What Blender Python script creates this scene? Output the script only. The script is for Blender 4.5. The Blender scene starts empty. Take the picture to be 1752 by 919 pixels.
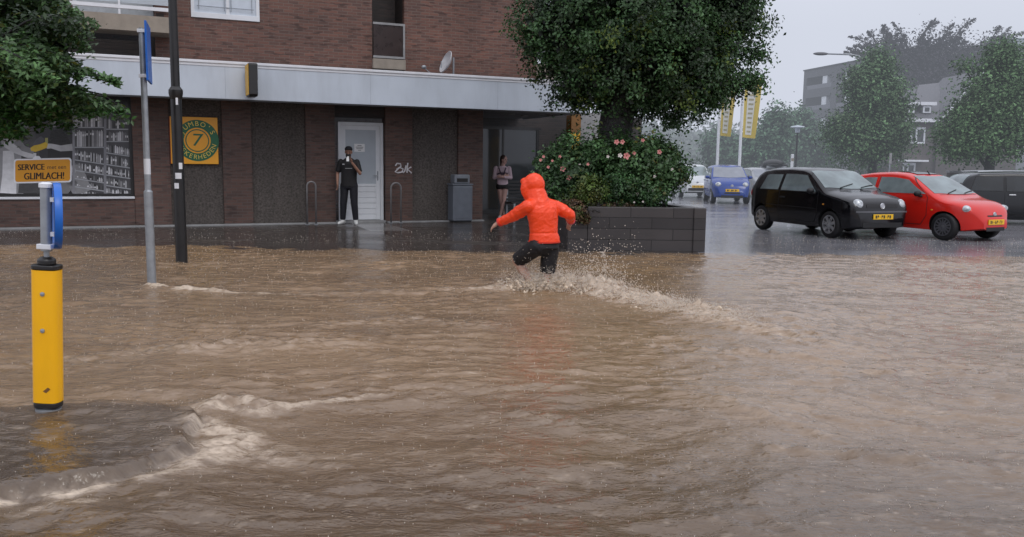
import bpy, bmesh, math, random
import numpy as np
from mathutils import Vector, Matrix, Euler
random.seed(7); RNG = np.random.default_rng(11)
C = bpy.context.scene.collection
R = math.radians
SC = bpy.context.scene

# ------------------------------------------------------------------ camera
FPX, CX, CY = 1450.0, 876.0, 459.5
PITCH, ROLL, CAMZ = math.atan((459.5-278.0)/1450.0), 0.013, 1.5
fwd = Vector((0, math.cos(PITCH), -math.sin(PITCH)))
r0_, u0_ = Vector((1, 0, 0)), Vector((0, math.sin(PITCH), math.cos(PITCH)))
RT = r0_*math.cos(ROLL)+u0_*math.sin(ROLL)
UP = u0_*math.cos(ROLL)-r0_*math.sin(ROLL)
EYE = Vector((0, 0, CAMZ))
cam = bpy.data.cameras.new('camera'); camo = bpy.data.objects.new('camera', cam); C.objects.link(camo)
camo.matrix_world = Matrix(((RT.x, UP.x, -fwd.x, EYE.x), (RT.y, UP.y, -fwd.y, EYE.y), (RT.z, UP.z, -fwd.z, EYE.z), (0, 0, 0, 1)))
cam.sensor_width = 36; cam.lens = 36*FPX/1752; cam.clip_end = 2000; cam.clip_start = 0.05
SC.camera = camo
def ray(px, py): return fwd+RT*((px-CX)/FPX)+UP*((CY-py)/FPX)
def at(px, py, Y):                       # point on the sight line at world distance Y
    d = ray(px, py); return EYE+d*(Y/d.y)
def gp(px, py, z=0.0):                   # point on the level z
    d = ray(px, py); return EYE+d*((z-CAMZ)/d.z)
# building frame: local x along the facade, local y into the building
BO = Vector((-3.85, 20.0, 0)); BA = math.atan2(0.407, 0.914)
BU = Vector((math.cos(BA), math.sin(BA), 0)); BN = Vector((-math.sin(BA), math.cos(BA), 0))
def wp(px, py, off=0.0):
    d = ray(px, py); t = (off-(EYE-BO).dot(BN))/d.dot(BN); p = EYE+d*t
    return (p-BO).dot(BU), p.z
def bw(s, off, z): return BO+BU*s+BN*off+Vector((0, 0, z))

# ------------------------------------------------------------------ tags
def tag(o, label=None, cat=None, group=None, kind=None):
    if label: o['label'] = label
    if cat: o['category'] = cat
    if group: o['group'] = group
    if kind: o['kind'] = kind
    return o
def empty(name, loc=(0, 0, 0), rz=0.0, label=None, cat=None, group=None):
    o = bpy.data.objects.new(name, None); C.objects.link(o); o.location = loc; o.rotation_euler = (0, 0, rz)
    o.empty_display_size = 0.1
    return tag(o, label, cat, group)
def copy_tree(o, parent=None):
    c = o.copy(); C.objects.link(c)
    if parent: c.parent = parent
    for ch in list(o.children): copy_tree(ch, c)
    return c

# ------------------------------------------------------------------ mesh collector
class MB:
    def __init__(s): s.v = []; s.f = []; s.m = []; s.c = []
    def add(s, vs, fs, m=0, col=None):
        n = len(s.v); s.v += [tuple(p) for p in vs]
        s.f += [tuple(i+n for i in f) for f in fs]; s.m += [m]*len(fs); s.c += [col]*len(fs)
        return s
    def box(s, x0, x1, y0, y1, z0, z1, m=0, col=None):
        v = [(x0,y0,z0),(x1,y0,z0),(x1,y1,z0),(x0,y1,z0),(x0,y0,z1),(x1,y0,z1),(x1,y1,z1),(x0,y1,z1)]
        return s.add(v, [(0,3,2,1),(4,5,6,7),(0,1,5,4),(1,2,6,5),(2,3,7,6),(3,0,4,7)], m, col)
    def obox(s, c, ax, ay, az, m=0):     # oriented box from half axes
        c, ax, ay, az = Vector(c), Vector(ax), Vector(ay), Vector(az)
        v = [c+ax*i+ay*j+az*k for k in (-1, 1) for (i, j) in ((-1,-1),(1,-1),(1,1),(-1,1))]
        return s.add(v, [(0,3,2,1),(4,5,6,7),(0,1,5,4),(1,2,6,5),(2,3,7,6),(3,0,4,7)], m)
    def quad(s, a, b, c, d, m=0, col=None): return s.add([a, b, c, d], [(0,1,2,3)], m, col)
    def poly(s, pts, m=0, col=None): return s.add(pts, [tuple(range(len(pts)))], m, col)
    def tube(s, pts, rad, n=10, m=0, cap=True):
        pts = [Vector(p) for p in pts]
        if not hasattr(rad, '__len__'): rad = [rad]*len(pts)
        vs = []; prev = None
        for i, p in enumerate(pts):
            t = (pts[min(i+1, len(pts)-1)]-pts[max(i-1, 0)]).normalized()
            if prev is None:
                a = t.orthogonal().normalized()
            else:
                a = (prev-t*prev.dot(t)); a = a.normalized() if a.length > 1e-6 else t.orthogonal().normalized()
            prev = a; b = t.cross(a)
            vs += [p+(a*math.cos(2*math.pi*k/n)+b*math.sin(2*math.pi*k/n))*rad[i] for k in range(n)]
        fs = []
        for i in range(len(pts)-1):
            for k in range(n):
                fs.append((i*n+k, i*n+(k+1) % n, (i+1)*n+(k+1) % n, (i+1)*n+k))
        if cap:
            fs.append(tuple(reversed(range(n)))); fs.append(tuple(range((len(pts)-1)*n, len(pts)*n)))
        return s.add(vs, fs, m)
    def lathe(s, prof, n=24, m=0, c=(0, 0, 0), axis='z', closed=False):   # prof: (r, h)
        vs = []
        for (r, h) in prof:
            for k in range(n):
                a = 2*math.pi*k/n; x, y = r*math.cos(a), r*math.sin(a)
                p = {'z': (x, y, h), 'y': (x, h, y), 'x': (h, x, y)}[axis]
                vs.append((p[0]+c[0], p[1]+c[1], p[2]+c[2]))
        fs = []
        L = len(prof)
        for i in range(L if closed else L-1):
            j = (i+1) % L
            for k in range(n): fs.append((i*n+k, i*n+(k+1) % n, j*n+(k+1) % n, j*n+k))
        if not closed:
            if prof[0][0] > 1e-5: fs.append(tuple(reversed(range(n))))
            if prof[-1][0] > 1e-5: fs.append(tuple(range((L-1)*n, L*n)))
        return s.add(vs, fs, m)
    def ell(s, c, rx, ry, rz, n=14, k=9, rot=None, m=0):
        vs = []; c = Vector(c)
        for i in range(k+1):
            t = math.pi*i/k
            for j in range(n):
                a = 2*math.pi*j/n
                p = Vector((rx*math.sin(t)*math.cos(a), ry*math.sin(t)*math.sin(a), rz*math.cos(t)))
                if rot is not None: p = rot @ p
                vs.append(c+p)
        fs = [(i*n+j, (i+1)*n+j, (i+1)*n+(j+1) % n, i*n+(j+1) % n) for i in range(k) for j in range(n)]
        return s.add(vs, fs, m)
    def seg(s, p0, r0, p1, r1, round0=True, round1=True, n=14):            # tapered limb
        p0, p1 = Vector(p0), Vector(p1); d = (p1-p0).normalized()
        pts = []; rr = []
        if round0:
            for a in (80, 55, 30): pts.append(p0-d*r0*math.sin(R(a))); rr.append(r0*math.cos(R(a)))
        pts.append(p0); rr.append(r0); pts.append((p0+p1)/2); rr.append((r0+r1)/2); pts.append(p1); rr.append(r1)
        if round1:
            for a in (30, 55, 80): pts.append(p1+d*r1*math.sin(R(a))); rr.append(r1*math.cos(R(a)))
        return s.tube(pts, rr, n)
    def loft(s, rings, n=20):            # rings: (centre, right vec, fwd vec, half width, half depth)
        vs = []
        for (c, rv, fv, hw, hd) in rings:
            c, rv, fv = Vector(c), Vector(rv), Vector(fv)
            for k in range(n):
                a = 2*math.pi*k/n; ca, sa = math.cos(a), math.sin(a)
                vs.append(c+rv*hw*math.copysign(abs(ca)**0.85, ca)+fv*hd*math.copysign(abs(sa)**0.85, sa))
        L = len(rings)
        fs = [(i*n+k, i*n+(k+1) % n, (i+1)*n+(k+1) % n, (i+1)*n+k) for i in range(L-1) for k in range(n)]
        fs.append(tuple(reversed(range(n)))); fs.append(tuple(range((L-1)*n, L*n)))
        return s.add(vs, fs)
    def mesh(s, name, mats):
        me = bpy.data.meshes.new(name); me.from_pydata(s.v, [], s.f)
        for m in (mats if isinstance(mats, (list, tuple)) else [mats]): me.materials.append(m)
        if max(s.m, default=0) > 0: me.polygons.foreach_set('material_index', s.m)
        if any(c is not None for c in s.c):
            ca = me.color_attributes.new('Col', 'FLOAT_COLOR', 'CORNER'); arr = []
            for f, c in zip(s.f, s.c):
                c = c if c is not None else (1, 1, 1)
                arr += [c[0], c[1], c[2], 1.0]*len(f)
            ca.data.foreach_set('color', arr)
        me.validate(); me.update(); return me
    def build(s, name, mats, parent=None, smooth=False, bevel=0.0, loc=None, fix=True, seg=2):
        me = s.mesh(name, mats)
        if fix:
            bm = bmesh.new(); bm.from_mesh(me); bmesh.ops.recalc_face_normals(bm, faces=bm.faces); bm.to_mesh(me); bm.free()
        o = bpy.data.objects.new(name, me); C.objects.link(o)
        if parent is not None: o.parent = parent
        if loc is not None: o.location = loc
        if smooth is True: me.shade_smooth()
        elif smooth:
            me.shade_smooth(); me.set_sharp_from_angle(angle=R(smooth))
        if bevel:
            b = o.modifiers.new('bevel', 'BEVEL'); b.width = bevel; b.segments = seg; b.limit_method = 'ANGLE'; b.angle_limit = R(40)
        return o
    def skin(s, name, mats, parent=None, voxel=0.012, smooth=6, loc=None, factor=0.5):   # one continuous body
        me = s.mesh(name+'_raw', mats)
        bm = bmesh.new(); bm.from_mesh(me); bmesh.ops.recalc_face_normals(bm, faces=bm.faces); bm.to_mesh(me); bm.free()
        t = bpy.data.objects.new('tmp', me); C.objects.link(t)
        r = t.modifiers.new('r', 'REMESH'); r.mode = 'VOXEL'; r.voxel_size = voxel
        if smooth:
            sm = t.modifiers.new('s', 'SMOOTH'); sm.iterations = smooth; sm.factor = factor
        dg = bpy.context.evaluated_depsgraph_get()
        m2 = bpy.data.meshes.new_from_object(t.evaluated_get(dg)); m2.name = name
        bpy.data.objects.remove(t); bpy.data.meshes.remove(me)
        m2.shade_smooth()
        if not m2.materials:
            for m in (mats if isinstance(mats, (list, tuple)) else [mats]): m2.materials.append(m)
        o = bpy.data.objects.new(name, m2); C.objects.link(o)
        if parent is not None: o.parent = parent
        if loc is not None: o.location = loc
        return o

def text_mesh(txt, size, extr=0.0):
    cu = bpy.data.curves.new('t', 'FONT'); cu.body = txt; cu.size = size; cu.align_x = 'CENTER'; cu.align_y = 'CENTER'; cu.extrude = extr
    cu.resolution_u = 3
    o = bpy.data.objects.new('t', cu); C.objects.link(o)
    dg = bpy.context.evaluated_depsgraph_get(); dg.update()
    me = bpy.data.meshes.new_from_object(o.evaluated_get(dg))
    v = [tuple(x.co) for x in me.vertices]; f = [tuple(p.vertices) for p in me.polygons]
    bpy.data.objects.remove(o); bpy.data.meshes.remove(me)
    return v, f

# ------------------------------------------------------------------ numpy noise
_P = RNG.permutation(512).astype(np.int64)
def _h(i, j): return _P[(_P[i & 511]+j) & 511]
def perlin(x, y, seed=0):
    x = np.asarray(x, float)+seed*17.31; y = np.asarray(y, float)-seed*9.77
    xi = np.floor(x).astype(np.int64); yi = np.floor(y).astype(np.int64); xf = x-xi; yf = y-yi
    u = xf*xf*xf*(xf*(xf*6-15)+10); v = yf*yf*yf*(yf*(yf*6-15)+10)
    def g(a, b, dx, dy):
        t = _h(a, b)*(2*math.pi/512); return np.cos(t)*dx+np.sin(t)*dy
    n00 = g(xi, yi, xf, yf); n10 = g(xi+1, yi, xf-1, yf); n01 = g(xi, yi+1, xf, yf-1); n11 = g(xi+1, yi+1, xf-1, yf-1)
    a = n00+u*(n10-n00); b = n01+u*(n11-n01)
    return (a+v*(b-a))*1.5
def smoothstep(a, b, x):
    t = np.clip((x-a)/(b-a), 0, 1); return t*t*(3-2*t)

# ------------------------------------------------------------------ materials
MATS = {}
def nmat(name):
    m = bpy.data.materials.new(name); m.use_nodes = True; nt = m.node_tree
    return m, nt, nt.nodes['Principled BSDF']
def N(nt, t, **kw):
    n = nt.nodes.new(t)
    for k, v in kw.items(): setattr(n, k, v)
    return n
def mat(name, col, rough=0.5, spec=0.5, metal=0.0, var=0.12, scale=6.0, bump=0.0, bscale=60.0, coat=0.0, rvar=0.1, dirt=0.0, detail=5):
    if name in MATS: return MATS[name]
    m, nt, b = nmat(name); L = nt.links.new
    tc = N(nt, 'ShaderNodeTexCoord'); nz = N(nt, 'ShaderNodeTexNoise'); nz.inputs['Scale'].default_value = scale; nz.inputs['Detail'].default_value = detail
    L(tc.outputs['Object'], nz.inputs['Vector'])
    cr = N(nt, 'ShaderNodeValToRGB'); e = cr.color_ramp.elements
    e[0].position = 0.3; e[1].position = 0.7
    e[0].color = (*[c*(1-var) for c in col], 1); e[1].color = (*[min(1, c*(1+var)) for c in col], 1)
    L(nz.outputs['Fac'], cr.inputs['Fac']); last = cr.outputs['Color']
    if dirt:
        n2 = N(nt, 'ShaderNodeTexNoise'); n2.inputs['Scale'].default_value = 1.3; n2.inputs['Detail'].default_value = 7; n2.inputs['Roughness'].default_value = 0.65
        mp = N(nt, 'ShaderNodeMapping'); mp.inputs['Scale'].default_value = (1.6, 1.6, 0.35)
        L(tc.outputs['Object'], mp.inputs['Vector']); L(mp.outputs['Vector'], n2.inputs['Vector'])
        r2 = N(nt, 'ShaderNodeMapRange'); r2.inputs[1].default_value = 0.45; r2.inputs[2].default_value = 0.75; r2.inputs[3].default_value = 0; r2.inputs[4].default_value = dirt
        L(n2.outputs['Fac'], r2.inputs[0])
        mx = N(nt, 'ShaderNodeMix', data_type='RGBA'); mx.inputs[7].default_value = (0.05, 0.045, 0.04, 1)
        L(r2.outputs[0], mx.inputs[0]); L(last, mx.inputs[6]); last = mx.outputs[2]
    L(last, b.inputs['Base Color'])
    mr = N(nt, 'ShaderNodeMapRange'); mr.inputs[3].default_value = max(0.02, rough-rvar); mr.inputs[4].default_value = min(1, rough+rvar)
    L(nz.outputs['Fac'], mr.inputs[0]); L(mr.outputs[0], b.inputs['Roughness'])
    b.inputs['Metallic'].default_value = metal; b.inputs['Specular IOR Level'].default_value = spec
    b.inputs['Coat Weight'].default_value = coat; b.inputs['Coat Roughness'].default_value = 0.05
    if bump:
        n3 = N(nt, 'ShaderNodeTexNoise'); n3.inputs['Scale'].default_value = bscale; n3.inputs['Detail'].default_value = 4
        L(tc.outputs['Object'], n3.inputs['Vector'])
        bp = N(nt, 'ShaderNodeBump'); bp.inputs['Strength'].default_value = bump; bp.inputs['Distance'].default_value = 0.02
        L(n3.outputs['Fac'], bp.inputs['Height']); L(bp.outputs['Normal'], b.inputs['Normal'])
    MATS[name] = m; return m
def brick_mat(name, c1, c2, mortar, bw_=0.22, bh=0.066, rough=0.6, dark=0.5):
    m, nt, b = nmat(name); L = nt.links.new
    tc = N(nt, 'ShaderNodeTexCoord'); sp = N(nt, 'ShaderNodeSeparateXYZ'); L(tc.outputs['Object'], sp.inputs[0])
    ad = N(nt, 'ShaderNodeMath', operation='ADD'); L(sp.outputs[0], ad.inputs[0]); L(sp.outputs[1], ad.inputs[1])
    cb = N(nt, 'ShaderNodeCombineXYZ'); L(ad.outputs[0], cb.inputs[0]); L(sp.outputs[2], cb.inputs[1])
    bt = N(nt, 'ShaderNodeTexBrick'); L(cb.outputs[0], bt.inputs['Vector'])
    bt.inputs['Scale'].default_value = 1; bt.inputs['Brick Width'].default_value = bw_; bt.inputs['Row Height'].default_value = bh
    bt.inputs['Mortar Size'].default_value = 0.006; bt.inputs['Mortar Smooth'].default_value = 0.2; bt.inputs['Bias'].default_value = 0.0
    bt.inputs['Color1'].default_value = (*c1, 1); bt.inputs['Color2'].default_value = (*c2, 1); bt.inputs['Mortar'].default_value = (*mortar, 1)
    # random dark bricks: white noise per brick row streaks
    nz = N(nt, 'ShaderNodeTexNoise'); nz.inputs['Scale'].default_value = 1; nz.inputs['Detail'].default_value = 3
    mp = N(nt, 'ShaderNodeMapping'); mp.inputs['Scale'].default_value = (3.2, 15, 1); L(cb.outputs[0], mp.inputs['Vector']); L(mp.outputs[0], nz.inputs['Vector'])
    r = N(nt, 'ShaderNodeMapRange'); r.inputs[1].default_value = 0.56; r.inputs[2].default_value = 0.66; r.inputs[3].default_value = 0; r.inputs[4].default_value = dark
    L(nz.outputs['Fac'], r.inputs[0])
    mx = N(nt, 'ShaderNodeMix', data_type='RGBA'); mx.inputs[7].default_value = (c1[0]*0.3, c1[1]*0.3, c1[2]*0.32, 1)
    L(r.outputs[0], mx.inputs[0]); L(bt.outputs['Color'], mx.inputs[6])
    n2 = N(nt, 'ShaderNodeTexNoise'); n2.inputs['Scale'].default_value = 0.6; n2.inputs['Detail'].default_value = 6; L(tc.outputs['Object'], n2.inputs['Vector'])
    r2 = N(nt, 'ShaderNodeMapRange'); r2.inputs[1].default_value = 0.3; r2.inputs[2].default_value = 0.7; r2.inputs[3].default_value = 0.72; r2.inputs[4].default_value = 1.2
    L(n2.outputs['Fac'], r2.inputs[0])
    mu = N(nt, 'ShaderNodeMix', data_type='RGBA', blend_type='MULTIPLY'); mu.inputs[0].default_value = 1
    L(mx.outputs[2], mu.inputs[6]); L(r2.outputs[0], mu.inputs[7]); L(mu.outputs[2], b.inputs['Base Color'])
    b.inputs['Roughness'].default_value = rough
    bp = N(nt, 'ShaderNodeBump'); bp.inputs['Strength'].default_value = 0.6; bp.inputs['Distance'].default_value = 0.008; bp.invert = True
    L(bt.outputs['Fac'], bp.inputs['Height']); L(bp.outputs['Normal'], b.inputs['Normal'])
    return m
def vcol_mat(name, rough=0.5, spec=0.5, bump=0.0, bscale=80, trans=0.0):
    m, nt, b = nmat(name); L = nt.links.new
    a = N(nt, 'ShaderNodeVertexColor', layer_name='Col'); tc = N(nt, 'ShaderNodeTexCoord')
    nz = N(nt, 'ShaderNodeTexNoise'); nz.inputs['Scale'].default_value = 9; L(tc.outputs['Object'], nz.inputs['Vector'])
    mr = N(nt, 'ShaderNodeMapRange'); mr.inputs[3].default_value = 0.75; mr.inputs[4].default_value = 1.25; L(nz.outputs['Fac'], mr.inputs[0])
    mu = N(nt, 'ShaderNodeMix', data_type='RGBA', blend_type='MULTIPLY'); mu.inputs[0].default_value = 1
    L(a.outputs['Color'], mu.inputs[6]); L(mr.outputs[0], mu.inputs[7]); L(mu.outputs[2], b.inputs['Base Color'])
    b.inputs['Roughness'].default_value = rough; b.inputs['Specular IOR Level'].default_value = spec
    if trans:
        tr = N(nt, 'ShaderNodeBsdfTranslucent'); L(mu.outputs[2], tr.inputs['Color'])
        ms = N(nt, 'ShaderNodeMixShader'); ms.inputs[0].default_value = trans
        L(b.outputs[0], ms.inputs[1]); L(tr.outputs[0], ms.inputs[2]); L(ms.outputs[0], nt.nodes['Material Output'].inputs[0])
    return m

M = dict(
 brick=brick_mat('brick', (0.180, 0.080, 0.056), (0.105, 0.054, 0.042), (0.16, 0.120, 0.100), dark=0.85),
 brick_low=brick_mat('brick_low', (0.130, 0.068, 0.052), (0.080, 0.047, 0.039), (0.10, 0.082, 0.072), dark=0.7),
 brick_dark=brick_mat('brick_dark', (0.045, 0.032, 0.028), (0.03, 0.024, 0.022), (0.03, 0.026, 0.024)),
 brick_far=brick_mat('brick_far', (0.095, 0.072, 0.064), (0.075, 0.06, 0.055), (0.09, 0.08, 0.075), dark=0.2),
 block=brick_mat('block_stone', (0.056, 0.049, 0.048), (0.028, 0.025, 0.026), (0.007, 0.006, 0.006), 0.74, 0.1925, 0.45, 0.15),
 pebble=mat('pebble_dash', (0.095, 0.082, 0.074), 0.8, 0.3, var=0.5, scale=26, bump=0.8, bscale=40, dirt=0.4, detail=8),
 fascia=mat('painted_metal', (0.53, 0.58, 0.645), 0.4, 0.4, var=0.05, scale=1.2, dirt=0.17),
 trim=mat('white_trim', (0.72, 0.73, 0.76), 0.4, var=0.04, dirt=0.1),
 soffit=mat('soffit_board', (0.17, 0.17, 0.18), 0.7, var=0.1, dirt=0.3),
 white=mat('white_paint', (0.70, 0.72, 0.75), 0.4, var=0.03, dirt=0.08),
 frost=mat('frosted_glass', (0.42, 0.46, 0.50), 0.35, 0.5, var=0.05, scale=3),
 concrete=mat('concrete', (0.30, 0.26, 0.215), 0.8, 0.3, var=0.1, bump=0.2, dirt=0.25),
 concrete_grey=mat('concrete_grey', (0.30, 0.30, 0.30), 0.8, 0.3, var=0.12, bump=0.2, dirt=0.3),
 steel=mat('galvanised_steel', (0.33, 0.35, 0.37), 0.45, 0.5, metal=0.55, var=0.15, scale=14, dirt=0.15),
 black=mat('black_metal', (0.012, 0.011, 0.011), 0.35, 0.5, var=0.3, bump=0.05),
 rubber=mat('rubber', (0.012, 0.012, 0.013), 0.6, 0.4, var=0.2, bump=0.15),
 yellow=mat('yellow_plastic', (0.98, 0.48, 0.004), 0.34, 0.5, var=0.05, scale=3, dirt=0.16),
 yellow_flat=mat('yellow_enamel', (0.70, 0.40, 0.03), 0.45, var=0.06, dirt=0.15),
 orange_board=mat('orange_board', (0.95, 0.42, 0.02), 0.35, var=0.05, scale=2, dirt=0.08),
 green_ink=mat('green_ink', (0.006, 0.13, 0.05), 0.4, var=0.05),
 dark_ink=mat('dark_ink', (0.012, 0.011, 0.014), 0.5, var=0.05),
 blue_sign=mat('blue_enamel', (0.012, 0.13, 0.52), 0.35, var=0.08),
 glass=mat('window_glass', (0.02, 0.024, 0.027), 0.06, 0.6, var=0.2, scale=1, rvar=0.03),
 curtain=mat('net_curtain', (0.52, 0.55, 0.58), 0.7, var=0.1, scale=12),
 bin=mat('bin_plastic', (0.13, 0.145, 0.17), 0.5, var=0.1, dirt=0.2),
 skin_m=mat('skin', (0.45, 0.26, 0.19), 0.45, 0.4, var=0.1, scale=14),
 skin_dark=mat('skin_tan', (0.30, 0.16, 0.11), 0.5, 0.4, var=0.1, scale=14),
 hair=mat('hair', (0.02, 0.014, 0.01), 0.5, var=0.3, scale=60),
 orange=mat('orange_shell_fabric', (0.90, 0.062, 0.010), 0.36, 0.45, var=0.08, scale=5, bump=0.55, bscale=11),
 black_cloth=mat('black_cloth', (0.012, 0.011, 0.012), 0.65, 0.35, var=0.25, bump=0.3, bscale=22),
 navy_cloth=mat('dark_cloth', (0.013, 0.013, 0.017), 0.75, 0.3, var=0.25, bump=0.3, bscale=22),
 pink_cloth=mat('pale_cotton', (0.52, 0.40, 0.44), 0.8, 0.2, var=0.08, bump=0.3, bscale=26),
 white_shoe=mat('white_shoe', (0.62, 0.62, 0.60), 0.5, var=0.08),
 bark=mat('wet_bark', (0.012, 0.010, 0.009), 0.55, 0.5, var=0.5, scale=18, bump=0.9, bscale=30),
 leaf=vcol_mat('wet_leaf', 0.42, 0.4, trans=0.2),
 leaf_far=vcol_mat('far_leaf', 0.6, 0.3, trans=0.1),
 poster=vcol_mat('printed_poster', 0.25, 0.5),
 petal=mat('petal', (0.72, 0.32, 0.30), 0.6, 0.3, var=0.2, scale=40),
 petal_white=mat('petal_white', (0.75, 0.70, 0.66), 0.6, 0.3, var=0.1, scale=40),
 soil=mat('planter_soil', (0.022, 0.018, 0.014), 0.9, 0.2, var=0.4, scale=12, bump=0.8),
 roof=mat('roof_tiles', (0.105, 0.103, 0.115), 0.6, var=0.2, scale=10, bump=0.5, bscale=14),
 plate=mat('plate_yellow', (0.85, 0.50, 0.02), 0.4, var=0.05),
 lamp=mat('lamp_glass', (0.46, 0.49, 0.51), 0.08, 0.8, var=0.55, scale=14, coat=0.6),
 chrome=mat('bright_alloy', (0.55, 0.56, 0.58), 0.3, 0.5, metal=0.8, var=0.1, scale=20),
 amber=mat('amber_lens', (0.7, 0.28, 0.02), 0.2, var=0.1),
 autoglass=mat('car_glass', (0.17, 0.21, 0.215), 0.05, 0.7, var=0.35, scale=2.2, rvar=0.02),
 autoglass_dark=mat('dark_car_glass', (0.015, 0.018, 0.02), 0.05, 0.6, var=0.4, scale=2.2, rvar=0.02),
 trimblack=mat('dark_trim', (0.014, 0.014, 0.015), 0.5, 0.4, var=0.2),
)
# ================================================================== the shop building
def wall_holes(mb, s0, s1, z0, z1, y, holes, depth, m=0):
    """brick sheet at local y with rectangular holes (a,b,c,d) and reveals of the given depth"""
    xs = sorted({s0, s1, *[h[0] for h in holes], *[h[1] for h in holes]}); zs = sorted({z0, z1, *[h[2] for h in holes], *[h[3] for h in holes]})
    xs = [x for x in xs if s0 <= x <= s1]; zs = [z for z in zs if z0 <= z <= z1]
    for a, b in zip(xs, xs[1:]):
        for c, d in zip(zs, zs[1:]):
            mx, mz = (a+b)/2, (c+d)/2
            if any(h[0] < mx < h[1] and h[2] < mz < h[3] for h in holes): continue
            mb.quad((a, y, c), (b, y, c), (b, y, d), (a, y, d), m)
    for (a, b, c, d) in holes:
        for p, q in (((a, c), (a, d)), ((b, c), (b, d)), ((a, c), (b, c)), ((a, d), (b, d))):
            mb.quad((p[0], y, p[1]), (q[0], y, q[1]), (q[0], y+depth, q[1]), (p[0], y+depth, p[1]), m)
bld = empty('shop_building', BO, BA, 'brown brick shop block with grey canopy fascia behind the flooded street', 'building')
def S(px, py=300, off=0.0): return wp(px, py, off)[0]
GZ = 0.03                                  # pavement level at the wall
S_L, S_REC, S_UR = S(-620), S(826, 300), S(918, 120)
zc = 2.93                                   # underside of canopy
# --- ground floor piers and panels
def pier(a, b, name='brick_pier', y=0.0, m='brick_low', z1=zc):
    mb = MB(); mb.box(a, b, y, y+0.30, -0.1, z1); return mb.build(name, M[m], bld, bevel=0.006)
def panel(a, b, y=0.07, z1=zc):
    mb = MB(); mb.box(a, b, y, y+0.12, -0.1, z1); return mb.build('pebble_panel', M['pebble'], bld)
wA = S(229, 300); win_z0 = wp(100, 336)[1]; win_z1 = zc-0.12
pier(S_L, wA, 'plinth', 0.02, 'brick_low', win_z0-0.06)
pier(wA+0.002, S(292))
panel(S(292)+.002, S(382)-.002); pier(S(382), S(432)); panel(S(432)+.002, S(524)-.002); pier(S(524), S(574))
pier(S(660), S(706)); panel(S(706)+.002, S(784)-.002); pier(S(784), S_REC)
dl, dr = S(574)+.002, S(660)-.002
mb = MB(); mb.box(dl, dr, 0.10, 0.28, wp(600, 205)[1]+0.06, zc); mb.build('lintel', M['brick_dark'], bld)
mb = MB(); mb.box(dl, dr, -0.02, 0.30, -0.1, GZ+0.05); mb.build('door_step', M['concrete_grey'], bld, bevel=0.01)
# --- window behind the poster
mb = MB(); mb.box(S_L, wA, -0.02, 0.10, win_z0-0.058, win_z0-0.01); mb.build('window_sill', M['trim'], bld, bevel=0.006)
wf = MB(); wf.box(S_L, wA-.003, 0.10, 0.16, win_z0, win_z0+0.05); wf.box(S_L, wA-.003, 0.10, 0.16, win_z1-0.05, win_z1)
wf.box(wA-0.07, wA-.003, 0.098, 0.162, win_z0+0.002, win_z1-0.002); win = wf.build('shop_window', M['black'], bld)
mb = MB(); mb.box(S_L, wA-0.072, 0.125, 0.14, win_z0+0.052, win_z1-0.052); mb.build('pane', M['glass'], win)
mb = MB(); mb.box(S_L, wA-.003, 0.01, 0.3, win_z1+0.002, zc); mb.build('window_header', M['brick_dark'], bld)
# --- white door
zt = wp(617, 209)[1]; a, b = S(579, 290, .12), S(656, 290, .12)
fr = MB(); w = 0.075
fr.box(a, a+w, 0.12, 0.20, GZ+0.05, zt); fr.box(b-w, b, 0.12, 0.20, GZ+0.05, zt); fr.box(a+w, b-w, 0.12, 0.20, zt-w, zt)
door = fr.build('door', M['white'], bld, bevel=0.006)
a2, b2 = a+w+.004, b-w-.004; lf = MB(); w2 = 0.10; zg = wp(617, 315)[1]
lf.box(a2, a2+w2, 0.14, 0.185, GZ+0.06, zt-w-.004); lf.box(b2-w2, b2, 0.14, 0.185, GZ+0.06, zt-w-.004)
lf.box(a2+w2, b2-w2, 0.14, 0.185, zt-w-w2, zt-w-.004); lf.box(a2+w2, b2-w2, 0.14, 0.185, zg-0.06, zg)
nb = 6
for i in range(nb):
    z0 = GZ+0.06+(zg-0.06-GZ-0.06)*i/nb; z1 = GZ+0.06+(zg-0.06-GZ-0.06)*(i+1)/nb
    lf.box(a2+w2, b2-w2, 0.15, 0.18, z0+0.006, z1-0.006)
lf.box(a2+w2, b2-w2, 0.168, 0.176, GZ+0.06, zg-0.06)
leaf_ = lf.build('door_leaf', M['white'], door, bevel=0.003)
mb = MB(); mb.box(a2+w2-.01, b2-w2+.01, 0.158, 0.168, zg-.01, zt-w-w2+.01); mb.build('pane', M['frost'], door)
mb = MB(); mb.box(b2-0.075, b2-0.045, 0.128, 0.14, GZ+1.0, GZ+1.22); mb.tube([(b2-.06, .10, GZ+1.12), (b2-.17, .10, GZ+1.12)], 0.011, 8); mb.tube([(b2-.06, .14, GZ+1.12), (b2-.06, .10, GZ+1.12)], 0.011, 8)
mb.build('handle', M['steel'], door)
# notice on the door
s0, z1 = wp(606, 246, .155); s1, z0 = wp(624, 260, .155)
nt_ = MB(); nt_.box(s0, s1, 0.150, 0.156, z0, z1)
notice = nt_.build('paper_notice', mat('paper', (0.78, 0.78, 0.78), 0.8, var=0.03), loc=BO); notice.rotation_euler = (0, 0, BA)
tag(notice, 'white paper notice taped inside the glass of the white door', 'notice')
mb = MB()
for k, (u0, u1) in enumerate(((.3, .7), (.15, .85), (.2, .8), (.35, .65))):
    zz = z1-(z1-z0)*(0.2+0.19*k); mb.box(s0+(s1-s0)*u0, s0+(s1-s0)*u1, 0.1485, 0.1515, zz-0.012, zz)
mb.build('print', M['dark_ink'], notice)
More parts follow.
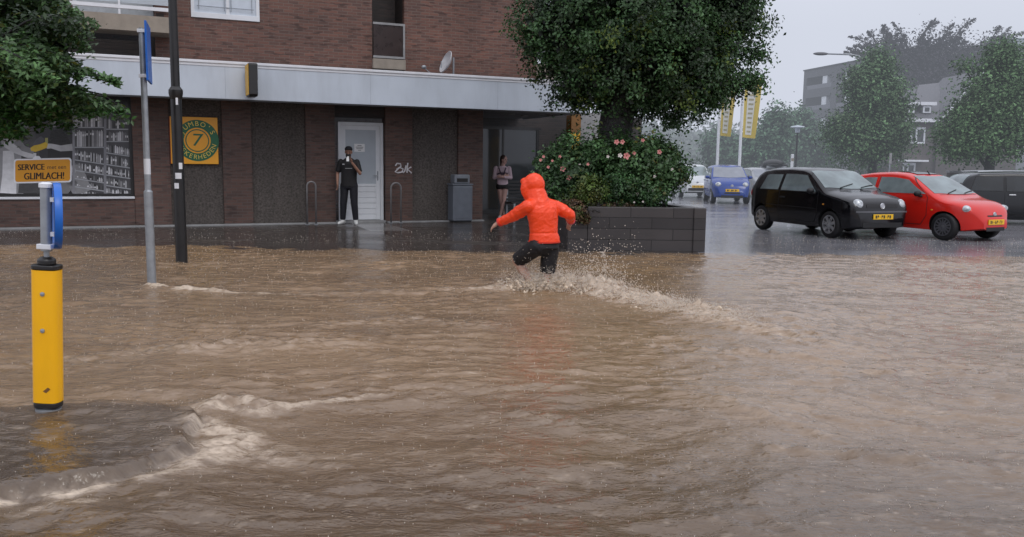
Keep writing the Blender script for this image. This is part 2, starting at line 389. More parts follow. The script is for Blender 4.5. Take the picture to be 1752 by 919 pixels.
# --- entrance recess to the right with girl
S_RE = S(1000, 260, 1.2)
mb = MB(); mb.quad((S_REC-.002, 0.3, -.1), (S_REC-.002, 3.0, -.1), (S_REC-.002, 3.0, zc), (S_REC-.002, .3, zc))
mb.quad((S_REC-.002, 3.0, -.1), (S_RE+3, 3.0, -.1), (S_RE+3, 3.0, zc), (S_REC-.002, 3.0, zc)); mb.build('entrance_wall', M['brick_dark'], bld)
mb = MB()
e0, e1 = S_REC+0.7, S_REC+3.0
for x in (e0, e0+1.1, e0+2.2): mb.box(x-.03, x+.03, 2.90, 2.96, GZ, 2.5)
mb.box(e0-.03, e1-.0, 2.895, 2.965, 2.44, 2.52); mb.box(e0-.03, e1, 2.895, 2.965, GZ, GZ+.1)
sd = mb.build('sliding_door', M['black'], bld)
mb = MB(); mb.box(e0+.03, e1-.05, 2.92, 2.94, GZ+.1, 2.44); mb.build('pane', M['glass'], sd)
# pale wall at the far corner
c0, c1 = S(985, 250, 1.6), S(1034, 250, 1.6)
mb = MB(); mb.box(c0, c1+.9, 1.6, 1.85, -.1, zc); mb.build('corner_wall', M['concrete_grey'], bld, bevel=0.01)
# yellow column under the canopy end
s_, z_ = wp(981, 230, 0.2)
mb = MB(); mb.box(s_-.14, s_+.14, 0.06, 0.34, -.1, 2.28); col_ = mb.build('canopy_column', M['yellow_flat'], bld, bevel=0.015)
mb = MB(); mb.box(s_-.145, s_+.145, 0.055, 0.345, 2.28, zc); mb.build('column_head', mat('ochre_enamel', (0.22, 0.10, 0.02), 0.5, dirt=.2), col_, bevel=0.01)
# --- canopy
OV = -1.15
zb = wp(600, 178, OV)[1]; ztp = wp(600, 121.5, OV)[1]
CL, CR = S(-620, 150, OV), S(1006, 170, OV)
mb = MB(); mb.box(CL, CR, OV+.06, 0.6, zb+.04, zb+.10)
mb.box(S_REC-.2, CR, 0.6, 3.2, zb+.04, zb+.10)
mb.box(CL, CR, OV+.06, 3.0, ztp-.10, ztp-.04); mb.build('canopy', M['soffit'], bld)
mb = MB(); mb.box(CL, CR, OV, OV+.06, zb, ztp); mb.box(CR-.06, CR, OV+.06, 2.6, zb, ztp)
fas = mb.build('fascia', M['fascia'], bld, bevel=0.008)
x = CL
while x < CR-4.0:                                              # joints between the fascia sheets
    x += 3.05; mb = MB(); mb.box(x-.004, x+.004, OV-.002, OV+.01, zb+.02, ztp-.02); mb.build('sheet_joint', mat('joint', (.36, .40, .46), .6), fas)
mb = MB(); mb.box(CL, CR+.03, OV-.035, OV+.10, ztp+.002, ztp+.055); mb.box(CL, CR+.01, OV-.012, OV, ztp-.055, ztp+.002); mb.build('roof_edge', M['trim'], bld, bevel=0.006)
mb = MB(); mb.box(CL, CR, OV-.006, OV+.05, zb-.03, zb-.002); mb.build('drip_edge', M['black'], bld)
for i, px in enumerate((870, 905, 935)):                          # recessed ceiling lights, unlit
    s2, _ = wp(px, 205, 0.9)
    mb = MB(); mb.lathe([(0.09, 0.0), (0.09, .02), (.07, .025), (0, .03)], 16, c=(s2, 0.7+0.5*(i % 2), zb+.015)); mb.build('ceiling_spot', M['concrete_grey'], bld)
# --- upper storeys
ZU, ZT = zb+.10, 10.2
bx0, bx1 = S_L, S(266, 80); bz0, bz1 = ZU, 9.6
win_s0, win_zb = wp(327, 29); win_s1, _ = wp(444, 30)
n0, nz = wp(637, 100); n1, _ = wp(692, 100)
wall = MB()
wall_holes(wall, S_L, S_UR, ZU, ZT, 0.0, [(bx0, bx1, ZU+.02, ZT-.5), (win_s0+.03, win_s1-.03, win_zb+.03, win_zb+1.7), (n0, n1, ZU+.02, 9.0)], 0.14)
wall.quad((S_UR, 0, ZU), (S_UR, 9, ZU), (S_UR, 9, ZT), (S_UR, 0, ZT)); wall.quad((S_L, 0, ZT), (S_UR, 0, ZT), (S_UR, 9, ZT), (S_L, 9, ZT))
wall.quad((S_L, 9, 0), (S_UR, 9, 0), (S_UR, 9, ZT), (S_L, 9, ZT)); wall.quad((S_L, 0, 0), (S_L, 9, 0), (S_L, 9, ZT), (S_L, 0, ZT))
wall.build('brick_wall', M['brick'], bld)
mb = MB(); mb.box(S_L, S_UR+.1, -.1, 9, ZT+.01, ZT+.25); mb.build('roof', M['concrete_grey'], bld)
# side return behind the tree : pale balcony ends on the gable
mb = MB(); p0, q0 = wp(921, 134, 0.4); mb.box(S_UR+.002, S_UR+.75, 0.3, 2.6, q0-.02, q0+.36); mb.build('gable_balcony', M['concrete'], bld, bevel=.01)
# white window
wz = win_zb
mb = MB(); f_ = 0.07
mb.box(win_s0, win_s1, -.03, .05, wz, wz+f_+.04); mb.box(win_s0, win_s0+f_, -.02, .05, wz+f_+.04, wz+1.72); mb.box(win_s1-f_, win_s1, -.02, .05, wz+f_+.04, wz+1.72)
mb.box(win_s0, win_s1, -.02, .05, wz+1.65, wz+1.72); mc = (win_s0*.47+win_s1*.53); mb.box(mc-.035, mc+.035, -.015, .048, wz+f_+.04, wz+1.65)
wn = mb.build('window', M['white'], bld, bevel=.004)
mb = MB(); mb.box(win_s0+f_, win_s1-f_, .03, .036, wz+.1, wz+1.66); mb.build('pane', mat('pane_white', (.55, .60, .66), .15, var=.06), wn)
mb = MB()
mb.box(win_s0+.12, win_s1-.12, -.028, -.020, wz+.235, wz+.25)
for xx in (win_s0+.16, mc-.07, mc+.07, win_s1-.16): mb.box(xx-.006, xx+.006, -.026, -.018, wz+.17, wz+.9)
mb.build('window_bar', mat('grey_bar', (.22, .24, .27), .5), wn)
# left balcony
s_r, zbb = wp(300, 58, -.7); _, ztt = wp(296, 31, -.7)
mb = MB()
pl = [(S_L, -.55)]; sl_ = wp(136, 25, -.7)[0]
for k in range(9):
    t = k/8; pl.append((sl_-1.2+(1.5)*t, -.55-.20*math.sin(t*math.pi/2)))
pl.append((s_r, -.75)); pl.append((s_r, .0)); pl.append((S_L, .0))
n = len(pl); vs = [(x, y, zbb) for x, y in pl]+[(x, y, ztt) for x, y in pl]
mb.add(vs, [tuple(range(n)), tuple(range(n, 2*n))]+[(i, (i+1) % n, n+(i+1) % n, n+i) for i in range(n)])
bal = mb.build('balcony', M['concrete'], bld)
mb = MB(); zr = wp(290, 21, -.7)[1]
mb.box(S_L, s_r, -.74, -.68, zr, zr+.07); mb.box(S_L, s_r, -.74, -.68, zr+1.0, zr+1.06)
x = S_L+.3
while x < s_r: mb.box(x-.02, x+.02, -.73, -.69, ztt, zr+1.0); x += 1.25
mb.build('railing', M['trim'], bal)
mb = MB(); mb.box(S_L, s_r-.02, -.70, -.69, zr+.12, zr+.95); mb.build('railing_panel', M['frost'], bal)
mb = MB(); mb.box(s_r-.35, s_r-.2, -.6, -.5, ztt, ztt+.09); mb.box(S_L+3, S_L+3.25, -.6, -.4, ztt, ztt+.12)
mb.quad((S_L, .9, ZU), (bx1, .9, ZU), (bx1, .9, zbb), (S_L, .9, zbb)); mb.quad((bx1-.001, .14, ZU), (bx1-.001, .9, ZU), (bx1-.001, .9, ZT-.5), (bx1-.001, .14, ZT-.5))
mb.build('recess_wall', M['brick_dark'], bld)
mb = MB(); mb.quad((S_L, .9, ztt), (bx1, .9, ztt), (bx1, .9, ZT-.5), (S_L, .9, ZT-.5)); mb.build('balcony_back', M['brick'], bld)
mb = MB(); x = S(-260)+.2
for i, wd in enumerate((1.6, 1.4, 2.0, 1.5)):
    fx = MB(); fx.box(x, x+wd, .82, .89, ztt, ztt+.12); fx.box(x, x+.08, .82, .89, ztt+.12, ztt+2.2); fx.box(x+wd-.08, x+wd, .82, .89, ztt+.12, ztt+2.2); fx.box(x, x+wd, .82, .89, ztt+2.2, ztt+2.3)
    bw_ = fx.build('balcony_window', M['white'], bld); fx = MB(); fx.box(x+.08, x+wd-.08, .86, .87, ztt+.12, ztt+2.2); fx.build('pane', M['curtain'], bw_)
    x += wd+.35
# niche with railing
mb = MB(); mb.box(n0-.005, n1+.005, -.10, .8, wp(660, 118, -.1)[1], wp(660, 101, -.1)[1]); ns = mb.build('niche_slab', M['concrete'], bld, bevel=.008)
zn0, zn1 = wp(660, 99, -.06)[1], wp(660, 39, -.06)[1]
mb = MB(); mb.box(n0+.01, n1-.005, -.075, -.035, zn1-.05, zn1); mb.box(n0+.01, n1-.005, -.075, -.035, zn0-.01, zn0+.04)
mb.box(n1-.05, n1-.006, -.074, -.036, zn0+.04, zn1-.05); mb.build('railing', M['concrete_grey'], ns)
mb = MB(); mb.box(n0+.02, n1-.06, -.058, -.05, zn0+.04, zn1-.05); mb.build('railing_panel', mat('smoked_panel', (.035, .022, .02), .3, var=.2), ns)
mb = MB(); mb.quad((n0, .8, ZU), (n1, .8, ZU), (n1, .8, 9.0), (n0, .8, 9.0)); mb.quad((n0-.001, .14, ZU), (n0-.001, .8, ZU), (n0-.001, .8, 9), (n0-.001, .14, 9)); mb.quad((n1+.001, .14, ZU), (n1+.001, .8, ZU), (n1+.001, .8, 9), (n1+.001, .14, 9))
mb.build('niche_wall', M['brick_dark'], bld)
# graffiti on the pier
def stroke(pts, w=0.018): 
    g.tube([Vector((p[0], -.004, p[1])) for p in pts], w, 5)
g = MB(); gx, gz = wp(675, 296); gx1, gz1 = wp(704, 279); gw, gh = gx1-gx, gz1-gz
G = lambda *pp: [(gx+gw*u, gz+gh*v) for u, v in pp]
stroke(G((.05, .7), (.15, .95), (.35, .9), (.38, .65), (.2, .4), (.03, .1), (.2, .02), (.45, .1), (.5, .4), (.3, .55), (.12, .35)))
stroke(G((.42, .2), (.52, .05), (.60, .2), (.68, .75))); stroke(G((.78, 1.0), (.74, .5), (.73, .02))); stroke(G((.98, .6), (.76, .38), (1.0, .0)))
g.build('graffiti', mat('chalk_white', (.62, .60, .62), .8), bld)

# ------------------------------------------------------------------ things on and by the building
def on_wall(name, s, off, z, label, cat, group=None): return empty(name, bw(s, off, z), BA, label, cat, group)
# orange round-logo board
p0 = wp(290, 199, .0); p1 = wp(374, 281, .0); bwid, bhei = p1[0]-p0[0], p0[1]-p1[1]; bc = ((p0[0]+p1[0])/2, (p0[1]+p1[1])/2)
bd = on_wall('shop_sign', bc[0], .0, bc[1], 'square orange board with green ring and numeral seven behind the black pole', 'sign')
mb = MB(); mb.box(-bwid/2, bwid/2, -.03, .068, -bhei/2, bhei/2); mb.build('board', M['orange_board'], bd, bevel=.006)
mb = MB(); t = .02
mb.box(-bwid/2-.012, -bwid/2-.001, -.034, .066, -bhei/2, bhei/2); mb.build('edge_strip', mat('red_edge', (.45, .09, .02), .4), bd)
cx_ = bwid*0.06
mb = MB()
def ringm(r0, r1, y, m=0, n=48):
    vs = []; 
    for k in range(n):
        a = 2*math.pi*k/n; vs += [(cx_+r0*math.cos(a), y, r0*math.sin(a)), (cx_+r1*math.cos(a), y, r1*math.sin(a))]
    mb.add(vs, [(2*k, 2*k+1, (2*k+3) % (2*n), (2*k+2) % (2*n)) for k in range(n)], m)
ro = bhei*0.44
ringm(ro*.62, ro, -.033); ringm(ro*.50, ro*.55, -.033)
v, f = text_mesh('7', ro*.85); mb.add([(cx_+x*1.25+y*.12, -.034, y) for x, y, z in v], f)
mb.build('ring_logo', M['green_ink'], bd, fix=False)
mb = MB()
def arc_text(txt, r, a0, a1, size, top=True):
    for i, ch in enumerate(txt):
        a = R(a0+(a1-a0)*(i/(len(txt)-1))); v, f = text_mesh(ch, size)
        rot = (a-math.pi/2) if top else (a+math.pi/2)
        c, s = math.cos(rot), math.sin(rot)
        mb.add([(cx_+r*math.cos(a)+x*c-y*s, -.036, r*math.sin(a)+x*s+y*c) for x, y, z in v], f)
arc_text("JUMBO'S", ro*.81, 150, 30, ro*.33); arc_text('ZEKERHEDEN', ro*.81, 200, 340, ro*.31, False)
mb.build('lettering', mat('yellow_letter', (.80, .60, .10), .4), bd, fix=False)
# projecting illuminated sign box on the fascia
s_, z_ = wp(427, 140, OV); hh = .33
sg = on_wall('projecting_sign', s_, OV, z_, 'small yellow and black light box projecting from the grey fascia', 'sign')
prof = [(-.62, -hh*.9), (-.60, hh*.92), (-.56, hh), (-.12, hh), (-.06, hh*.8), (-.06, -hh*.85), (-.12, -hh), (-.56, -hh)]
mb = MB(); n = len(prof)
for sx in (-.1, .1): pass
vs = [(-.085, y, z) for y, z in prof]+[(.085, y, z) for y, z in prof]
mb.add(vs, [tuple(range(n)), tuple(range(n, 2*n))]+[(i, (i+1) % n, n+(i+1) % n, n+i) for i in range(n)])
mb.build('housing', M['black'], sg, bevel=.01)
mb = MB(); mb.box(-.098, -.087, -.58, -.09, -hh*.92, hh*.94); mb.build('sign_face', M['yellow_flat'], sg, bevel=.004)
mb = MB(); mb.box(.0865, .096, -.56, -.10, hh*.02, hh*.95); mb.build('side_panel', mat('grey_panel', (.11, .11, .13), .5), sg, bevel=.003)
for zz in (-.15, .1): mb = MB(); mb.box(-.04, .04, -.07, -.002, zz, zz+.05); mb.build('bracket', M['steel'], sg)
# poster in the shop window : photograph of staff and shelves, black and white
py0, pz0 = wp(100, 333, .09); zlo, zhi = win_z0+.055, win_z1-.055
po = on_wall('window_poster', 0, .115, 0, 'large black and white poster of shop staff and bottle shelves filling the window', 'poster')
pm = MB()
def pp(px, py, y): s, z = wp(px, py, .115+y); return (s, y, z)
def prect(x0, y0, x1, y1, col, y): pm.quad(pp(x0, y1, y), pp(x1, y1, y), pp(x1, y0, y), pp(x0, y0, y), col=col)
def ppoly(pts, col, y): pm.poly([pp(a, b, y) for a, b in pts], col=col)
pm.quad((S_L+.1, 0, zlo), (wA-.075, 0, zlo), (wA-.075, 0, zhi), (S_L+.1, 0, zhi), col=(.030, .030, .034))
rr = random.Random(3)
# shelves (seen in the poster in perspective)
for (x0, x1, tops) in ((128, 178, (195, 219, 253, 274, 292, 306, 320)), (182, 223, (201, 222, 243, 262, 282, 300, 318))):
    prect(x0-3, 190, x1+2, 331, (.06, .06, .065), -.002)
    for k, yt in enumerate(tops):
        yb = (tops[k+1] if k+1 < len(tops) else 332)-2
        sk = 0.0 if k < 2 else 0.16
        x = x0
        while x < x1-2:
            w_ = rr.uniform(2.0, 4.4); g_ = rr.choice([.03, .07, .14, .26, .42, .58])
            xx1 = min(x+w_-.6, x1); dy = sk*(x-x0)
            h0 = yt+rr.uniform(2, 5)+dy
            ppoly([(x, yb+dy), (xx1, yb+dy), (xx1, h0+3), (x+w_*.3, h0), (x, h0+3)], (g_, g_, g_*1.04), -.004)
            if rr.random() < .6: prect(x+.3, h0+6, max(xx1-.3, x+.6), min(h0+9.5, yb+dy-1), (.62, .62, .64), -.0055)
            x += w_
        ppoly([(x0-2, yb+.3), (x1+1, yb+.3+sk*(x1-x0)), (x1+1, yb+2.1+sk*(x1-x0)), (x0-2, yb+2.1)], (.33, .34, .36), -.006)
prect(124, 188, 128, 331, (.22, .22, .24), -.0062); prect(177.5, 186, 182, 331, (.20, .20, .22), -.0062); prect(124, 184, 226, 189, (.18, .18, .20), -.0062)
# people in the photograph
def limb2(pts, rads, g, y):
    L_, R_ = [], []
    P_ = []; Q_ = []
    for i in range(len(pts)-1):
        for k in range(4): t = k/4; P_.append((pts[i][0]+(pts[i+1][0]-pts[i][0])*t, pts[i][1]+(pts[i+1][1]-pts[i][1])*t)); Q_.append(rads[i]+(rads[i+1]-rads[i])*t)
    P_.append(pts[-1]); Q_.append(rads[-1])
    for i, p in enumerate(P_):
        a, b_ = P_[max(i-1, 0)], P_[min(i+1, len(P_)-1)]; dx, dy = b_[0]-a[0], b_[1]-a[1]; l = math.hypot(dx, dy) or 1
        L_.append((p[0]-dy/l*Q_[i], p[1]+dx/l*Q_[i])); R_.append((p[0]+dy/l*Q_[i], p[1]-dx/l*Q_[i]))
    for i in range(len(P_)-1):
        c_ = g*(.8+.4*i/len(P_)); pm.poly([pp(*q, y) for q in (L_[i], L_[i+1], R_[i+1], R_[i])], col=(c_, c_, c_*1.03))
def oval(x, y, rx, ry, g, yy):
    for k in range(3): f = 1-.28*k; c_ = g*(.75+.25*k); ppoly([(x-1.2*k+rx*f*math.cos(j*math.pi/10), y-1.0*k-ry*f*math.sin(j*math.pi/10)) for j in range(20)], (c_, c_, c_*1.03), yy-.0004*k)
limb2([(-12, 240), (4, 236), (18, 262), (16, 331)], [8, 20, 20, 24], .22, -.0030); limb2([(30, 236), (44, 226), (52, 262), (50, 331)], [8, 15, 15, 19], .05, -.0034)
limb2([(14, 258), (16, 300), (14, 331)], [9, 12, 14], .62, -.0040); limb2([(98, 222), (102, 250), (104, 331)], [11, 20, 22], .016, -.0040)
limb2([(96, 331), (110, 308), (126, 296), (142, 331)], [16, 20, 18, 16], .20, -.0046)
for (x, y, rx, ry, g_) in ((12, 206, 9, 13, .42), (45, 206, 9, 12, .36), (92, 206, 9, 12, .22), (118, 292, 12, 9, .42)): oval(x, y, rx, ry, g_, -.0050)
for (x, y, rx, ry, g_) in ((12, 197, 10, 7, .03), (45, 197, 10, 7, .02), (92, 197, 10, 7, .02)): oval(x, y, rx, ry, g_, -.0062)
limb2([(8, 244), (26, 256), (48, 266), (62, 266)], [7, 6, 4.5, 4], .48, -.0072); limb2([(124, 252), (104, 254), (88, 250), (80, 250)], [6, 5, 4, 4.5], .42, -.0072); limb2([(28, 240), (40, 254), (58, 260)], [6, 5, 4], .18, -.0076)
ppoly([(52, 253), (58, 249), (68, 247), (78, 243), (82, 247), (80, 253), (70, 257), (60, 260), (53, 258)], (.55, .37, .03), -.0084)
ppoly([(56, 247), (62, 238), (70, 233), (76, 238), (74, 244), (62, 249)], (.07, .07, .08), -.0080); prect(77, 236, 82, 247, (.30, .29, .10), -.0082)
pm.build('photo_print', M['poster'], po, fix=False)
# orange slogan card, part of the poster
ca = MB()
def card(pts, y): ca.poly([pp(a, b, y) for a, b in pts])
def rot_rect(x0, y0, x1, y1, r_=5):
    pts = []
    for (cx, cy, a0) in ((x1-r_, y0+r_, 270), (x1-r_, y1-r_, 0), (x0+r_, y1-r_, 90), (x0+r_, y0+r_, 180)):
        for k in range(5): a = R(a0+k*22.5); pts.append((cx+r_*math.cos(a), cy+r_*math.sin(a)))
    return pts
tilt = lambda pts: [(x, y-0.022*(x-73)) for x, y in pts]
card(tilt(rot_rect(23.5, 271, 122.5, 313)), -.010); card([(55, 272), (60, 267), (67, 267), (71, 272)], -.0098)
cd = ca.build('slogan_card', M['trim'], po, fix=False)
ca = MB(); card(tilt(rot_rect(26, 273.5, 120, 310.5, 4)), -.0115); ca.build('card_face', mat('orange_card', (.62, .27, .012), .35, var=.06), cd, fix=False)
ca = MB()
def card_text(txt, px, py, wpx, hpx):
    v, f = text_mesh(txt, 1.0); xs = [a[0] for a in v]; ys = [a[1] for a in v]
    sx, sy = wpx/(max(xs)-min(xs)), hpx/(max(ys)-min(ys)); mx_, my_ = (max(xs)+min(xs))/2, (max(ys)+min(ys))/2
    ca.add([pp(px+(x-mx_)*sx, py-(y-my_)*sy-0.022*(px+(x-mx_)*sx-73), -.013) for x, y, z in v], f)
for dx in (0, .5, 1.0):
    card_text('SERVICE', 53+dx, 285.5, 45, 10); card_text('GLIMLACH!', 75+dx, 301, 68, 11.5)
card_text('met een', 97, 287, 32, 5.5)
ca.build('lettering', M['dark_ink'], cd, fix=False)

# litter bin
s_, z_ = wp(787, 374.5, -.25)
bn = empty('litter_bin', bw(s_, -.25, GZ), BA, 'blue-grey litter bin with a smaller hood standing against the brick wall', 'bin')
mb = MB(); mb.box(-.255, .255, -.2, .2, .03, .90); mb.build('body', M['bin'], bn, bevel=.03, seg=3)
mb = MB(); mb.box(-.235, .235, -.17, .17, 0, .03); mb.build('base', M['black'], bn)
mb = MB(); mb.box(-.27, .27, -.21, .21, .902, .94); mb.build('rim', M['bin'], bn, bevel=.012)
mb = MB(); mb.box(-.20, .20, -.15, .17, .942, 1.16); hd = mb.build('hood', mat('bin_hood', (.17, .185, .21), .5, dirt=.2), bn, bevel=.03, seg=3)
mb = MB(); mb.box(-.14, .14, -.156, -.14, .98, 1.07); mb.build('slot', M['black'], hd)
mb = MB(); mb.box(-.215, .215, -.206, -.198, .10, .86); mb.build('front_panel', M['bin'], bn, bevel=.004)
# bicycle stands : inverted U tubes
for k, (xa, xb, yt, lab) in enumerate(((525.5, 540.5, 311, 'bent steel bicycle stand left of the white door'), (669, 686, 313, 'bent steel bicycle stand right of the door below the scrawled graffiti'))):
    sa, sb = S(xa, 350, -.3), S(xb, 350, -.3); h_ = wp((xa+xb)/2, yt, -.3)[1]-GZ; w_ = (sb-sa)/2
    st = on_wall('bicycle_stand', (sa+sb)/2, -.3, GZ, lab, 'bike stand', 'bicycle stands along the shop wall')
    pts = [(-w_, 0, -.05), (-w_, 0, h_-w_)]+[(-w_*math.cos(a), 0, h_-w_+w_*math.sin(a)) for a in [math.pi*i/8 for i in range(1, 8)]]+[(w_, 0, h_-w_), (w_, 0, -.05)]
    mb = MB(); mb.tube(pts, .022, 10); mb.build('hoop', mat('wet_steel', (.20, .19, .19), .4, metal=.4, var=.2), st, smooth=True)
    mb = MB(); mb.lathe([(.05, 0), (.05, .012), (.022, .014)], 14, c=(-w_, 0, 0)); mb.build('foot_plate', M['steel'], st)
    mb = MB(); mb.lathe([(.05, 0), (.05, .012), (.022, .014)], 14, c=(w_, 0, 0)); mb.build('foot_plate', M['steel'], st)
# satellite dish on the canopy roof
s_, z_ = wp(769, 122, -.5)
ds = empty('satellite_dish', bw(s_, -.5, ztp-.04), BA+R(-88), 'white satellite dish on a mast on top of the canopy', 'satellite dish')
mb = MB(); rim = .275; pr = [(rim*i/8, .10*(i/8)**2) for i in range(9)]+[(rim, .115), (rim-.015, .118)]+[(rim*i/8, .10*(i/8)**2+.014) for i in range(7, 0, -1)]+[(0, .014)]
mb.lathe(pr, 32, axis='y'); dsh = mb.build('reflector', mat('dish_grey', (.50, .50, .51), .45, dirt=.1), ds, smooth=40); dsh.location = (0, 0, .40); dsh.rotation_euler = (R(158), 0, 0)
mb = MB(); mb.tube([(0, .10, -.2), (0, .10, .55)], .022, 10); mb.box(-.2, .2, -.1, .3, -.02, .02); mb.build('mast', M['steel'], ds)
mb = MB(); mb.tube([(0, .02, .14), (0, -.38, .08), (0, -.62, .26)], .012, 8); mb.ell((0, -.64, .29), .045, .06, .045); mb.build('feed_arm', M['steel'], ds)
s_, z_ = wp(755, 122, -.3)
an = empty('aerial_post', bw(s_, -.3, ztp-.04), BA, 'thin grey aerial post on the canopy left of the satellite dish', 'post')
mb = MB(); mb.tube([(0, 0, 0), (0, 0, .47)], .013, 8); mb.lathe([(.07, 0), (.07, .02), (.013, .03)], 12); mb.build('post', M['steel'], an)
# slatted bench in the recess behind the runner
s_, z_ = wp(893, 345, .6)
be = on_wall('slatted_bench', s_, .55, GZ, 'dark slatted bench under the canopy right of the woman', 'bench')
mb = MB()
for k in range(6): mb.box(-.55, .55, -.02+.02*k, .02+.02*k, .48+.09*k, .54+.09*k)
mb.build('backrest', M['black'], be, bevel=.005)
mb = MB()
for k in range(5): mb.box(-.55, .55, -.50+.095*k, -.42+.095*k, .43, .46)
mb.build('seat', M['black'], be, bevel=.004)
for x in (-.45, .45):
    mb = MB(); mb.box(x-.025, x+.025, -.48, -.43, 0, .43); mb.box(x-.025, x+.025, .0, .05, 0, .95); mb.box(x-.024, x+.024, -.43, .0, .38, .428); mb.build('leg', M['steel'], be)

# ================================================================== posts in the street
# yellow keep-left bollard with blue disc
b0 = gp(83, 702, 0.0)
bo = empty('traffic_bollard', (b0.x, b0.y, 0), 0, 'bright yellow traffic bollard with black end caps on the flooded island', 'bollard')
zb0, zb1 = at(82, 689, b0.y).z, at(80, 461, b0.y).z; rw = .076
bo.rotation_euler = (0, R(2.5), 0)
def oct_prism(mb, z0, z1, r, m=0, n=28, fl=.78):
    pts = []
    for k in range(n):
        a = 2*math.pi*k/n; c, s = math.cos(a), math.sin(a)
        pts.append((r*math.copysign(abs(c)**.6, c), r*fl*math.copysign(abs(s)**.6, s)))
    mb.add([(x, y, z0) for x, y in pts]+[(x, y, z1) for x, y in pts], [tuple(range(n)), tuple(range(n, 2*n))]+[(i, (i+1) % n, n+(i+1) % n, n+i) for i in range(n)], m)
mb = MB(); oct_prism(mb, zb0+.012, zb1, rw); bb = mb.build('shaft', M['yellow'], bo, smooth=35)
mb = MB(); oct_prism(mb, zb0-.022, zb0+.010, rw*.98); mb.build('bottom_cap', M['black'], bo, smooth=35, bevel=.006)
mb = MB(); oct_prism(mb, zb1+.002, zb1+.03, rw*1.03); mb.lathe([(.05, 0), (.05, .03), (.03, .045)], 16, c=(0, 0, zb1+.03)); mb.build('top_cap', M['black'], bo, smooth=35, bevel=.006)
mb = MB(); mb.tube([(0, 0, -.2), (0, 0, zb0-.022)], .042, 14); mb.lathe([(.07, 0.0), (.07, .015), (.04, .02)], 16); mb.build('foot', M['steel'], bo)
for (bx_, bt_) in ((.006, .83), (.004, .56)):
    mb = MB(); mb.lathe([(.013, 0), (.013, -.006), (0, -.009)], 10, c=(bx_, -rw*.78, zb0+(zb1-zb0)*bt_), axis='y'); mb.build('bolt', M['steel'], bb)
sc = MB(); sc.add([(.0, -rw*.785, zb0+.085), (.03, -rw*.785, zb0+.11), (.045, -rw*.785, zb0+.10), (.02, -rw*.785, zb0+.075), (-.02, -rw*.785, zb0+.095)], [(0, 1, 2, 3), (0, 3, 4)]); sc.build('scuff', mat('scuff', (.18, .08, .02), .7), bb, fix=False)
zs0, zs1 = at(80, 455, b0.y).z, at(82, 313, b0.y).z
mb = MB(); mb.tube([(0, 0, zb1+.03), (0, 0, zs0+.11)], .016, 12); mb.tube([(0, 0, zs0+.09), (0, 0, zs1-.02)], .031, 16); mb.build('post', M['steel'], bo, smooth=35)
mb = MB(); mb.lathe([(.038, 0), (.038, .022), (.02, .03)], 16, c=(0, 0, zs1-.025)); mb.build('pipe_cap', M['trim'], bo); mb = MB(); mb.box(-.042, .042, -.036, .036, zs0+.10, zs0+.13); mb.build('pipe_collar', M['trim'], bo, bevel=.004)
zd1, zd0 = at(97, 312, b0.y).z, at(97, 424, b0.y).z; dz = (zd0+zd1)/2; dr_ = (zd1-zd0)/2
mb = MB(); mb.lathe([(0, -.012), (dr_-.01, -.012), (dr_, -.02), (dr_+.004, 0), (dr_, .02), (dr_-.01, .012), (0, .012)], 40, axis='x'); disc = mb.build('sign_disc', M['blue_sign'], bo, smooth=40)
disc.location = (.062, 0, dz); disc.rotation_euler = (0, 0, R(31))
mb = MB(); y_, L_ = 0, dr_*.6
mb.add([(.0135, -.2*dr_, .6*dr_), (.0135, .1*dr_, .6*dr_), (.0135, .1*dr_, -.25*dr_), (.0135, .42*dr_, -.25*dr_), (.0135, -.05*dr_, -.75*dr_), (.0135, -.5*dr_, -.25*dr_), (.0135, -.2*dr_, -.25*dr_)], [tuple(range(7))]); mb.build('arrow', M['white'], disc, fix=False)
for zz in (dz+.08, dz-.12): mb = MB(); mb.box(.028, .05, -.012, .012, zz, zz+.025); mb.build('clamp', M['trim'], bo)
# grey sign pole with blue plate edge-on
g0 = gp(260, 489, 0); zt_ = at(248, 48, g0.y).z; zm = at(256, 328, g0.y).z
sp_ = empty('road_sign', (g0.x, g0.y, 0), 0, 'tall grey steel pole with a blue road sign seen edge-on', 'road sign')
mb = MB(); mb.tube([(0, 0, -.25), (0, 0, zm), (0, 0, zm+.02), (0, 0, zt_)], [.050, .050, .036, .034], 16); mb.build('pole', M['steel'], sp_, smooth=30)
za, zbq = at(255, 41, g0.y).z, at(258, 141, g0.y).z
mb = MB(); mb.box(.062, .072, -.30, .30, zbq, za); mb.box(.05, .062, -.30, -.285, zbq, za); mb.box(.05, .062, .285, .30, zbq, za); mb.box(.05, .062, -.285, .285, za-.015, za); mb.box(.05, .062, -.285, .285, zbq, zbq+.015)
spl = mb.build('sign_plate', M['blue_sign'], sp_, bevel=.004); spl.rotation_euler = (0, 0, R(19))
for zz in (zbq+.05, za-.10): mb = MB(); mb.box(-.04, .055, -.04, .04, zz, zz+.04); mb.build('clamp', M['trim'], sp_, bevel=.004)
mb = MB(); zk = at(254, 285, g0.y).z; mb.lathe([(.0362, -.09), (.0368, -.09), (.0368, .09), (.0362, .09)], 16, c=(0, 0, zk)); mb.build('sticker', M['white'], sp_)
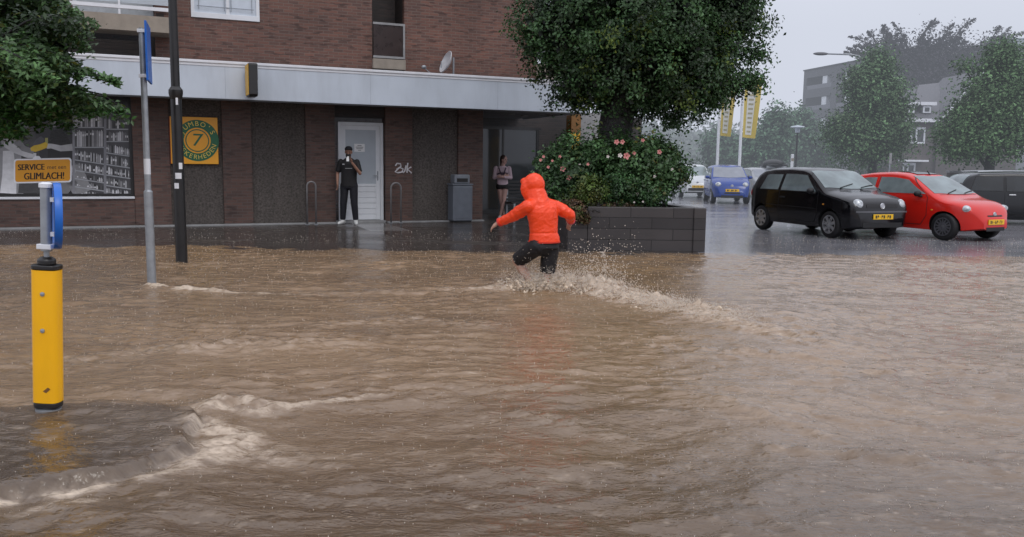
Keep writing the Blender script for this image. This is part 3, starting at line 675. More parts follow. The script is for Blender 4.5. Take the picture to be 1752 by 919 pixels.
# black lamp pole
l0 = gp(311, 447, 0); zc_ = at(303, 158, l0.y).z
lp = empty('lamp_pole', (l0.x, l0.y, 0), 0, 'black lamp post with a collar and white stickers in front of the orange board', 'lamp post')
mb = MB(); mb.tube([(0, 0, -.2), (0, 0, zc_-.02)], [.083, .075], 20); mb.tube([(0, 0, zc_+.03), (0, 0, 6.5)], [.062, .05], 20); mb.build('pole', M['black'], lp, smooth=30)
mb = MB(); mb.lathe([(.076, -.10), (.088, -.06), (.098, -.02), (.098, .03), (.07, .07), (.06, .08)], 20, c=(0, 0, zc_)); mb.build('collar', M['black'], lp, smooth=30)
mb = MB(); mb.tube([(0, 0, 6.5), (.15, -.1, 6.9), (.7, -.4, 7.1)], .035, 10); mb.ell((.9, -.5, 7.08), .35, .14, .07); mb.build('lamp_head', M['black'], lp)
def decal(o, pole_r, pxx, pyy, w_, h_, name, m, base):
    c = at(pxx, pyy, base.y-pole_r); mb = MB(); x0 = c.x-base.x; a0 = math.asin(max(-.95, min(.95, x0/pole_r)))
    vs = []
    for i in range(5):
        a = a0+(i/4-.5)*w_/pole_r; x, y = (pole_r+.003)*math.sin(a), -(pole_r+.003)*math.cos(a); vs += [(x, y, c.z-h_/2), (x, y, c.z+h_/2)]
    mb.add(vs, [(2*i, 2*i+2, 2*i+3, 2*i+1) for i in range(4)]); mb.build(name, m, o, fix=False)
for (a_, b_, w_, h_) in ((308, 284, .05, .09), (305, 301, .085, .085), (302, 318, .065, .08)): decal(lp, .081, a_, b_, w_, h_, 'sticker', M['trim'], l0)
decal(lp, .078, 302, 172, .03, .12, 'sticker', M['trim'], l0)
# ================================================================== ground, paving, water
def stripe_link(nt, L, tc, sx, sy, scale, detail=5, rough=.6, dist=0.0):
    mp = N(nt, 'ShaderNodeMapping'); mp.inputs['Scale'].default_value = (sx, sy, 1); L(tc.outputs['Object'], mp.inputs['Vector'])
    nz = N(nt, 'ShaderNodeTexNoise'); nz.inputs['Scale'].default_value = scale; nz.inputs['Detail'].default_value = detail; nz.inputs['Roughness'].default_value = rough; nz.inputs['Distortion'].default_value = dist
    L(mp.outputs[0], nz.inputs['Vector']); return nz.outputs['Fac']
def rng(nt, L, src, a, b, c, d):
    r = N(nt, 'ShaderNodeMapRange'); r.inputs[1].default_value = a; r.inputs[2].default_value = b; r.inputs[3].default_value = c; r.inputs[4].default_value = d
    L(src, r.inputs[0]); return r.outputs[0]
def wet_ground(name, c_lo, c_hi, rough_lo, rough_hi, tile=None, bump=.35):
    m, nt, b = nmat(name); L = nt.links.new; tc = N(nt, 'ShaderNodeTexCoord')
    big = stripe_link(nt, L, tc, .35, 1.0, 1.0, 5); fine = stripe_link(nt, L, tc, 1, 1, 26, 4)
    mx = N(nt, 'ShaderNodeMix', data_type='RGBA'); mx.inputs[6].default_value = (*c_lo, 1); mx.inputs[7].default_value = (*c_hi, 1); L(fine, mx.inputs[0]); col = mx.outputs[2]
    h = fine
    if tile:
        bt = N(nt, 'ShaderNodeTexBrick'); mp = N(nt, 'ShaderNodeMapping'); mp.inputs['Rotation'].default_value = (0, 0, -BA); L(tc.outputs['Object'], mp.inputs[0]); L(mp.outputs[0], bt.inputs['Vector'])
        bt.inputs['Scale'].default_value = 1; bt.inputs['Brick Width'].default_value = tile[0]; bt.inputs['Row Height'].default_value = tile[1]; bt.inputs['Mortar Size'].default_value = .012
        bt.inputs['Color1'].default_value = (1, 1, 1, 1); bt.inputs['Color2'].default_value = (.75, .74, .73, 1); bt.inputs['Mortar'].default_value = (.35, .33, .3, 1)
        mu = N(nt, 'ShaderNodeMix', data_type='RGBA', blend_type='MULTIPLY'); mu.inputs[0].default_value = 1; L(col, mu.inputs[6]); L(bt.outputs['Color'], mu.inputs[7]); col = mu.outputs[2]
    L(col, b.inputs['Base Color'])
    L(rng(nt, L, big, .35, .65, rough_lo, rough_hi), b.inputs['Roughness']); b.inputs['Specular IOR Level'].default_value = .5
    rip = stripe_link(nt, L, tc, 1, 1.6, 9, 3)
    ad = N(nt, 'ShaderNodeMath', operation='ADD'); L(rng(nt, L, h, 0, 1, 0, .35), ad.inputs[0]); L(rip, ad.inputs[1])
    bp = N(nt, 'ShaderNodeBump'); bp.inputs['Strength'].default_value = bump; bp.inputs['Distance'].default_value = .02; L(ad.outputs[0], bp.inputs['Height']); L(bp.outputs[0], b.inputs['Normal'])
    return m
YS = 14.55                                         # where the brown water meets the paving
def gz(x, y): return np.clip((y-YS)*0.05, -0.25, 0.0)+0.012*(1-np.exp(-np.maximum(y-YS, 0)/1.5))
def sheet(name, xs, ys, zf, m, kind='structure', parent=None):
    X, Y = np.meshgrid(xs, ys); Z = zf(X, Y); nx, ny = len(xs), len(ys)
    me = bpy.data.meshes.new(name); v = np.stack([X, Y, Z], -1).reshape(-1, 3)
    i = np.arange(nx*ny).reshape(ny, nx); q = np.stack([i[:-1, :-1], i[:-1, 1:], i[1:, 1:], i[1:, :-1]], -1).reshape(-1, 4)
    me.vertices.add(len(v)); me.vertices.foreach_set('co', v.ravel()); me.loops.add(q.size); me.loops.foreach_set('vertex_index', q.ravel())
    me.polygons.add(len(q)); me.polygons.foreach_set('loop_start', np.arange(0, q.size, 4)); me.polygons.foreach_set('loop_total', np.full(len(q), 4))
    me.update(); me.validate(); me.shade_smooth(); me.materials.append(m)
    o = bpy.data.objects.new(name, me); C.objects.link(o); tag(o, kind=kind); return o, v
sheet('ground', np.array([-900, -60, -20, 20, 60, 900.]), np.array([-60, 4, 13, 60, 200, 1200.]), lambda x, y: x*0-0.32, wet_ground('ground_soil', (.05, .05, .048), (.08, .078, .07), .5, .8))
asph = wet_ground('wet_asphalt', (.150, .148, .160), (.210, .207, .222), .08, .26, bump=.26)
xs = np.concatenate([[-0.5, 1.0], np.linspace(2, 40, 24), [60, 90, 140]]); ys = np.concatenate([np.linspace(12.5, 16.5, 17), np.linspace(17, 60, 22), [80, 110, 160]])
sheet('parking_ground', xs, ys, lambda x, y: gz(x, y), asph)
pav = wet_ground('wet_paving', (.050, .041, .036), (.090, .075, .066), .08, .32, tile=(.3, .3), bump=.22)
xs = np.concatenate([[-60, -30], np.linspace(-16, 3.2, 20)]); ys = np.concatenate([np.linspace(12.5, 16.5, 17), np.linspace(17, 30, 8)])
sheet('pavement', xs, ys, lambda x, y: gz(x, y)+.004+.014*smoothstep(YS+.5, YS+3, y), pav)
# tile walkway leading to the door, whose reflection is painted in as lighter colour
wk = wet_ground('door_reflection_tiles', (.16, .15, .145), (.24, .23, .22), .07, .26, tile=(.3, .3), bump=.2)
mb = MB(); s0, s1 = S(596, 380), S(656, 380)
qa, qb = bw(s0, -.02, .036), bw(s1, -.02, .036); qc, qd = bw(s1-.1, -2.5, .0285), bw(s0-.1, -2.5, .0285)
mb.quad(qd, qc, qb, qa); o = mb.build('walkway', wk); tag(o, kind='structure')
# stone edge along the wall
mb = MB(); mb.box(S_L, dl-.01, -.14, -.003, -.02, GZ+.03); mb.box(dr+.01, S_REC, -.14, -.003, -.02, GZ+.03); mb.build('plinth_kerb', M['concrete_grey'], bld, bevel=.01)

# ---- the flood : one height field
x0w, x1w, y0w, y1w, stp = -11.0, 12.0, 1.6, 15.6, 0.026
xs = np.arange(x0w, x1w, stp); ys = np.arange(y0w, y1w, stp); X, Y = np.meshgrid(xs, ys)
isl = [gp(*p) for p in ((-200, 845), (-60, 835), (60, 822), (130, 812), (200, 799), (262, 784), (305, 762), (328, 736), (337, 712), (326, 696), (280, 686), (180, 684), (0, 690), (-200, 700))]
IP = np.array([(p.x, p.y) for p in isl])
def sdf_poly(px, py, P):
    d = np.full(px.shape, 1e9); ins = np.zeros(px.shape, bool); n = len(P)
    for i in range(n):
        a, b = P[i], P[(i+1) % n]; e = b-a; wx, wy = px-a[0], py-a[1]
        t = np.clip((wx*e[0]+wy*e[1])/(e@e), 0, 1); d = np.minimum(d, (wx-e[0]*t)**2+(wy-e[1]*t)**2)
        c = ((a[1] <= py) & (b[1] > py)) | ((b[1] <= py) & (a[1] > py))
        with np.errstate(divide='ignore', invalid='ignore'): xi = a[0]+(py-a[1])/(e[1] if abs(e[1]) > 1e-9 else 1e-9)*e[0]
        ins ^= c & (px < xi)
    d = np.sqrt(d); return np.where(ins, -d, d)
near = (X < -.9) & (Y < 6.5)
SD = np.full(X.shape, 3.0); SD[near] = sdf_poly(X[near]+.045*perlin(X[near]/.22, Y[near]/.22, 3)+.02*perlin(X[near]/.07, Y[near]/.07, 5), Y[near], IP)
yl = 5.05-0.02*(X+2)+.25*perlin(X/1.1, Y*0+3.3, 9)                     # hydraulic line right of the island
low = 1-smoothstep(yl-.55, yl+.55, Y)
low = low*(1-.85*smoothstep(-.5, 4.0, X))
back = smoothstep(5.0, 5.35, Y)                                        # behind the island the water stays high
base = -0.058*low
edge = smoothstep(-.022, .030, SD)
islz = .006+.010*perlin(X/.30, Y/.12, 2)+.006*perlin(X/.10, Y/.06, 4)
L0 = np.where(SD < .4, islz*(1-edge)+base*edge, base)
# flow ripples : two rotated, anisotropic, domain-warped noises
wx = .35*perlin(X/1.9, Y/1.5, 21); wy = .30*perlin(X/1.7, Y/1.6, 22)
def rip(ax, sx, sy, seed):
    c, s = math.cos(ax), math.sin(ax); u = (X+wx)*c+(Y+wy)*s; v = -(X+wx)*s+(Y+wy)*c
    return perlin(u/sx, v/sy, seed)
rg = lambda n: 1-np.abs(n)*2.0
right = smoothstep(-1.5, 4.0, X+.25*(Y-8))
h = .030*rip(.08, 1.5, .65, 1)+.020*rip(-.12, .62, .26, 2)
h += .016*(rg(rip(.05, .75, .30, 3))-.5)*(1-.35*right)
h += .016*(rg(rip(-.62, .55, .20, 4))-.5)*right
h += .011*rip(-.55, .24, .14, 5)*(.45+.75*right)+.010*rip(.25, .26, .11, 6)
h += .0060*rip(.0, .15, .075, 7)+.0045*rip(.5, .095, .06, 8)+.005*(rg(rip(-.2, .2, .09, 9))-.5)
gust = (.70+.5*perlin(X/2.6, Y/1.5, 31))*(1-.22*right)
inside = 1-smoothstep(-.10, .05, SD)
Hh = L0+h*gust*np.clip(1-.35*inside, 0, 1)
foam = np.zeros_like(X)
streak = .5+.5*perlin(X/.30, Y/.07, 41); streak2 = .5+.5*perlin(X/.11, Y/.045, 42); patch = .5+.5*perlin(X/1.4, Y/.5, 43)
foam += .22*smoothstep(.62, .95, streak)*smoothstep(.40, .8, patch)+.30*smoothstep(.72, 1.0, streak2)
def trail(pts, width, amp, fo, seed, up=1.0):
    """a turbulent band along a polyline of ground points: raises the surface and whitens it"""
    global Hh, foam
    P = [gp(*p) for p in pts]; W = width if hasattr(width, '__len__') else [width]*len(P); A = amp if hasattr(amp, '__len__') else [amp]*len(P); F = fo if hasattr(fo, '__len__') else [fo]*len(P)
    D = np.full(X.shape, 1e9); WW = np.ones_like(X); AA = np.zeros_like(X); FF = np.zeros_like(X)
    for i in range(len(P)-1):
        a, b = np.array((P[i].x, P[i].y)), np.array((P[i+1].x, P[i+1].y)); e = b-a
        t = np.clip(((X-a[0])*e[0]+(Y-a[1])*e[1])/(e@e), 0, 1); d = np.hypot(X-a[0]-e[0]*t, Y-a[1]-e[1]*t)
        w_ = W[i]+(W[i+1]-W[i])*t; dd = d/w_; k = dd < D
        D[k] = dd[k]; AA[k] = (A[i]+(A[i+1]-A[i])*t)[k]; FF[k] = (F[i]+(F[i+1]-F[i])*t)[k]
    D = D+.35*perlin(X/.35, Y/.2, seed)
    g = np.exp(-np.clip(D, 0, 9)**2*1.3)
    tb = .55+.65*(rg(perlin(X/.22, Y/.10, seed+1))-.35)+.45*perlin(X/.09, Y/.055, seed+2)+.25*perlin(X/.05, Y/.035, seed+5)
    Hh = Hh+g*AA*tb*up
    foam = np.maximum(foam, np.clip(g*1.25, 0, 1)*FF*smoothstep(.36, .74, .5+.5*perlin(X/.17, Y/.075, seed+3)+.28*perlin(X/.06, Y/.035, seed+7)+.16*g))
# behind the runner
trail([(880, 492), (930, 490), (1010, 492), (1090, 512), (1190, 533), (1310, 560)], [.22, .34, .38, .36, .32, .22], [.07, .21, .15, .075, .04, .01], [.7, 1.0, 1.0, .8, .55, .12], 51)
trail([(1195, 532), (1240, 536)], [.14, .13], [.065, .055], [.6, .5], 56)
trail([(760, 493), (860, 494)], [.10, .2], [.02, .04], [.6, .8], 61)
trail([(1190, 540), (1330, 572), (1480, 600)], [.18, .22, .18], [.02, .03, .02], [.45, .3, .12], 65)
# behind the sign pole
trail([(258, 491), (300, 494), (345, 498), (400, 501), (560, 503)], [.09, .10, .09, .08, .07], [.06, .04, .025, .015, .0], [1.0, 1, .95, .7, .2], 71)
trail([(450, 498), (620, 500), (820, 496)], .12, .012, [.10, .18, .15], 75)
# turbulence where the flow drops past the island
trail([(345, 690), (392, 684), (440, 690)], [.11, .13, .11], [.045, .055, .04], [.6, .7, .55], 81)
trail([(440, 692), (520, 684), (620, 674), (735, 668)], [.08, .05, .04, .03], [.032, .024, .018, .01], [.6, .6, .45, .2], 85)
trail([(345, 715), (400, 738), (330, 775), (250, 800)], [.13, .20, .13, .07], [.03, .03, .025, .015], [.55, .7, .65, .5], 91)
trail([(360, 765), (450, 758), (560, 765)], [.2, .18, .10], [.015, .015, .01], [.55, .4, .15], 95)
trail([(-120, 852), (0, 835), (90, 826), (180, 814), (260, 798)], [.030, .035, .035, .04, .045], .014, [.8, .9, .9, .85, .7], 101)
trail([(60, 845), (150, 838)], .06, .01, .5, 105)
# mid-stream chop
trail([(60, 625), (250, 598), (420, 590), (600, 585)], .25, .028, [.16, .22, .18, .05], 111)
trail([(560, 556), (700, 545), (830, 556)], .2, .024, [.16, .2, .1], 115)
trail([(1120, 530), (1250, 548)], .16, .03, .5, 119)
for (pa, pb, w_, a_) in (((1330, 758), (1560, 775), .10, .035), ((1250, 690), (1420, 735), .09, .02), ((1080, 590), (1420, 612), .12, .03), ((1400, 632), (1700, 640), .12, .028), ((1600, 790), (1740, 800), .1, .02), ((900, 700), (1080, 740), .1, .02)):
    trail([pa, pb], w_, a_, .10, int(pa[0]))
fall = np.exp(-((SD-.02)/.05)**2)*(Y < 5.0)
foam = np.maximum(foam, .12*fall*smoothstep(.45, .8, .5+.5*perlin(X/.06, Y/.3, 121))*np.clip(low*1.2, 0, 1))
Hh += fall*(.014*perlin(X/.05, Y/.20, 122)+.008*perlin(X/.035, Y/.05, 123))*low
# settle on to the paving at the far shore
shore = smoothstep(YS-.9, YS+.7, Y); Hh = Hh*(1-.80*shore)-.030*smoothstep(YS, YS+.9, Y)-.004
foam = np.clip(foam, 0, 1)*(1-.6*shore)
grey = np.clip(1-smoothstep(-.12, .02, SD), 0, 1)

m, nt, b = nmat('muddy_water'); L = nt.links.new; tc = N(nt, 'ShaderNodeTexCoord')
at_ = N(nt, 'ShaderNodeVertexColor', layer_name='Col'); sp = N(nt, 'ShaderNodeSeparateColor'); L(at_.outputs[0], sp.inputs[0])
n1 = stripe_link(nt, L, tc, .45, 1.2, .9, 5); n2 = stripe_link(nt, L, tc, 5, 15, 1.4, 6, .65, .6); n3 = stripe_link(nt, L, tc, 16, 34, 1.6, 3, .5)
mx = N(nt, 'ShaderNodeMix', data_type='RGBA'); mx.inputs[6].default_value = (.195, .120, .062, 1); mx.inputs[7].default_value = (.285, .186, .104, 1); L(rng(nt, L, n1, .3, .7, 0, 1), mx.inputs[0])
m2 = N(nt, 'ShaderNodeMix', data_type='RGBA'); L(mx.outputs[2], m2.inputs[6]); m2.inputs[7].default_value = (.40, .285, .185, 1); L(rng(nt, L, n2, .52, .74, 0, .5), m2.inputs[0])
m3 = N(nt, 'ShaderNodeMix', data_type='RGBA'); L(m2.outputs[2], m3.inputs[6]); m3.inputs[7].default_value = (.105, .062, .034, 1); L(rng(nt, L, n2, .46, .30, 0, .45), m3.inputs[0])
m4 = N(nt, 'ShaderNodeMix', data_type='RGBA'); L(m3.outputs[2], m4.inputs[6]); m4.inputs[7].default_value = (.098, .072, .052, 1)
mg = N(nt, 'ShaderNodeMath', operation='MULTIPLY'); mg.inputs[1].default_value = .62; L(sp.outputs[1], mg.inputs[0]); L(mg.outputs[0], m4.inputs[0])
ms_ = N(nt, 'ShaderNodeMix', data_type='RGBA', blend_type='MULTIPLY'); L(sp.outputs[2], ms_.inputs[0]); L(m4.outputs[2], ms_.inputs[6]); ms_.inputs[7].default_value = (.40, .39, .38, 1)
m5 = N(nt, 'ShaderNodeMix', data_type='RGBA'); L(ms_.outputs[2], m5.inputs[6]); m5.inputs[7].default_value = (.64, .52, .40, 1)
fm = N(nt, 'ShaderNodeMath', operation='MULTIPLY'); L(sp.outputs[0], fm.inputs[0]); L(rng(nt, L, n3, .30, .62, .35, 1.15), fm.inputs[1]); L(fm.outputs[0], m5.inputs[0])
vs_ = N(nt, 'ShaderNodeTexVoronoi'); vs_.inputs['Scale'].default_value = 17; mps = N(nt, 'ShaderNodeMapping'); mps.inputs['Scale'].default_value = (.75, 1.15, 1); L(tc.outputs['Object'], mps.inputs['Vector']); L(mps.outputs[0], vs_.inputs['Vector'])
sc_ = N(nt, 'ShaderNodeSeparateColor'); L(vs_.outputs['Color'], sc_.inputs[0])
fk = N(nt, 'ShaderNodeMath', operation='MULTIPLY'); L(rng(nt, L, vs_.outputs['Distance'], .05, .24, 1, 0), fk.inputs[0]); L(rng(nt, L, sc_.outputs[0], .45, .9, 0, .38), fk.inputs[1])
m6 = N(nt, 'ShaderNodeMix', data_type='RGBA'); L(fk.outputs[0], m6.inputs[0]); L(m5.outputs[2], m6.inputs[6]); m6.inputs[7].default_value = (.46, .35, .25, 1)
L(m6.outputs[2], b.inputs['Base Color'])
L(rng(nt, L, fm.outputs[0], 0, .8, .10, .55), b.inputs['Roughness']); b.inputs['IOR'].default_value = 1.55; b.inputs['Coat Weight'].default_value = .30; b.inputs['Coat IOR'].default_value = 1.4; b.inputs['Coat Roughness'].default_value = .10; b.inputs['Specular IOR Level'].default_value = .5
# fine ripples and rain pits
vo = N(nt, 'ShaderNodeTexVoronoi'); vo.inputs['Scale'].default_value = 11; vo.inputs['Randomness'].default_value = 1; L(tc.outputs['Object'], vo.inputs['Vector'])
pit = rng(nt, L, vo.outputs['Distance'], .0, .28, 1.0, 0)
mpq = N(nt, 'ShaderNodeMapping'); mpq.inputs['Rotation'].default_value = (0, 0, .55); mpq.inputs['Scale'].default_value = (9, 17, 1); L(tc.outputs['Object'], mpq.inputs['Vector'])
nq = N(nt, 'ShaderNodeTexNoise'); nq.inputs['Scale'].default_value = 1.0; nq.inputs['Detail'].default_value = 4; nq.inputs['Distortion'].default_value = .8; L(mpq.outputs[0], nq.inputs['Vector'])
a0 = N(nt, 'ShaderNodeMath', operation='ADD'); L(rng(nt, L, n2, 0, 1, 0, .55), a0.inputs[0]); L(rng(nt, L, nq.outputs['Fac'], 0, 1, 0, .9), a0.inputs[1])
a1 = N(nt, 'ShaderNodeMath', operation='ADD'); L(a0.outputs[0], a1.inputs[0]); L(rng(nt, L, n3, 0, 1, 0, .55), a1.inputs[1])
vo2 = N(nt, 'ShaderNodeTexVoronoi'); vo2.inputs['Scale'].default_value = 7; L(tc.outputs['Object'], vo2.inputs['Vector'])
spk = rng(nt, L, vo2.outputs['Distance'], .05, .17, 1.0, 0)
ring = N(nt, 'ShaderNodeMath', operation='SINE'); rs_ = N(nt, 'ShaderNodeMath', operation='MULTIPLY'); rs_.inputs[1].default_value = 42; L(vo2.outputs['Distance'], rs_.inputs[0]); L(rs_.outputs[0], ring.inputs[0])
rm_ = N(nt, 'ShaderNodeMath', operation='MULTIPLY'); L(ring.outputs[0], rm_.inputs[0]); L(rng(nt, L, vo2.outputs['Distance'], .12, .42, .12, 0), rm_.inputs[1])
a3 = N(nt, 'ShaderNodeMath', operation='ADD'); L(a1.outputs[0], a3.inputs[0]); L(rm_.outputs[0], a3.inputs[1])
a2 = N(nt, 'ShaderNodeMath', operation='ADD'); L(a3.outputs[0], a2.inputs[0]); L(rng(nt, L, pit, 0, 1, 0, .55), a2.inputs[1])
bp = N(nt, 'ShaderNodeBump'); bp.inputs['Strength'].default_value = .44; bp.inputs['Distance'].default_value = .020; L(a2.outputs[0], bp.inputs['Height']); L(bp.outputs[0], b.inputs['Normal']); L(bp.outputs[0], b.inputs['Coat Normal'])
WATER = m
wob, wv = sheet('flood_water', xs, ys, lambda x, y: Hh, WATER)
ca = wob.data.color_attributes.new('Col', 'FLOAT_COLOR', 'POINT'); cc = np.zeros((X.size, 4), np.float32); cc[:, 0] = foam.ravel(); cc[:, 1] = grey.ravel(); shade_and_edge = 1-smoothstep(2.6, 6.8, Y+.5*perlin(X/1.5, Y/1.1, 301)); shade_and_edge = np.clip(shade_and_edge+.9*np.exp(-((SD-.0)/.035)**2)*(Y < 5.0)*low, 0, 1.25); cc[:, 2] = shade_and_edge.ravel(); cc[:, 3] = 1; ca.data.foreach_set('color', cc.ravel())  # blue channel: shade painted into the near water's colour, plus dark brown island edge
# the flood carries on outside the finely modelled stretch
mb = MB(); zz = -.03
for (a, b_, c, d) in ((-60, x0w, y0w, 13.6), (x1w-.03, 60, y0w, 14.2), (-60, 60, -30, y0w)): mb.quad((a, c, zz), (b_, c, zz), (b_, d, zz), (a, d, zz), col=(0, 0, 0))
o = mb.build('outer_water', WATER); tag(o, kind='structure')
def wh(x, y):
    i = int(np.clip((y-y0w)/stp, 0, len(ys)-1)); j = int(np.clip((x-x0w)/stp, 0, len(xs)-1)); return float(Hh[i, j])

# ---- splash : thrown water, drops and torn sheets
froth = mat('froth', (.68, .55, .41), .22, .5, var=.35, scale=16, bump=.5, bscale=40)
ft = froth.node_tree; fb = ft.nodes['Principled BSDF']; fn = N(ft, 'ShaderNodeTexNoise'); fn.inputs['Scale'].default_value = 22; fn.inputs['Detail'].default_value = 5; fc = N(ft, 'ShaderNodeTexCoord'); ft.links.new(fc.outputs['Object'], fn.inputs['Vector'])
ftr = N(ft, 'ShaderNodeBsdfTransparent'); fmx = N(ft, 'ShaderNodeMixShader'); ft.links.new(rng(ft, ft.links.new, fn.outputs['Fac'], .44, .60, .08, .80), fmx.inputs[0]); ft.links.new(fb.outputs[0], fmx.inputs[1]); ft.links.new(ftr.outputs[0], fmx.inputs[2]); ft.links.new(fmx.outputs[0], ft.nodes['Material Output'].inputs[0])
dropm, nt, b = nmat('water_drop'); b.inputs['Base Color'].default_value = (.70, .62, .53, 1); b.inputs['Roughness'].default_value = .08; b.inputs['IOR'].default_value = 1.33
tr = N(nt, 'ShaderNodeBsdfTransparent'); ms = N(nt, 'ShaderNodeMixShader'); ms.inputs[0].default_value = .35; nt.links.new(b.outputs[0], ms.inputs[1]); nt.links.new(tr.outputs[0], ms.inputs[2]); nt.links.new(ms.outputs[0], nt.nodes['Material Output'].inputs[0])
def ico(mb_v, mb_f, c, r, st=(1, 1, 1)):
    t = ICO0 if r < .009 else ICO1; n = len(mb_v); mb_v.extend([(c[0]+v[0]*r*st[0], c[1]+v[1]*r*st[1], c[2]+v[2]*r*st[2]) for v in t[0]]); mb_f.extend([(a+n, b+n, c_+n) for a, b, c_ in t[1]])
bm = bmesh.new(); bmesh.ops.create_icosphere(bm, subdivisions=1, radius=1); ICO1 = ([tuple(v.co) for v in bm.verts], [tuple(v.index for v in f.verts) for f in bm.faces]); bm.free()
bm = bmesh.new(); bmesh.ops.create_icosphere(bm, subdivisions=0 or 1, radius=1); bm.free()
_g = (1+5**.5)/2; _v = [Vector(p).normalized() for p in ((-1,_g,0),(1,_g,0),(-1,-_g,0),(1,-_g,0),(0,-1,_g),(0,1,_g),(0,-1,-_g),(0,1,-_g),(_g,0,-1),(_g,0,1),(-_g,0,-1),(-_g,0,1))]
ICO0 = ([tuple(p) for p in _v], [(0,11,5),(0,5,1),(0,1,7),(0,7,10),(0,10,11),(1,5,9),(5,11,4),(11,10,2),(10,7,6),(7,1,8),(3,9,4),(3,4,2),(3,2,6),(3,6,8),(3,8,9),(4,9,5),(2,4,11),(6,2,10),(8,6,7),(9,8,1)])
rs = random.Random(5)
sv, sf = [], []                                       # lumpy torn water, merged into one surface
dv, df = [], []                                       # free drops
line = [gp(*p) for p in ((905, 494), (940, 492), (985, 494), (1030, 500), (1090, 514), (1150, 526), (1210, 536), (1250, 540))]
def along(t):
    k = min(int(t*(len(line)-1)), len(line)-2); return line[k].lerp(line[k+1], t*(len(line)-1)-k)
# ragged fans of thrown water : each jet is a ballistic string of shrinking blobs
for k in range(420):
    t = rs.random()**1.7*.8; p = along(t); amp = (1-t)**.8
    vz = (.5+1.5*rs.random()**1.8)*(.35+.75*amp)*(1.25 if .12 < t < .40 else 1); vx = rs.gauss(.35, .55); vy = rs.gauss(0, .40)
    x, y, z = p.x+rs.gauss(0, .14), p.y+rs.gauss(0, .17), -.01; r_ = rs.uniform(.006, .019)*(.7+.6*amp); T = rs.uniform(.05, .15)
    nst = 10
    for i in range(nst):
        tt = T*i/nst; q = (x+vx*tt, y+vy*tt, z+vz*tt-4.9*tt*tt)
        if q[2] < -.05: break
        ico(sv, sf, (q[0]+rs.gauss(0, .004), q[1]+rs.gauss(0, .004), q[2]), r_*(1-.72*i/nst), (1, 1, 1.1))
    if rs.random() < .95:
        for _ in range(7):
            tt = T*rs.uniform(1.0, 1.9); z_ = z+vz*tt-4.9*tt*tt
            if z_ > .0: ico(dv, df, (x+vx*tt+rs.gauss(0, .025), y+vy*tt, z_+rs.gauss(0, .02)), rs.uniform(.0025, .0075))
# mound just behind the standing leg
for k in range(2000):
    t = rs.random()**1.3*.55; p = along(t); s_ = max(0, 1-t*1.6)
    ico(sv, sf, (p.x+rs.gauss(0, .13), p.y+rs.gauss(-.03, .13), rs.uniform(-.06, .03)+.15*s_*rs.random()**1.6), rs.uniform(.007, .024), (1.3, 1.1, .8))
for k in range(8):
    p = gp(1218, 534); ico(sv, sf, (p.x+rs.gauss(0, .07), p.y+rs.gauss(0, .06), rs.uniform(-.03, .09)), rs.uniform(.015, .035))
me = bpy.data.meshes.new('s'); me.from_pydata(sv, [], sf); t = bpy.data.objects.new('tmp', me); C.objects.link(t)
rm = t.modifiers.new('r', 'REMESH'); rm.mode = 'VOXEL'; rm.voxel_size = .0080; sm = t.modifiers.new('s', 'SMOOTH'); sm.iterations = 4
tx = bpy.data.textures.new('ruffle', 'CLOUDS'); tx.noise_scale = .028; tx.noise_depth = 4
dm = t.modifiers.new('d', 'DISPLACE'); dm.texture = tx; dm.strength = .030; dm.mid_level = .5; dm.texture_coords = 'LOCAL'
m2_ = bpy.data.meshes.new_from_object(t.evaluated_get(bpy.context.evaluated_depsgraph_get())); bpy.data.objects.remove(t); m2_.shade_smooth()
if not m2_.materials: m2_.materials.append(froth)
o = bpy.data.objects.new('splash', m2_); C.objects.link(o); tag(o, 'tan frothing splash of muddy water thrown up behind the runner', 'splash', kind='stuff')
# sprayed drops : high spray right of the runner and a low mist over the wake
for k in range(1100):
    u = rs.random(); cx_, cy_ = (1010, 1035)[rs.random() < .45], 0; px_ = rs.gauss(cx_, 32); z = abs(rs.gauss(0, .26))+.02
    p = gp(px_, 490); ico(dv, df, (p.x, p.y+rs.gauss(0, .18), z), rs.uniform(.0025, .0075)*(1 if z > .2 else 1.2), (1, 1, 1.2))
for k in range(13000):
    t = rs.random()**1.5; p = along(t); ico(dv, df, (p.x+rs.gauss(0, .2), p.y+rs.gauss(0, .2), abs(rs.gauss(0, .125))*max(.12, 1.15-1.1*t)*(1.3 if rs.random() < .3 else .8)+.02), rs.uniform(.0018, .0058))
for k in range(60):                                     # thin vertical jet
    p = gp(1033+rs.gauss(0, 3), 488); ico(dv, df, (p.x, p.y, .02+.42*rs.random()), rs.uniform(.004, .010), (1, 1, 1.6))
for k in range(120):
    p = gp(rs.uniform(858, 905), 492); ico(dv, df, (p.x, p.y+rs.gauss(0, .1), abs(rs.gauss(0, .06))), rs.uniform(.003, .008))
me = bpy.data.meshes.new('spray'); me.from_pydata(dv, [], df); me.shade_smooth(); me.materials.append(dropm)
o = bpy.data.objects.new('spray', me); C.objects.link(o); tag(o, 'fine drops of water spraying up behind the runner', 'spray', kind='stuff')
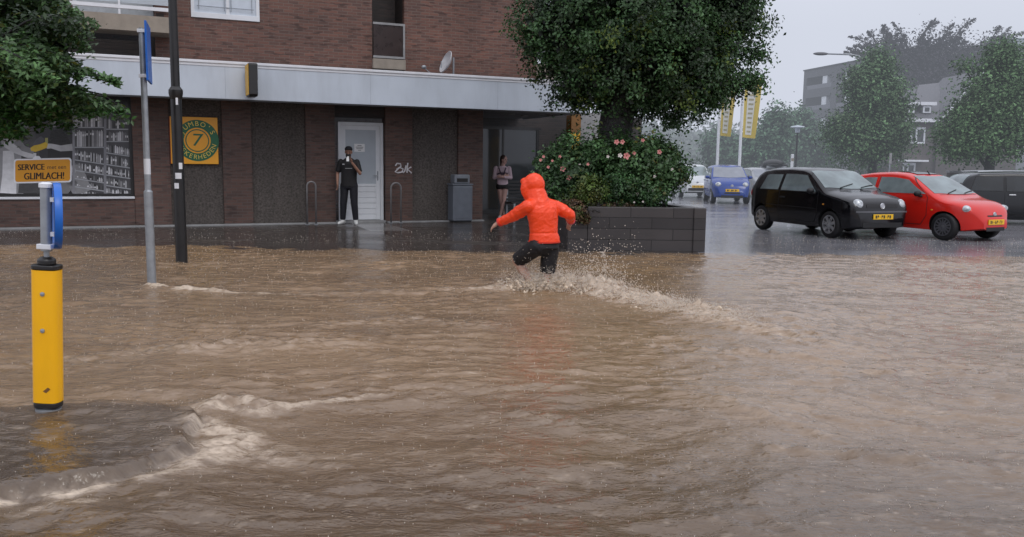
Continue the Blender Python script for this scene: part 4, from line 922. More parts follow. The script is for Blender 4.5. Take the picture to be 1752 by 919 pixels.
# rain hitting the surface: little crowns and drops everywhere
dv, df = [], []
for k in range(11000):
    y = 2.2+(YS+3.5-2.2)*rs.random()**.8; x = rs.uniform(-.66, .66)*y*1.05
    if y > YS and x < 2.6 and y > 15+.4*(x+8): 
        if rs.random() < .4: continue
    h0 = wh(x, y) if y < YS+.5 else .02
    r_ = rs.uniform(.0014, .0034)*(.50+.070*y)
    ico(dv, df, (x, y, h0+r_*rs.uniform(.3, 2.5)), r_, (1, 1, rs.uniform(.9, 2.4)))
me = bpy.data.meshes.new('rain_splashes'); me.from_pydata(dv, [], df); me.shade_smooth(); me.materials.append(dropm)
o = bpy.data.objects.new('rain_splashes', me); C.objects.link(o); tag(o, 'small splashes of heavy rain on the flooded street', 'rain', kind='stuff')

# ================================================================== foliage
def leaf_cloud(name, cen, nrm, size, cols, mat_, parent=None, aspect=.55, fold=.25, smooth=False):
    """leaf quads folded along the midrib. cen (n,3) base points, nrm (n,3) leaf normals"""
    n = len(cen); nrm = nrm/np.linalg.norm(nrm, axis=1, keepdims=True)
    rnd = RNG.normal(size=(n, 3)); d = np.cross(nrm, rnd); d /= np.linalg.norm(d, axis=1, keepdims=True); s = np.cross(nrm, d)
    size = np.asarray(size).reshape(-1, 1)*np.ones((n, 1)); w = size*aspect*.5
    b0 = cen-d*size*.5; tip = cen+d*size*.5-nrm*size*.15; l = cen-s*w+nrm*w*fold; r = cen+s*w+nrm*w*fold
    v = np.stack([b0, r, tip, l], 1).reshape(-1, 3)
    me = bpy.data.meshes.new(name); me.vertices.add(4*n); me.vertices.foreach_set('co', v.astype(np.float32).ravel())
    i = np.arange(n)*4; f = np.stack([i, i+1, i+2, i, i+2, i+3], 1).reshape(-1)
    me.loops.add(6*n); me.loops.foreach_set('vertex_index', f); me.polygons.add(2*n); me.polygons.foreach_set('loop_start', np.arange(0, 6*n, 3)); me.polygons.foreach_set('loop_total', np.full(2*n, 3))
    me.update(); me.validate()
    ca = me.color_attributes.new('Col', 'FLOAT_COLOR', 'POINT'); c4 = np.ones((4*n, 4), np.float32); c4[:, :3] = np.repeat(cols, 4, 0); ca.data.foreach_set('color', c4.ravel())
    me.materials.append(mat_); o = bpy.data.objects.new(name, me); C.objects.link(o)
    if parent is not None: o.parent = parent
    return o
def lobes_points(lobes, n, shell=.55, clump=.0, cl_n=26, jitter=1.0):
    """points gathered in leafy clumps on and inside ellipsoid lobes. lobe: (centre, (rx,ry,rz), weight)"""
    w = np.array([l[2] for l in lobes], float); w /= w.sum(); P = []; Q = []
    nc = max(1, n//cl_n)
    k = RNG.choice(len(lobes), nc, p=w); d = RNG.normal(size=(nc, 3)); d /= np.linalg.norm(d, axis=1, keepdims=True)
    rad = (shell+(1-shell)*RNG.random(nc)**.6)*(1+.10*jitter*RNG.normal(size=nc)); rad = np.where(RNG.random(nc) < .05*jitter, RNG.uniform(1.0, 1.28, nc), rad)
    c = np.array([lobes[i][0] for i in k])+d*rad[:, None]*np.array([lobes[i][1] for i in k])
    m_ = np.repeat(np.arange(nc), cl_n); off = RNG.normal(size=(nc*cl_n, 3))*clump
    P = c[m_]+off; nr = d[m_]*.9+RNG.normal(size=P.shape)*.55+np.array([0, 0, .55]); return P, nr, m_
def leaf_cols(m_, base, var=.35, light=None, frac=.0):
    nc = m_.max()+1; b = np.array(base)[None]*(1+var*RNG.normal(size=(nc, 1))).clip(.45, 1.9)
    if light is not None:
        k = RNG.random(nc) < frac; b[k] = np.array(light)*(1+.25*RNG.normal(size=(k.sum(), 1))).clip(.5, 1.6)
    c = b[m_]*(1+.22*RNG.normal(size=(len(m_), 1))).clip(.5, 1.7); return c
def limb(mb, a, b, r0, r1, sag=0.0, n=5, seed=0):
    a, b = Vector(a), Vector(b); rr_ = random.Random(seed); pts = []
    for i in range(n+1):
        t = i/n; p = a.lerp(b, t); p.z += sag*math.sin(math.pi*t); 
        if 0 < i < n: p += Vector((rr_.gauss(0, 1), rr_.gauss(0, 1), rr_.gauss(0, .5)))*(b-a).length*.03
        pts.append(p)
    mb.tube(pts, [r0+(r1-r0)*i/n for i in range(n+1)], 9)
def PL(px, py, Y, rx, ry, dep, w):                  # lobe from where it stands: centre sight point at distance Y, radii given at picture scale
    s = Y/FPX; return (at(px, py, Y), (rx*s, dep, ry*s), w)
# --- planter of dark stone blocks
pc = [gp(1206, 430), None]; pr = gp(1206, 431, 0.0); plx = pr.x; ply = pr.y; ph = at(1208, 355, ply).z
pz = [(at(972, 355, ply).x, ply), (plx, ply), (plx-.40, ply+2.3), (at(972, 355, ply).x-.2, ply+3.0)]
pl_ = empty('stone_planter', (plx-1.2, ply+1.2, 0), 0, 'dark block-built planter holding the tree and rose bushes', 'planter')
def planter_wall(a, b, name, z1, th=.22, lo=None):
    a, b = Vector((*a, 0)), Vector((*b, 0)); d = (b-a); n_ = Vector((-d.y, d.x, 0)).normalized()
    mb = MB(); L_ = d.length; mb.box(0, L_, 0, th, -.3, z1-.012)
    o = mb.build(name, M['block'], pl_, bevel=.012); o.location = a-Vector(pl_.location); o.rotation_euler = (0, 0, math.atan2(d.y, d.x)); return o
step_x = at(1006, 370, ply).x; q_low = at(1000, 373, ply).z
planter_wall((step_x, ply), pz[1], 'front_wall', ph)
planter_wall(pz[0], (step_x-.004, ply+.004), 'low_front_wall', q_low)
planter_wall(pz[1], pz[2], 'side_wall', ph-.004); planter_wall(pz[2], pz[3], 'rear_wall', ph-.01); planter_wall(pz[3], pz[0], 'end_wall', q_low)
mb = MB(); cx0 = Vector(pl_.location)
mb.add([(x-cx0.x, y-cx0.y, ph-.09) for x, y in ((step_x+.05, ply+.2), (plx-.22, ply+.2), (plx-.6, ply+2.15), (pz[3][0]+.2, ply+2.8), (pz[0][0]+.2, ply+.2))], [(0, 1, 2, 3, 4)]); mb.build('soil', M['soil'], pl_, fix=False)
# --- the tree in the planter
TY = 16.3; tb = at(1047, 300, TY); tree = empty('planter_tree', (tb.x, TY, ph-.1), 0, 'dense dark green tree with a thick trunk standing in the stone planter', 'tree')
tl = Vector(tree.location)
mb = MB(); trunk_pts = [Vector((0, 0, -.1)), Vector((0, 0, .3)), Vector((.0, 0, .9)), Vector((.05, 0, 1.5)), Vector((.12, 0, 2.2)), Vector((.25, .1, 3.2)), Vector((.4, .1, 4.6))]
mb.tube(trunk_pts, [.40, .33, .29, .33, .30, .22, .10], 16)
lobes = [PL(1085, 20, TY, 150, 110, 1.9, 3.2), PL(1085, 105, TY, 125, 85, 1.6, 2.4), PL(1165, 115, TY, 88, 72, 1.4, 1.7), PL(975, 40, TY, 80, 85, 1.3, 1.5), PL(1010, 120, TY, 75, 65, 1.2, 1.2), PL(1235, 25, TY, 65, 75, 1.2, 1.1), PL(1075, 160, TY, 52, 22, .8, .4), PL(1150, 178, TY, 58, 30, .8, .5), PL(1215, 120, TY, 45, 45, .8, .5), PL(905, 30, TY, 26, 30, .6, .2),
         PL(1080, -120, TY, 200, 130, 2.2, 2.2), PL(1265, 92, TY, 42, 15, .4, .16), PL(1302, 90, TY, 24, 9, .25, .07), PL(1268, 138, TY, 34, 13, .35, .12), PL(1300, 145, TY, 14, 7, .2, .03), PL(1270, -12, TY, 48, 48, .8, .45), PL(925, 95, TY, 30, 40, .6, .25), PL(1230, 165, TY, 24, 20, .4, .12), PL(985, 175, TY, 26, 14, .4, .08)]
for k, l in enumerate(lobes[:8]+lobes[9:13]):
    e = Vector(l[0])-tl; st = trunk_pts[3+k % 3]; limb(mb, st, e, .12 if k < 8 else .05, .02, .15, 5, k)
mb.build('trunk', M['bark'], tree, smooth=True)
P, nr, mm = lobes_points(lobes, 105000, .55, .105, 60, 1.25); col = leaf_cols(mm, (.042, .090, .032), .65, (.14, .20, .04), .045)
crown = leaf_cloud('crown', P-np.array(tl), nr, RNG.uniform(.045, .09, len(P)), col, M['leaf'], tree, .6)
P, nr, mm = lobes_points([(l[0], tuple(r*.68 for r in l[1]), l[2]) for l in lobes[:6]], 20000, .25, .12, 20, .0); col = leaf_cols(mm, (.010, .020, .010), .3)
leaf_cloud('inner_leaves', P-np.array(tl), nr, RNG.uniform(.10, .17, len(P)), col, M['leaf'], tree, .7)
# --- tree hanging in from the left
LY = 9.0; ltp = at(-240, 300, LY); lt = empty('street_tree', (ltp.x, LY, -.25), 0, 'leafy street tree reaching in from the left edge with drooping sprays', 'tree'); ll = Vector(lt.location)
mb = MB(); mb.tube([(0, 0, -.1), (0, 0, .8), (.03, 0, 2.0), (.1, 0, 3.6), (.2, 0, 5.5)], [.24, .2, .17, .13, .05], 14)
ends = []
sprays = [(0, 40, 130, 20), (-60, 80, 130, 105), (-80, 120, 95, 165), (-60, 100, 205, 140), (-60, 130, 215, 190), (-80, 150, 120, 200), (-90, 0, 110, 5), (-60, 30, 150, 55), (-90, 170, 60, 200), (-80, 60, 70, 130), (-40, -10, 60, -20), (-90, 90, 60, 75), (-70, 140, 170, 185), (-80, 20, 60, 45), (-90, 110, 30, 150), (-80, 180, 30, 212)]
cs, ns_, ms_ = [], [], []; gi = 0
for k, (xa, ya, xb, yb) in enumerate(sprays):
    for rep in range(5 if k not in (3, 4) else 1):
        jy = RNG.normal()*.38*(1 if rep else 0)-(0 if k not in (3, 4) else .2); a = at(xa+RNG.normal()*8, ya+RNG.normal()*16*(rep > 0), LY+jy); e = at(xb+RNG.normal()*14*(rep > 0), yb+RNG.normal()*14*(rep > 0), LY+jy*1.3)
        limb(mb, Vector(a)-ll, Vector(e)-ll, .018, .003, .10, 6, k*7+rep)
        nL = int((e-a).length*(420 if k not in (3,) else 300))
        t = RNG.random(nL)**.8; 
        if k == 3: t = .45+.55*t
        base_ = np.array(a)[None]*(1-t[:, None])+np.array(e)[None]*t[:, None]; base_[:, 2] += .10*np.sin(math.pi*t)
        w_ = .17*(1.12-t)+.035
        off = RNG.normal(size=(nL, 3))*np.stack([w_*.6, w_, w_*.42], 1); off[:, 2] -= np.abs(RNG.normal(size=nL))*.04
        if k in (3,): off *= .55
        cs.append(base_+off); ns_.append(RNG.normal(size=(nL, 3))*.45+np.array([.1, -.45, .8])); ms_.append(np.full(nL, gi)); gi += 1
        sub = (np.arange(nL) % 14 == 0)
limb(mb, (0, 0, 2.2), Vector(at(-80, 120, LY))-ll, .09, .025, .2, 6, 91); limb(mb, (.1, 0, 3.0), Vector(at(-80, 30, LY))-ll, .08, .02, .2, 6, 92)
mb.build('trunk', M['bark'], lt, smooth=True)
P = np.concatenate(cs); nr = np.concatenate(ns_); mm = np.concatenate(ms_); col = leaf_cols(mm, (.052, .105, .034), .4)*(1+.35*RNG.normal(size=(len(mm), 1))).clip(.4, 2)
k = RNG.random(len(P)) < .035; col[k] = (.10, .12, .02)
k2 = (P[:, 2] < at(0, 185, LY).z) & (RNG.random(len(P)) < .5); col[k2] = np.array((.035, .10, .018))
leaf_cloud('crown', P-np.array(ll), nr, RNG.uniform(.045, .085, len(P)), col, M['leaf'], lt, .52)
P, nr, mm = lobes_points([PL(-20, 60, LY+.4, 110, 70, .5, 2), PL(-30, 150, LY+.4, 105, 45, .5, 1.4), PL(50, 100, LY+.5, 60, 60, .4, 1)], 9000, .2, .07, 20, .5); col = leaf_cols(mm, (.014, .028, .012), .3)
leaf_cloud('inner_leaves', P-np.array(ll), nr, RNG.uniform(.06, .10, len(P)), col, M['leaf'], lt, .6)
# --- shrubs in the planter
def rosette(mb, c, r, seed):
    rr_ = random.Random(seed)
    for ring, (nn, rad, tilt) in enumerate(((5, 1.0, .35), (5, .7, .8), (4, .4, 1.2))):
        for i in range(nn):
            a = 2*math.pi*(i+.5*ring)/nn+rr_.uniform(-.2, .2); d = Vector((math.cos(a)*math.cos(tilt), -math.sin(tilt)*.8-.1, math.sin(a)*math.cos(tilt))); s = Vector((-math.sin(a), 0, math.cos(a)))
            p = Vector(c); q = p+d*r*rad
            mb.add([p, p+d*r*rad*.55+s*r*.42*rad, q+s*r*.15, q-s*r*.15, p+d*r*rad*.55-s*r*.42*rad], [(0, 1, 2, 3, 4)])
def shrub(name, label, lobes, n, base, size, blooms, light=None, frac=.0, shell=.35, asp=.6, cl=.07, y0=None, zlow=-.10):
    c0 = Vector((np.mean([l[0].x for l in lobes]), np.mean([l[0].y for l in lobes]), ph-.1)); o = empty(name, c0, 0, label, 'shrub')
    mb = MB(); rr_ = random.Random(n)
    for k in range(14):
        l = rr_.choice(lobes); e = Vector(l[0])+Vector((rr_.uniform(-.7, .7)*l[1][0], rr_.uniform(-.7, .7)*l[1][1], rr_.uniform(-.2, .8)*l[1][2]))-c0; limb(mb, (rr_.gauss(0, .12), rr_.gauss(0, .12), 0), e, .014, .004, .08, 4, k)
    mb.build('stem', M['bark'], o)
    P, nr, mm = lobes_points(lobes, n, shell, cl, 18, 1.9); col = leaf_cols(mm, base, .4, light, frac); k = P[:, 2] > ph+zlow; P, nr, col = P[k], nr[k], col[k]
    leaf_cloud('foliage', P-np.array(c0), nr, RNG.uniform(size*.7, size*1.35, len(P)), col, M['leaf'], o, asp)
    for j, (px, py, r_, kind) in enumerate(blooms):
        f = at(px, py, min(l[0].y-l[1][1]*.85 for l in lobes)); mb = MB(); rosette(mb, Vector(f)-c0, r_, j); mb.build('bloom', M['petal'] if kind else M['petal_white'], o, fix=False)
    return o
SY = 15.6
shrub('rose_bush', 'tall rose bush with pink blooms in front of the tree trunk', [PL(985, 290, SY, 45, 45, .55, 1.1), PL(1020, 270, SY+.3, 60, 40, .6, 1.2), PL(950, 300, SY, 30, 28, .4, .5), PL(975, 330, SY-.2, 40, 28, .4, .7), PL(965, 252, SY+.4, 12, 24, .3, .15), PL(940, 272, SY+.2, 14, 16, .3, .15), PL(1018, 252, SY+.5, 26, 11, .3, .12)], 15000, (.060, .122, .046), .07,
      [(963, 289, .055, 1), (973, 304, .05, 1), (938, 286, .03, 1), (930, 268, .03, 1), (1006, 281, .03, 1), (945, 275, .025, 1), (925, 274, .03, 1), (992, 282, .025, 0), (958, 268, .03, 1)], (.10, .13, .04), .06)
shrub('rose_bush', 'spreading rose bush with pink and white blooms right of the tree trunk', [PL(1090, 275, SY, 55, 42, .6, 1.2), PL(1130, 290, SY-.1, 42, 35, .5, 1.0), PL(1068, 256, SY+.3, 28, 16, .4, .35), PL(1120, 256, SY+.2, 22, 22, .4, .35), PL(1140, 262, SY+.1, 14, 20, .3, .15), PL(1155, 300, SY-.1, 20, 18, .3, .25), PL(1090, 318, SY-.3, 60, 26, .4, .7)], 14000, (.062, .125, .046), .07,
      [(1072, 267, .065, 1), (1061, 266, .045, 0), (1085, 262, .035, 1), (1128, 260, .045, 1), (1055, 243, .05, 1), (1040, 268, .03, 0), (1065, 243, .045, 1), (1108, 330, .04, 0), (1120, 302, .03, 0), (1150, 290, .03, 0), (1090, 332, .035, 0), (1118, 326, .03, 0), (1100, 240, .035, 1)], (.12, .12, .03), .07)
shrub('low_shrub', 'low yellowish green bush at the front edge of the planter', [PL(1010, 328, SY-.55, 32, 22, .3, 1), PL(990, 335, SY-.5, 22, 14, .25, .4)], 7000, (.075, .115, .026), .04, [], (.11, .12, .025), .18, cl=.04)
shrub('low_shrub', 'low dark green bush beside the yellowish one in the planter', [PL(1062, 326, SY-.55, 34, 26, .3, 1), PL(1105, 335, SY-.5, 30, 16, .25, .6)], 8000, (.040, .095, .032), .045, [(1100, 345, .02, 0), (1085, 346, .018, 0)], (.06, .10, .025), .1, cl=.04)
shrub('creeping_plant', 'reddish brown plant creeping over the low end of the planter', [PL(984, 358, ply+.12, 20, 14, .18, 1), PL(994, 372, ply-.02, 14, 9, .10, .35), PL(1045, 352, ply+.25, 45, 5, .12, .5)], 4200, (.105, .062, .034), .045, [], (.10, .12, .04), .4, cl=.03, zlow=-.34)
# ================================================================== cars
def paint(name, col, dirt=0.0): return mat(name, col, .20, .38, var=.05, scale=2.0, coat=.3, rvar=.04, dirt=dirt, bump=.02, bscale=300)
class Car:
    """analytic car body: top line zt(x), sill zb(x), plan half width w(x), tumblehome above the belt"""
    def __init__(s, p):
        s.p = p; s.xs0, s.xs1 = p['top'][0][0], p['top'][-1][0]
        def sm(pts):
            a = np.array(pts); X = np.linspace(a[0, 0], a[-1, 0], 400); Z = np.interp(X, a[:, 0], a[:, 1])
            k = np.hanning(p.get('soft', 21)); k /= k.sum(); Zp = np.pad(Z, len(k)//2, mode='edge'); return X, np.convolve(Zp, k, 'valid')
        s.T = sm(p['top']); s.W = sm(p['plan']); s.B = sm(p['sill']); s.H = p['H']; s.belt = p['belt']; s.tum = p['tum']
    def zt(s, x): return np.interp(x, *s.T)
    def w(s, x): return np.interp(x, *s.W)
    def zb(s, x): return np.interp(x, *s.B)
    def zbelt(s, x): return s.belt[0]+(s.belt[1]-s.belt[0])*(x-s.xs0)/(s.xs1-s.xs0)
    def r(s, x): return np.clip(.075+.05*(s.H-s.zt(x)), .06, .16)
    def wz(s, x, z):
        b = s.zbelt(x); w = s.w(x); lo = 1-.085*np.clip((.62-z)/.42, 0, 1)**2-.022*np.clip((z-.62)/.3, 0, 1)
        up = 1-s.tum*np.clip((z-b)/(s.H-b), 0, 1.2)**1.15
        return w*lo*up
    def side(s, x, z):                       # half width of the finished skin at height z
        zt, r = s.zt(x), s.r(x); z0 = zt-r; base = s.wz(x, np.minimum(z, z0)); t = np.clip((z-z0)/r, 0, 1)
        return base*np.power(np.cos(np.arcsin(t)), .62)
    def top(s, x, y):
        zt, r = s.zt(x), s.r(x); W = s.wz(x, zt-r); c = np.power(np.clip(np.abs(y)/W, 0, 1), 1/.62); return zt-r+r*np.sqrt(1-c*c)
    def shell(s):
        mb = MB(); N_, K, KT = 74, 12, 9; u = np.linspace(0, math.pi, N_); xs = s.xs0+(s.xs1-s.xs0)*(.5-.5*np.cos(u)); rings = []
        for x in xs:
            zb, zt, r = s.zb(x), s.zt(x), s.r(x); ring = [(x, 0, zb)]
            half = []
            half.append((s.wz(x, zb)*.80, zb))
            for z in np.linspace(zb+.02, zt-r, K): half.append((float(s.wz(x, z)), float(z)))
            for a in np.linspace(0, math.pi/2, KT)[1:-1]: half.append((float(s.wz(x, zt-r))*math.cos(a)**.62, float(zt-r+r*math.sin(a))))
            ring += [(x, y, z) for y, z in half]; ring.append((x, 0, float(zt))); ring += [(x, -y, z) for y, z in reversed(half)]; rings.append(ring)
        n = len(rings[0]); vs = [v for r_ in rings for v in r_]
        fs = [(i*n+k, i*n+(k+1) % n, (i+1)*n+(k+1) % n, (i+1)*n+k) for i in range(N_-1) for k in range(n)]
        fs += [tuple(range(n)), tuple(range((N_-1)*n, N_*n))]; mb.add(vs, fs); return mb
    def patch(s, mb, xl, xr, zl, zh, off, sgn, nx=12, nz=7, m=0):
        """a panel lying on the flank; xl/xr are (bottom, top) ends, zl/zh are functions or numbers"""
        f = lambda v, x: v(x) if callable(v) else v
        vs = []
        for j in range(nz+1):
            t = j/nz
            for i in range(nx+1):
                u = i/nx; xa = xl[0]+(xl[1]-xl[0])*t; xb = xr[0]+(xr[1]-xr[0])*t; x = xa+(xb-xa)*u; z = f(zl, x)*(1-t)+f(zh, x)*t
                vs.append((x, sgn*(float(s.side(x, z))+off), z))
        n = nx+1; mb.add(vs, [(j*n+i, j*n+i+1, (j+1)*n+i+1, (j+1)*n+i) for j in range(nz) for i in range(nx)], m)
    def tpatch(s, mb, x0, x1, hw0, hw1, off, nx=10, ny=14, bow=.0):
        vs = []
        for j in range(nx+1):
            t = j/nx
            for i in range(ny+1):
                u = i/ny*2-1; hw = hw0+(hw1-hw0)*t; y = u*hw; x = x0+(x1-x0)*t-bow*u*u; z = float(s.top(x, y))
                e = .01; nx_ = -(float(s.top(x+e, y))-float(s.top(x-e, y)))/(2*e); nn = Vector((nx_, 0, 1)).normalized()
                vs.append((x+nn.x*off, y, z+nn.z*off))
        n = ny+1; mb.add(vs, [(j*n+i, j*n+i+1, (j+1)*n+i+1, (j+1)*n+i) for j in range(nx) for i in range(ny)])
    def seam(s, mb, pts, sgn, w=.006):
        for (a, b) in zip(pts, pts[1:]):
            n = 8; prev = None
            for i in range(n):
                t0, t1 = i/n, (i+1)/n; p = (a[0]+(b[0]-a[0])*t0, a[1]+(b[1]-a[1])*t0); q = (a[0]+(b[0]-a[0])*t1, a[1]+(b[1]-a[1])*t1)
                d = Vector((q[0]-p[0], q[1]-p[1])).normalized(); nn = (-d.y*w, d.x*w)
                vs = [(X_, sgn*(float(s.side(X_, Z_))+.0035), Z_) for X_, Z_ in ((p[0]-nn[0], p[1]-nn[1]), (q[0]-nn[0], q[1]-nn[1]), (q[0]+nn[0], q[1]+nn[1]), (p[0]+nn[0], p[1]+nn[1]))]
                mb.add(vs, [(0, 1, 2, 3)])
def wheel(parent, x, y, r, wid, sgn, spokes, rim_m, hub=False):
    mb = MB(); pr = [(r*.66, -wid*.5), (r*.88, -wid*.52), (r*.97, -wid*.42), (r, -wid*.25), (r, wid*.25), (r*.97, wid*.42), (r*.88, wid*.52), (r*.66, wid*.5)]
    mb.lathe(pr, 30, axis='y', closed=True); ty = mb.build('wheel', M['rubber'], parent, smooth=40, loc=(x, y, r))
    mb = MB(); o = sgn*wid*.5; q = r*.66
    mb.lathe([(q*1.02, o*.4), (q*1.02, o*1.02), (q*.90, o*1.0), (q*.88, o*.4)], 30, axis='y', closed=True)
    for k in range(spokes):
        a = 2*math.pi*k/spokes+.3; d = Vector((math.cos(a), 0, math.sin(a))); s_ = Vector((-math.sin(a), 0, math.cos(a))); wd = q*(.17 if spokes < 9 else .09)
        mb.obox(d*q*.52+Vector((0, o*.86, 0)), d*q*.42, Vector((0, wid*.04, 0)), s_*wd)
    mb.lathe([(q*.24, o*.7), (q*.24, o*.98), (q*.1, o*1.04), (0, o*1.04)], 16, axis='y'); mb.build('rim', rim_m, ty)
    mb = MB(); mb.lathe([(0, o*.45), (q*.98, o*.45), (q*.98, o*.40), (0, o*.40)], 24, axis='y'); mb.build('brake_disc', M['black'], ty)
def car(name, label, p, anchor, theta, ref, group='cars standing in the wet parking area'):
    """anchor: ground point of the local point ref; theta: heading in degrees, 0 = towards the camera side, positive turns to the right"""
    h = Vector((math.sin(R(theta)), -math.cos(R(theta)), 0)); lf = Vector((-h.y, h.x, 0)); loc = Vector(anchor)-h*ref[0]-lf*ref[1]; loc.z = p.get('z', .008)
    o = empty(name, loc, math.atan2(h.y, h.x), label, 'car', group); c = Car(p); pm = p['paint']; tk = p['track']/2; wr = p['wr']; xf, xr = p['xf'], p['xr']
    me = c.shell().mesh('body', [pm, M['trimblack']]); bm = bmesh.new(); bm.from_mesh(me); bmesh.ops.recalc_face_normals(bm, faces=bm.faces); bm.to_mesh(me); bm.free()
    b = bpy.data.objects.new('body', me); C.objects.link(b)
    cut = MB()
    for x in (xf, xr):
        for sgn in (-1, 1): cut.lathe([(wr*1.14, sgn*(tk-.20)), (wr*1.14, sgn*(tk+.40))], 32, axis='y', c=(x, 0, wr))
    cm = cut.mesh('cut', [M['trimblack']]); bm = bmesh.new(); bm.from_mesh(cm); bmesh.ops.recalc_face_normals(bm, faces=bm.faces); bm.to_mesh(cm); bm.free()
    co = bpy.data.objects.new('cut', cm); C.objects.link(co); bo_ = b.modifiers.new('b', 'BOOLEAN'); bo_.operation = 'DIFFERENCE'; bo_.object = co; bo_.solver = 'EXACT'; bo_.material_mode = 'TRANSFER'
    m2 = bpy.data.meshes.new_from_object(b.evaluated_get(bpy.context.evaluated_depsgraph_get())); b.modifiers.clear(); b.data = m2; bpy.data.objects.remove(co); b.parent = o
    m2.shade_smooth(); m2.set_sharp_from_angle(angle=R(38))
    G1, G2 = p.get('glass', M['autoglass']), p.get('sglass', M['autoglass'])
    # glazing
    mb = MB(); c.tpatch(mb, *p['ws'], .006, bow=p.get('bow', .10)); mb.build('windscreen', G1, o, smooth=True)
    if 'rw' in p: mb = MB(); c.tpatch(mb, *p['rw'], .006, bow=-.05); mb.build('rear_window', G1, o, smooth=True)
    for sgn in (-1, 1):
        for (xl, xr_, zl, zh) in p['win']:
            mb = MB(); c.patch(mb, (xl[0]-.018, xl[1]-.012), (xr_[0]+.018, xr_[1]+.012), (lambda x, f=zl: (f(x) if callable(f) else f)-.016), (lambda x, f=zh: (f(x) if callable(f) else f)+.014), .004, sgn); fr_ = mb.build('window_frame', p.get('wframe', M['trimblack']), o, smooth=True)
            mb = MB(); c.patch(mb, xl, xr_, zl, zh, .009, sgn); mb.build('window', G2, fr_, smooth=True)
        mb = MB()
        for pts in p['seams']: c.seam(mb, pts, sgn)
        mb.build('door_seam', M['trimblack'], o, fix=False)
        for (hx, hz) in p['handles']:
            mb = MB(); y = float(c.side(hx, hz)); mb.obox((hx, sgn*(y+.018), hz), (.085, 0, 0), (0, .014, 0), (0, 0, .016)); mb.build('door_handle', p.get('handle_m', M['trimblack']), o, bevel=.008)
        mx_, mz_ = p['mirror']; y = float(c.side(mx_, mz_))
        mb = MB(); mb.ell((mx_, sgn*(y+.11), mz_+.02), .07, .09, .065); mb.obox((mx_+.02, sgn*(y+.02), mz_-.03), (.03, 0, 0), (0, .05, 0), (0, 0, .02)); mb.build('mirror', p.get('mirror_m', M['trimblack']), o, smooth=True)
        lx, ly, lz, lr = p['lamp']
        mb = MB(); rx_, ry_, rz_ = lr; rot = Euler((0, R(p.get('lpitch', -25)), R(sgn*p.get('lyaw', 28)))).to_matrix(); mb.ell((lx, sgn*ly, lz), rx_, ry_, rz_, 20, 12, rot)
        lm = mb.build('headlight', M['lamp'], o, smooth=True)
        if p.get('fog'): fx, fy, fz = p['fog']; mb = MB(); mb.lathe([(0, .012), (.035, .01), (.042, 0), (.042, -.02)], 16, axis='x', c=(fx, sgn*fy, fz)); mb.build('fog_lamp', M['lamp'], o)
        if p.get('side_ind'): ix, iz = p['side_ind']; mb = MB(); mb.ell((ix, sgn*(float(c.side(ix, iz))+.002), iz), .03, .008, .015); mb.build('indicator', M['amber'], o)
        tx_, ty_, tz_ = p['tail']; mb = MB(); mb.ell((tx_, sgn*ty_, tz_), .05, .08, .12); mb.build('tail_light', mat('red_lens', (.35, .01, .008), .15), o, smooth=True)
        for x in (xf, xr): wheel(o, x, sgn*tk, wr, .185, sgn, p['spokes'], p['rim'])
    # lower strip, grille, plate
    if p.get('strip'):
        z0, z1 = p['strip']
        for sgn in (-1, 1): mb = MB(); c.patch(mb, (xr+wr*1.16,)*2, (xf-wr*1.16,)*2, z0, z1, .004, sgn); mb.build('side_strip', M['trimblack'], o, smooth=True)
    gx, gw, gz0, gz1 = p['grille']
    def front(y, z):                              # nose position by bisection along x
        lo, hi = xf-.3, c.xs1
        for _ in range(24):
            mid = (lo+hi)/2
            if z < float(c.zt(mid)) and float(c.side(mid, z)) > abs(y): lo = mid
            else: hi = mid
        return lo
    def fpatch(mb, hw, z0, z1, off, ny=14, nz=4, y0=0.0, taper=1.0):
        vs = []
        for j in range(nz+1):
            z = z0+(z1-z0)*j/nz; hw_ = hw*(1+(taper-1)*(1-j/nz))
            for i in range(ny+1): y = y0+(i/ny*2-1)*hw_; vs.append((front(y, z)+off, y, z))
        n = ny+1; mb.add(vs, [(j*n+i, j*n+i+1, (j+1)*n+i+1, (j+1)*n+i) for j in range(nz) for i in range(ny)])
    mb = MB(); fpatch(mb, gw, gz0, gz1, .006); mb.build('grille', M['trimblack'], o, smooth=True, fix=False)
    for (hw, z0, z1) in p.get('bumper', []): mb = MB(); fpatch(mb, hw, z0, z1, .007); mb.build('bumper_grille', M['trimblack'], o, smooth=True, fix=False)
    for (hw, z0, z1) in p.get('bumper_strip', []): mb = MB(); fpatch(mb, hw, z0, z1, .014); mb.build('bumper_strip', p.get('strip_m', M['trimblack']), o, smooth=True, fix=False)
    pz, pw, phh = p['plate']; px_ = max(front(0, pz), front(0, pz+phh/2), front(0, pz-phh/2)); mb = MB(); mb.box(px_+.002, px_+.022, -pw, pw, pz-phh/2, pz+phh/2); pl = mb.build('number_plate', M['plate'], o, bevel=.004)
    mb = MB(); y = -pw+.05; rr_ = random.Random(len(label))
    for k in range(8):
        if k in (2, 5): mb.box(px_+.021, px_+.024, y+.008, y+.022, pz-.006, pz+.006)
        else: mb.box(px_+.021, px_+.024, y, y+.012, pz-phh*.30, pz+phh*.30); mb.box(px_+.021, px_+.0238, y+.0122, y+.036, pz+phh*rr_.choice([.18, -.30, -.05]), pz+phh*rr_.choice([.30, .30, .08])); 
        y += (2*pw-.10)/8
    mb.build('plate_lettering', M['dark_ink'], pl, fix=False)
    if p.get('badge'):
        bz, br = p['badge']; bx = front(0, bz); mb = MB(); mb.lathe([(0, .014), (br*.7, .014), (br*.75, .008), (br*.9, .016), (br, .008), (br, 0)], 22, axis='x', c=(bx+.004, 0, bz)); bd_ = mb.build('badge', M['chrome'], o, smooth=30)
        if p.get('badge_round'): bd_.rotation_euler = (0, 0, 0)
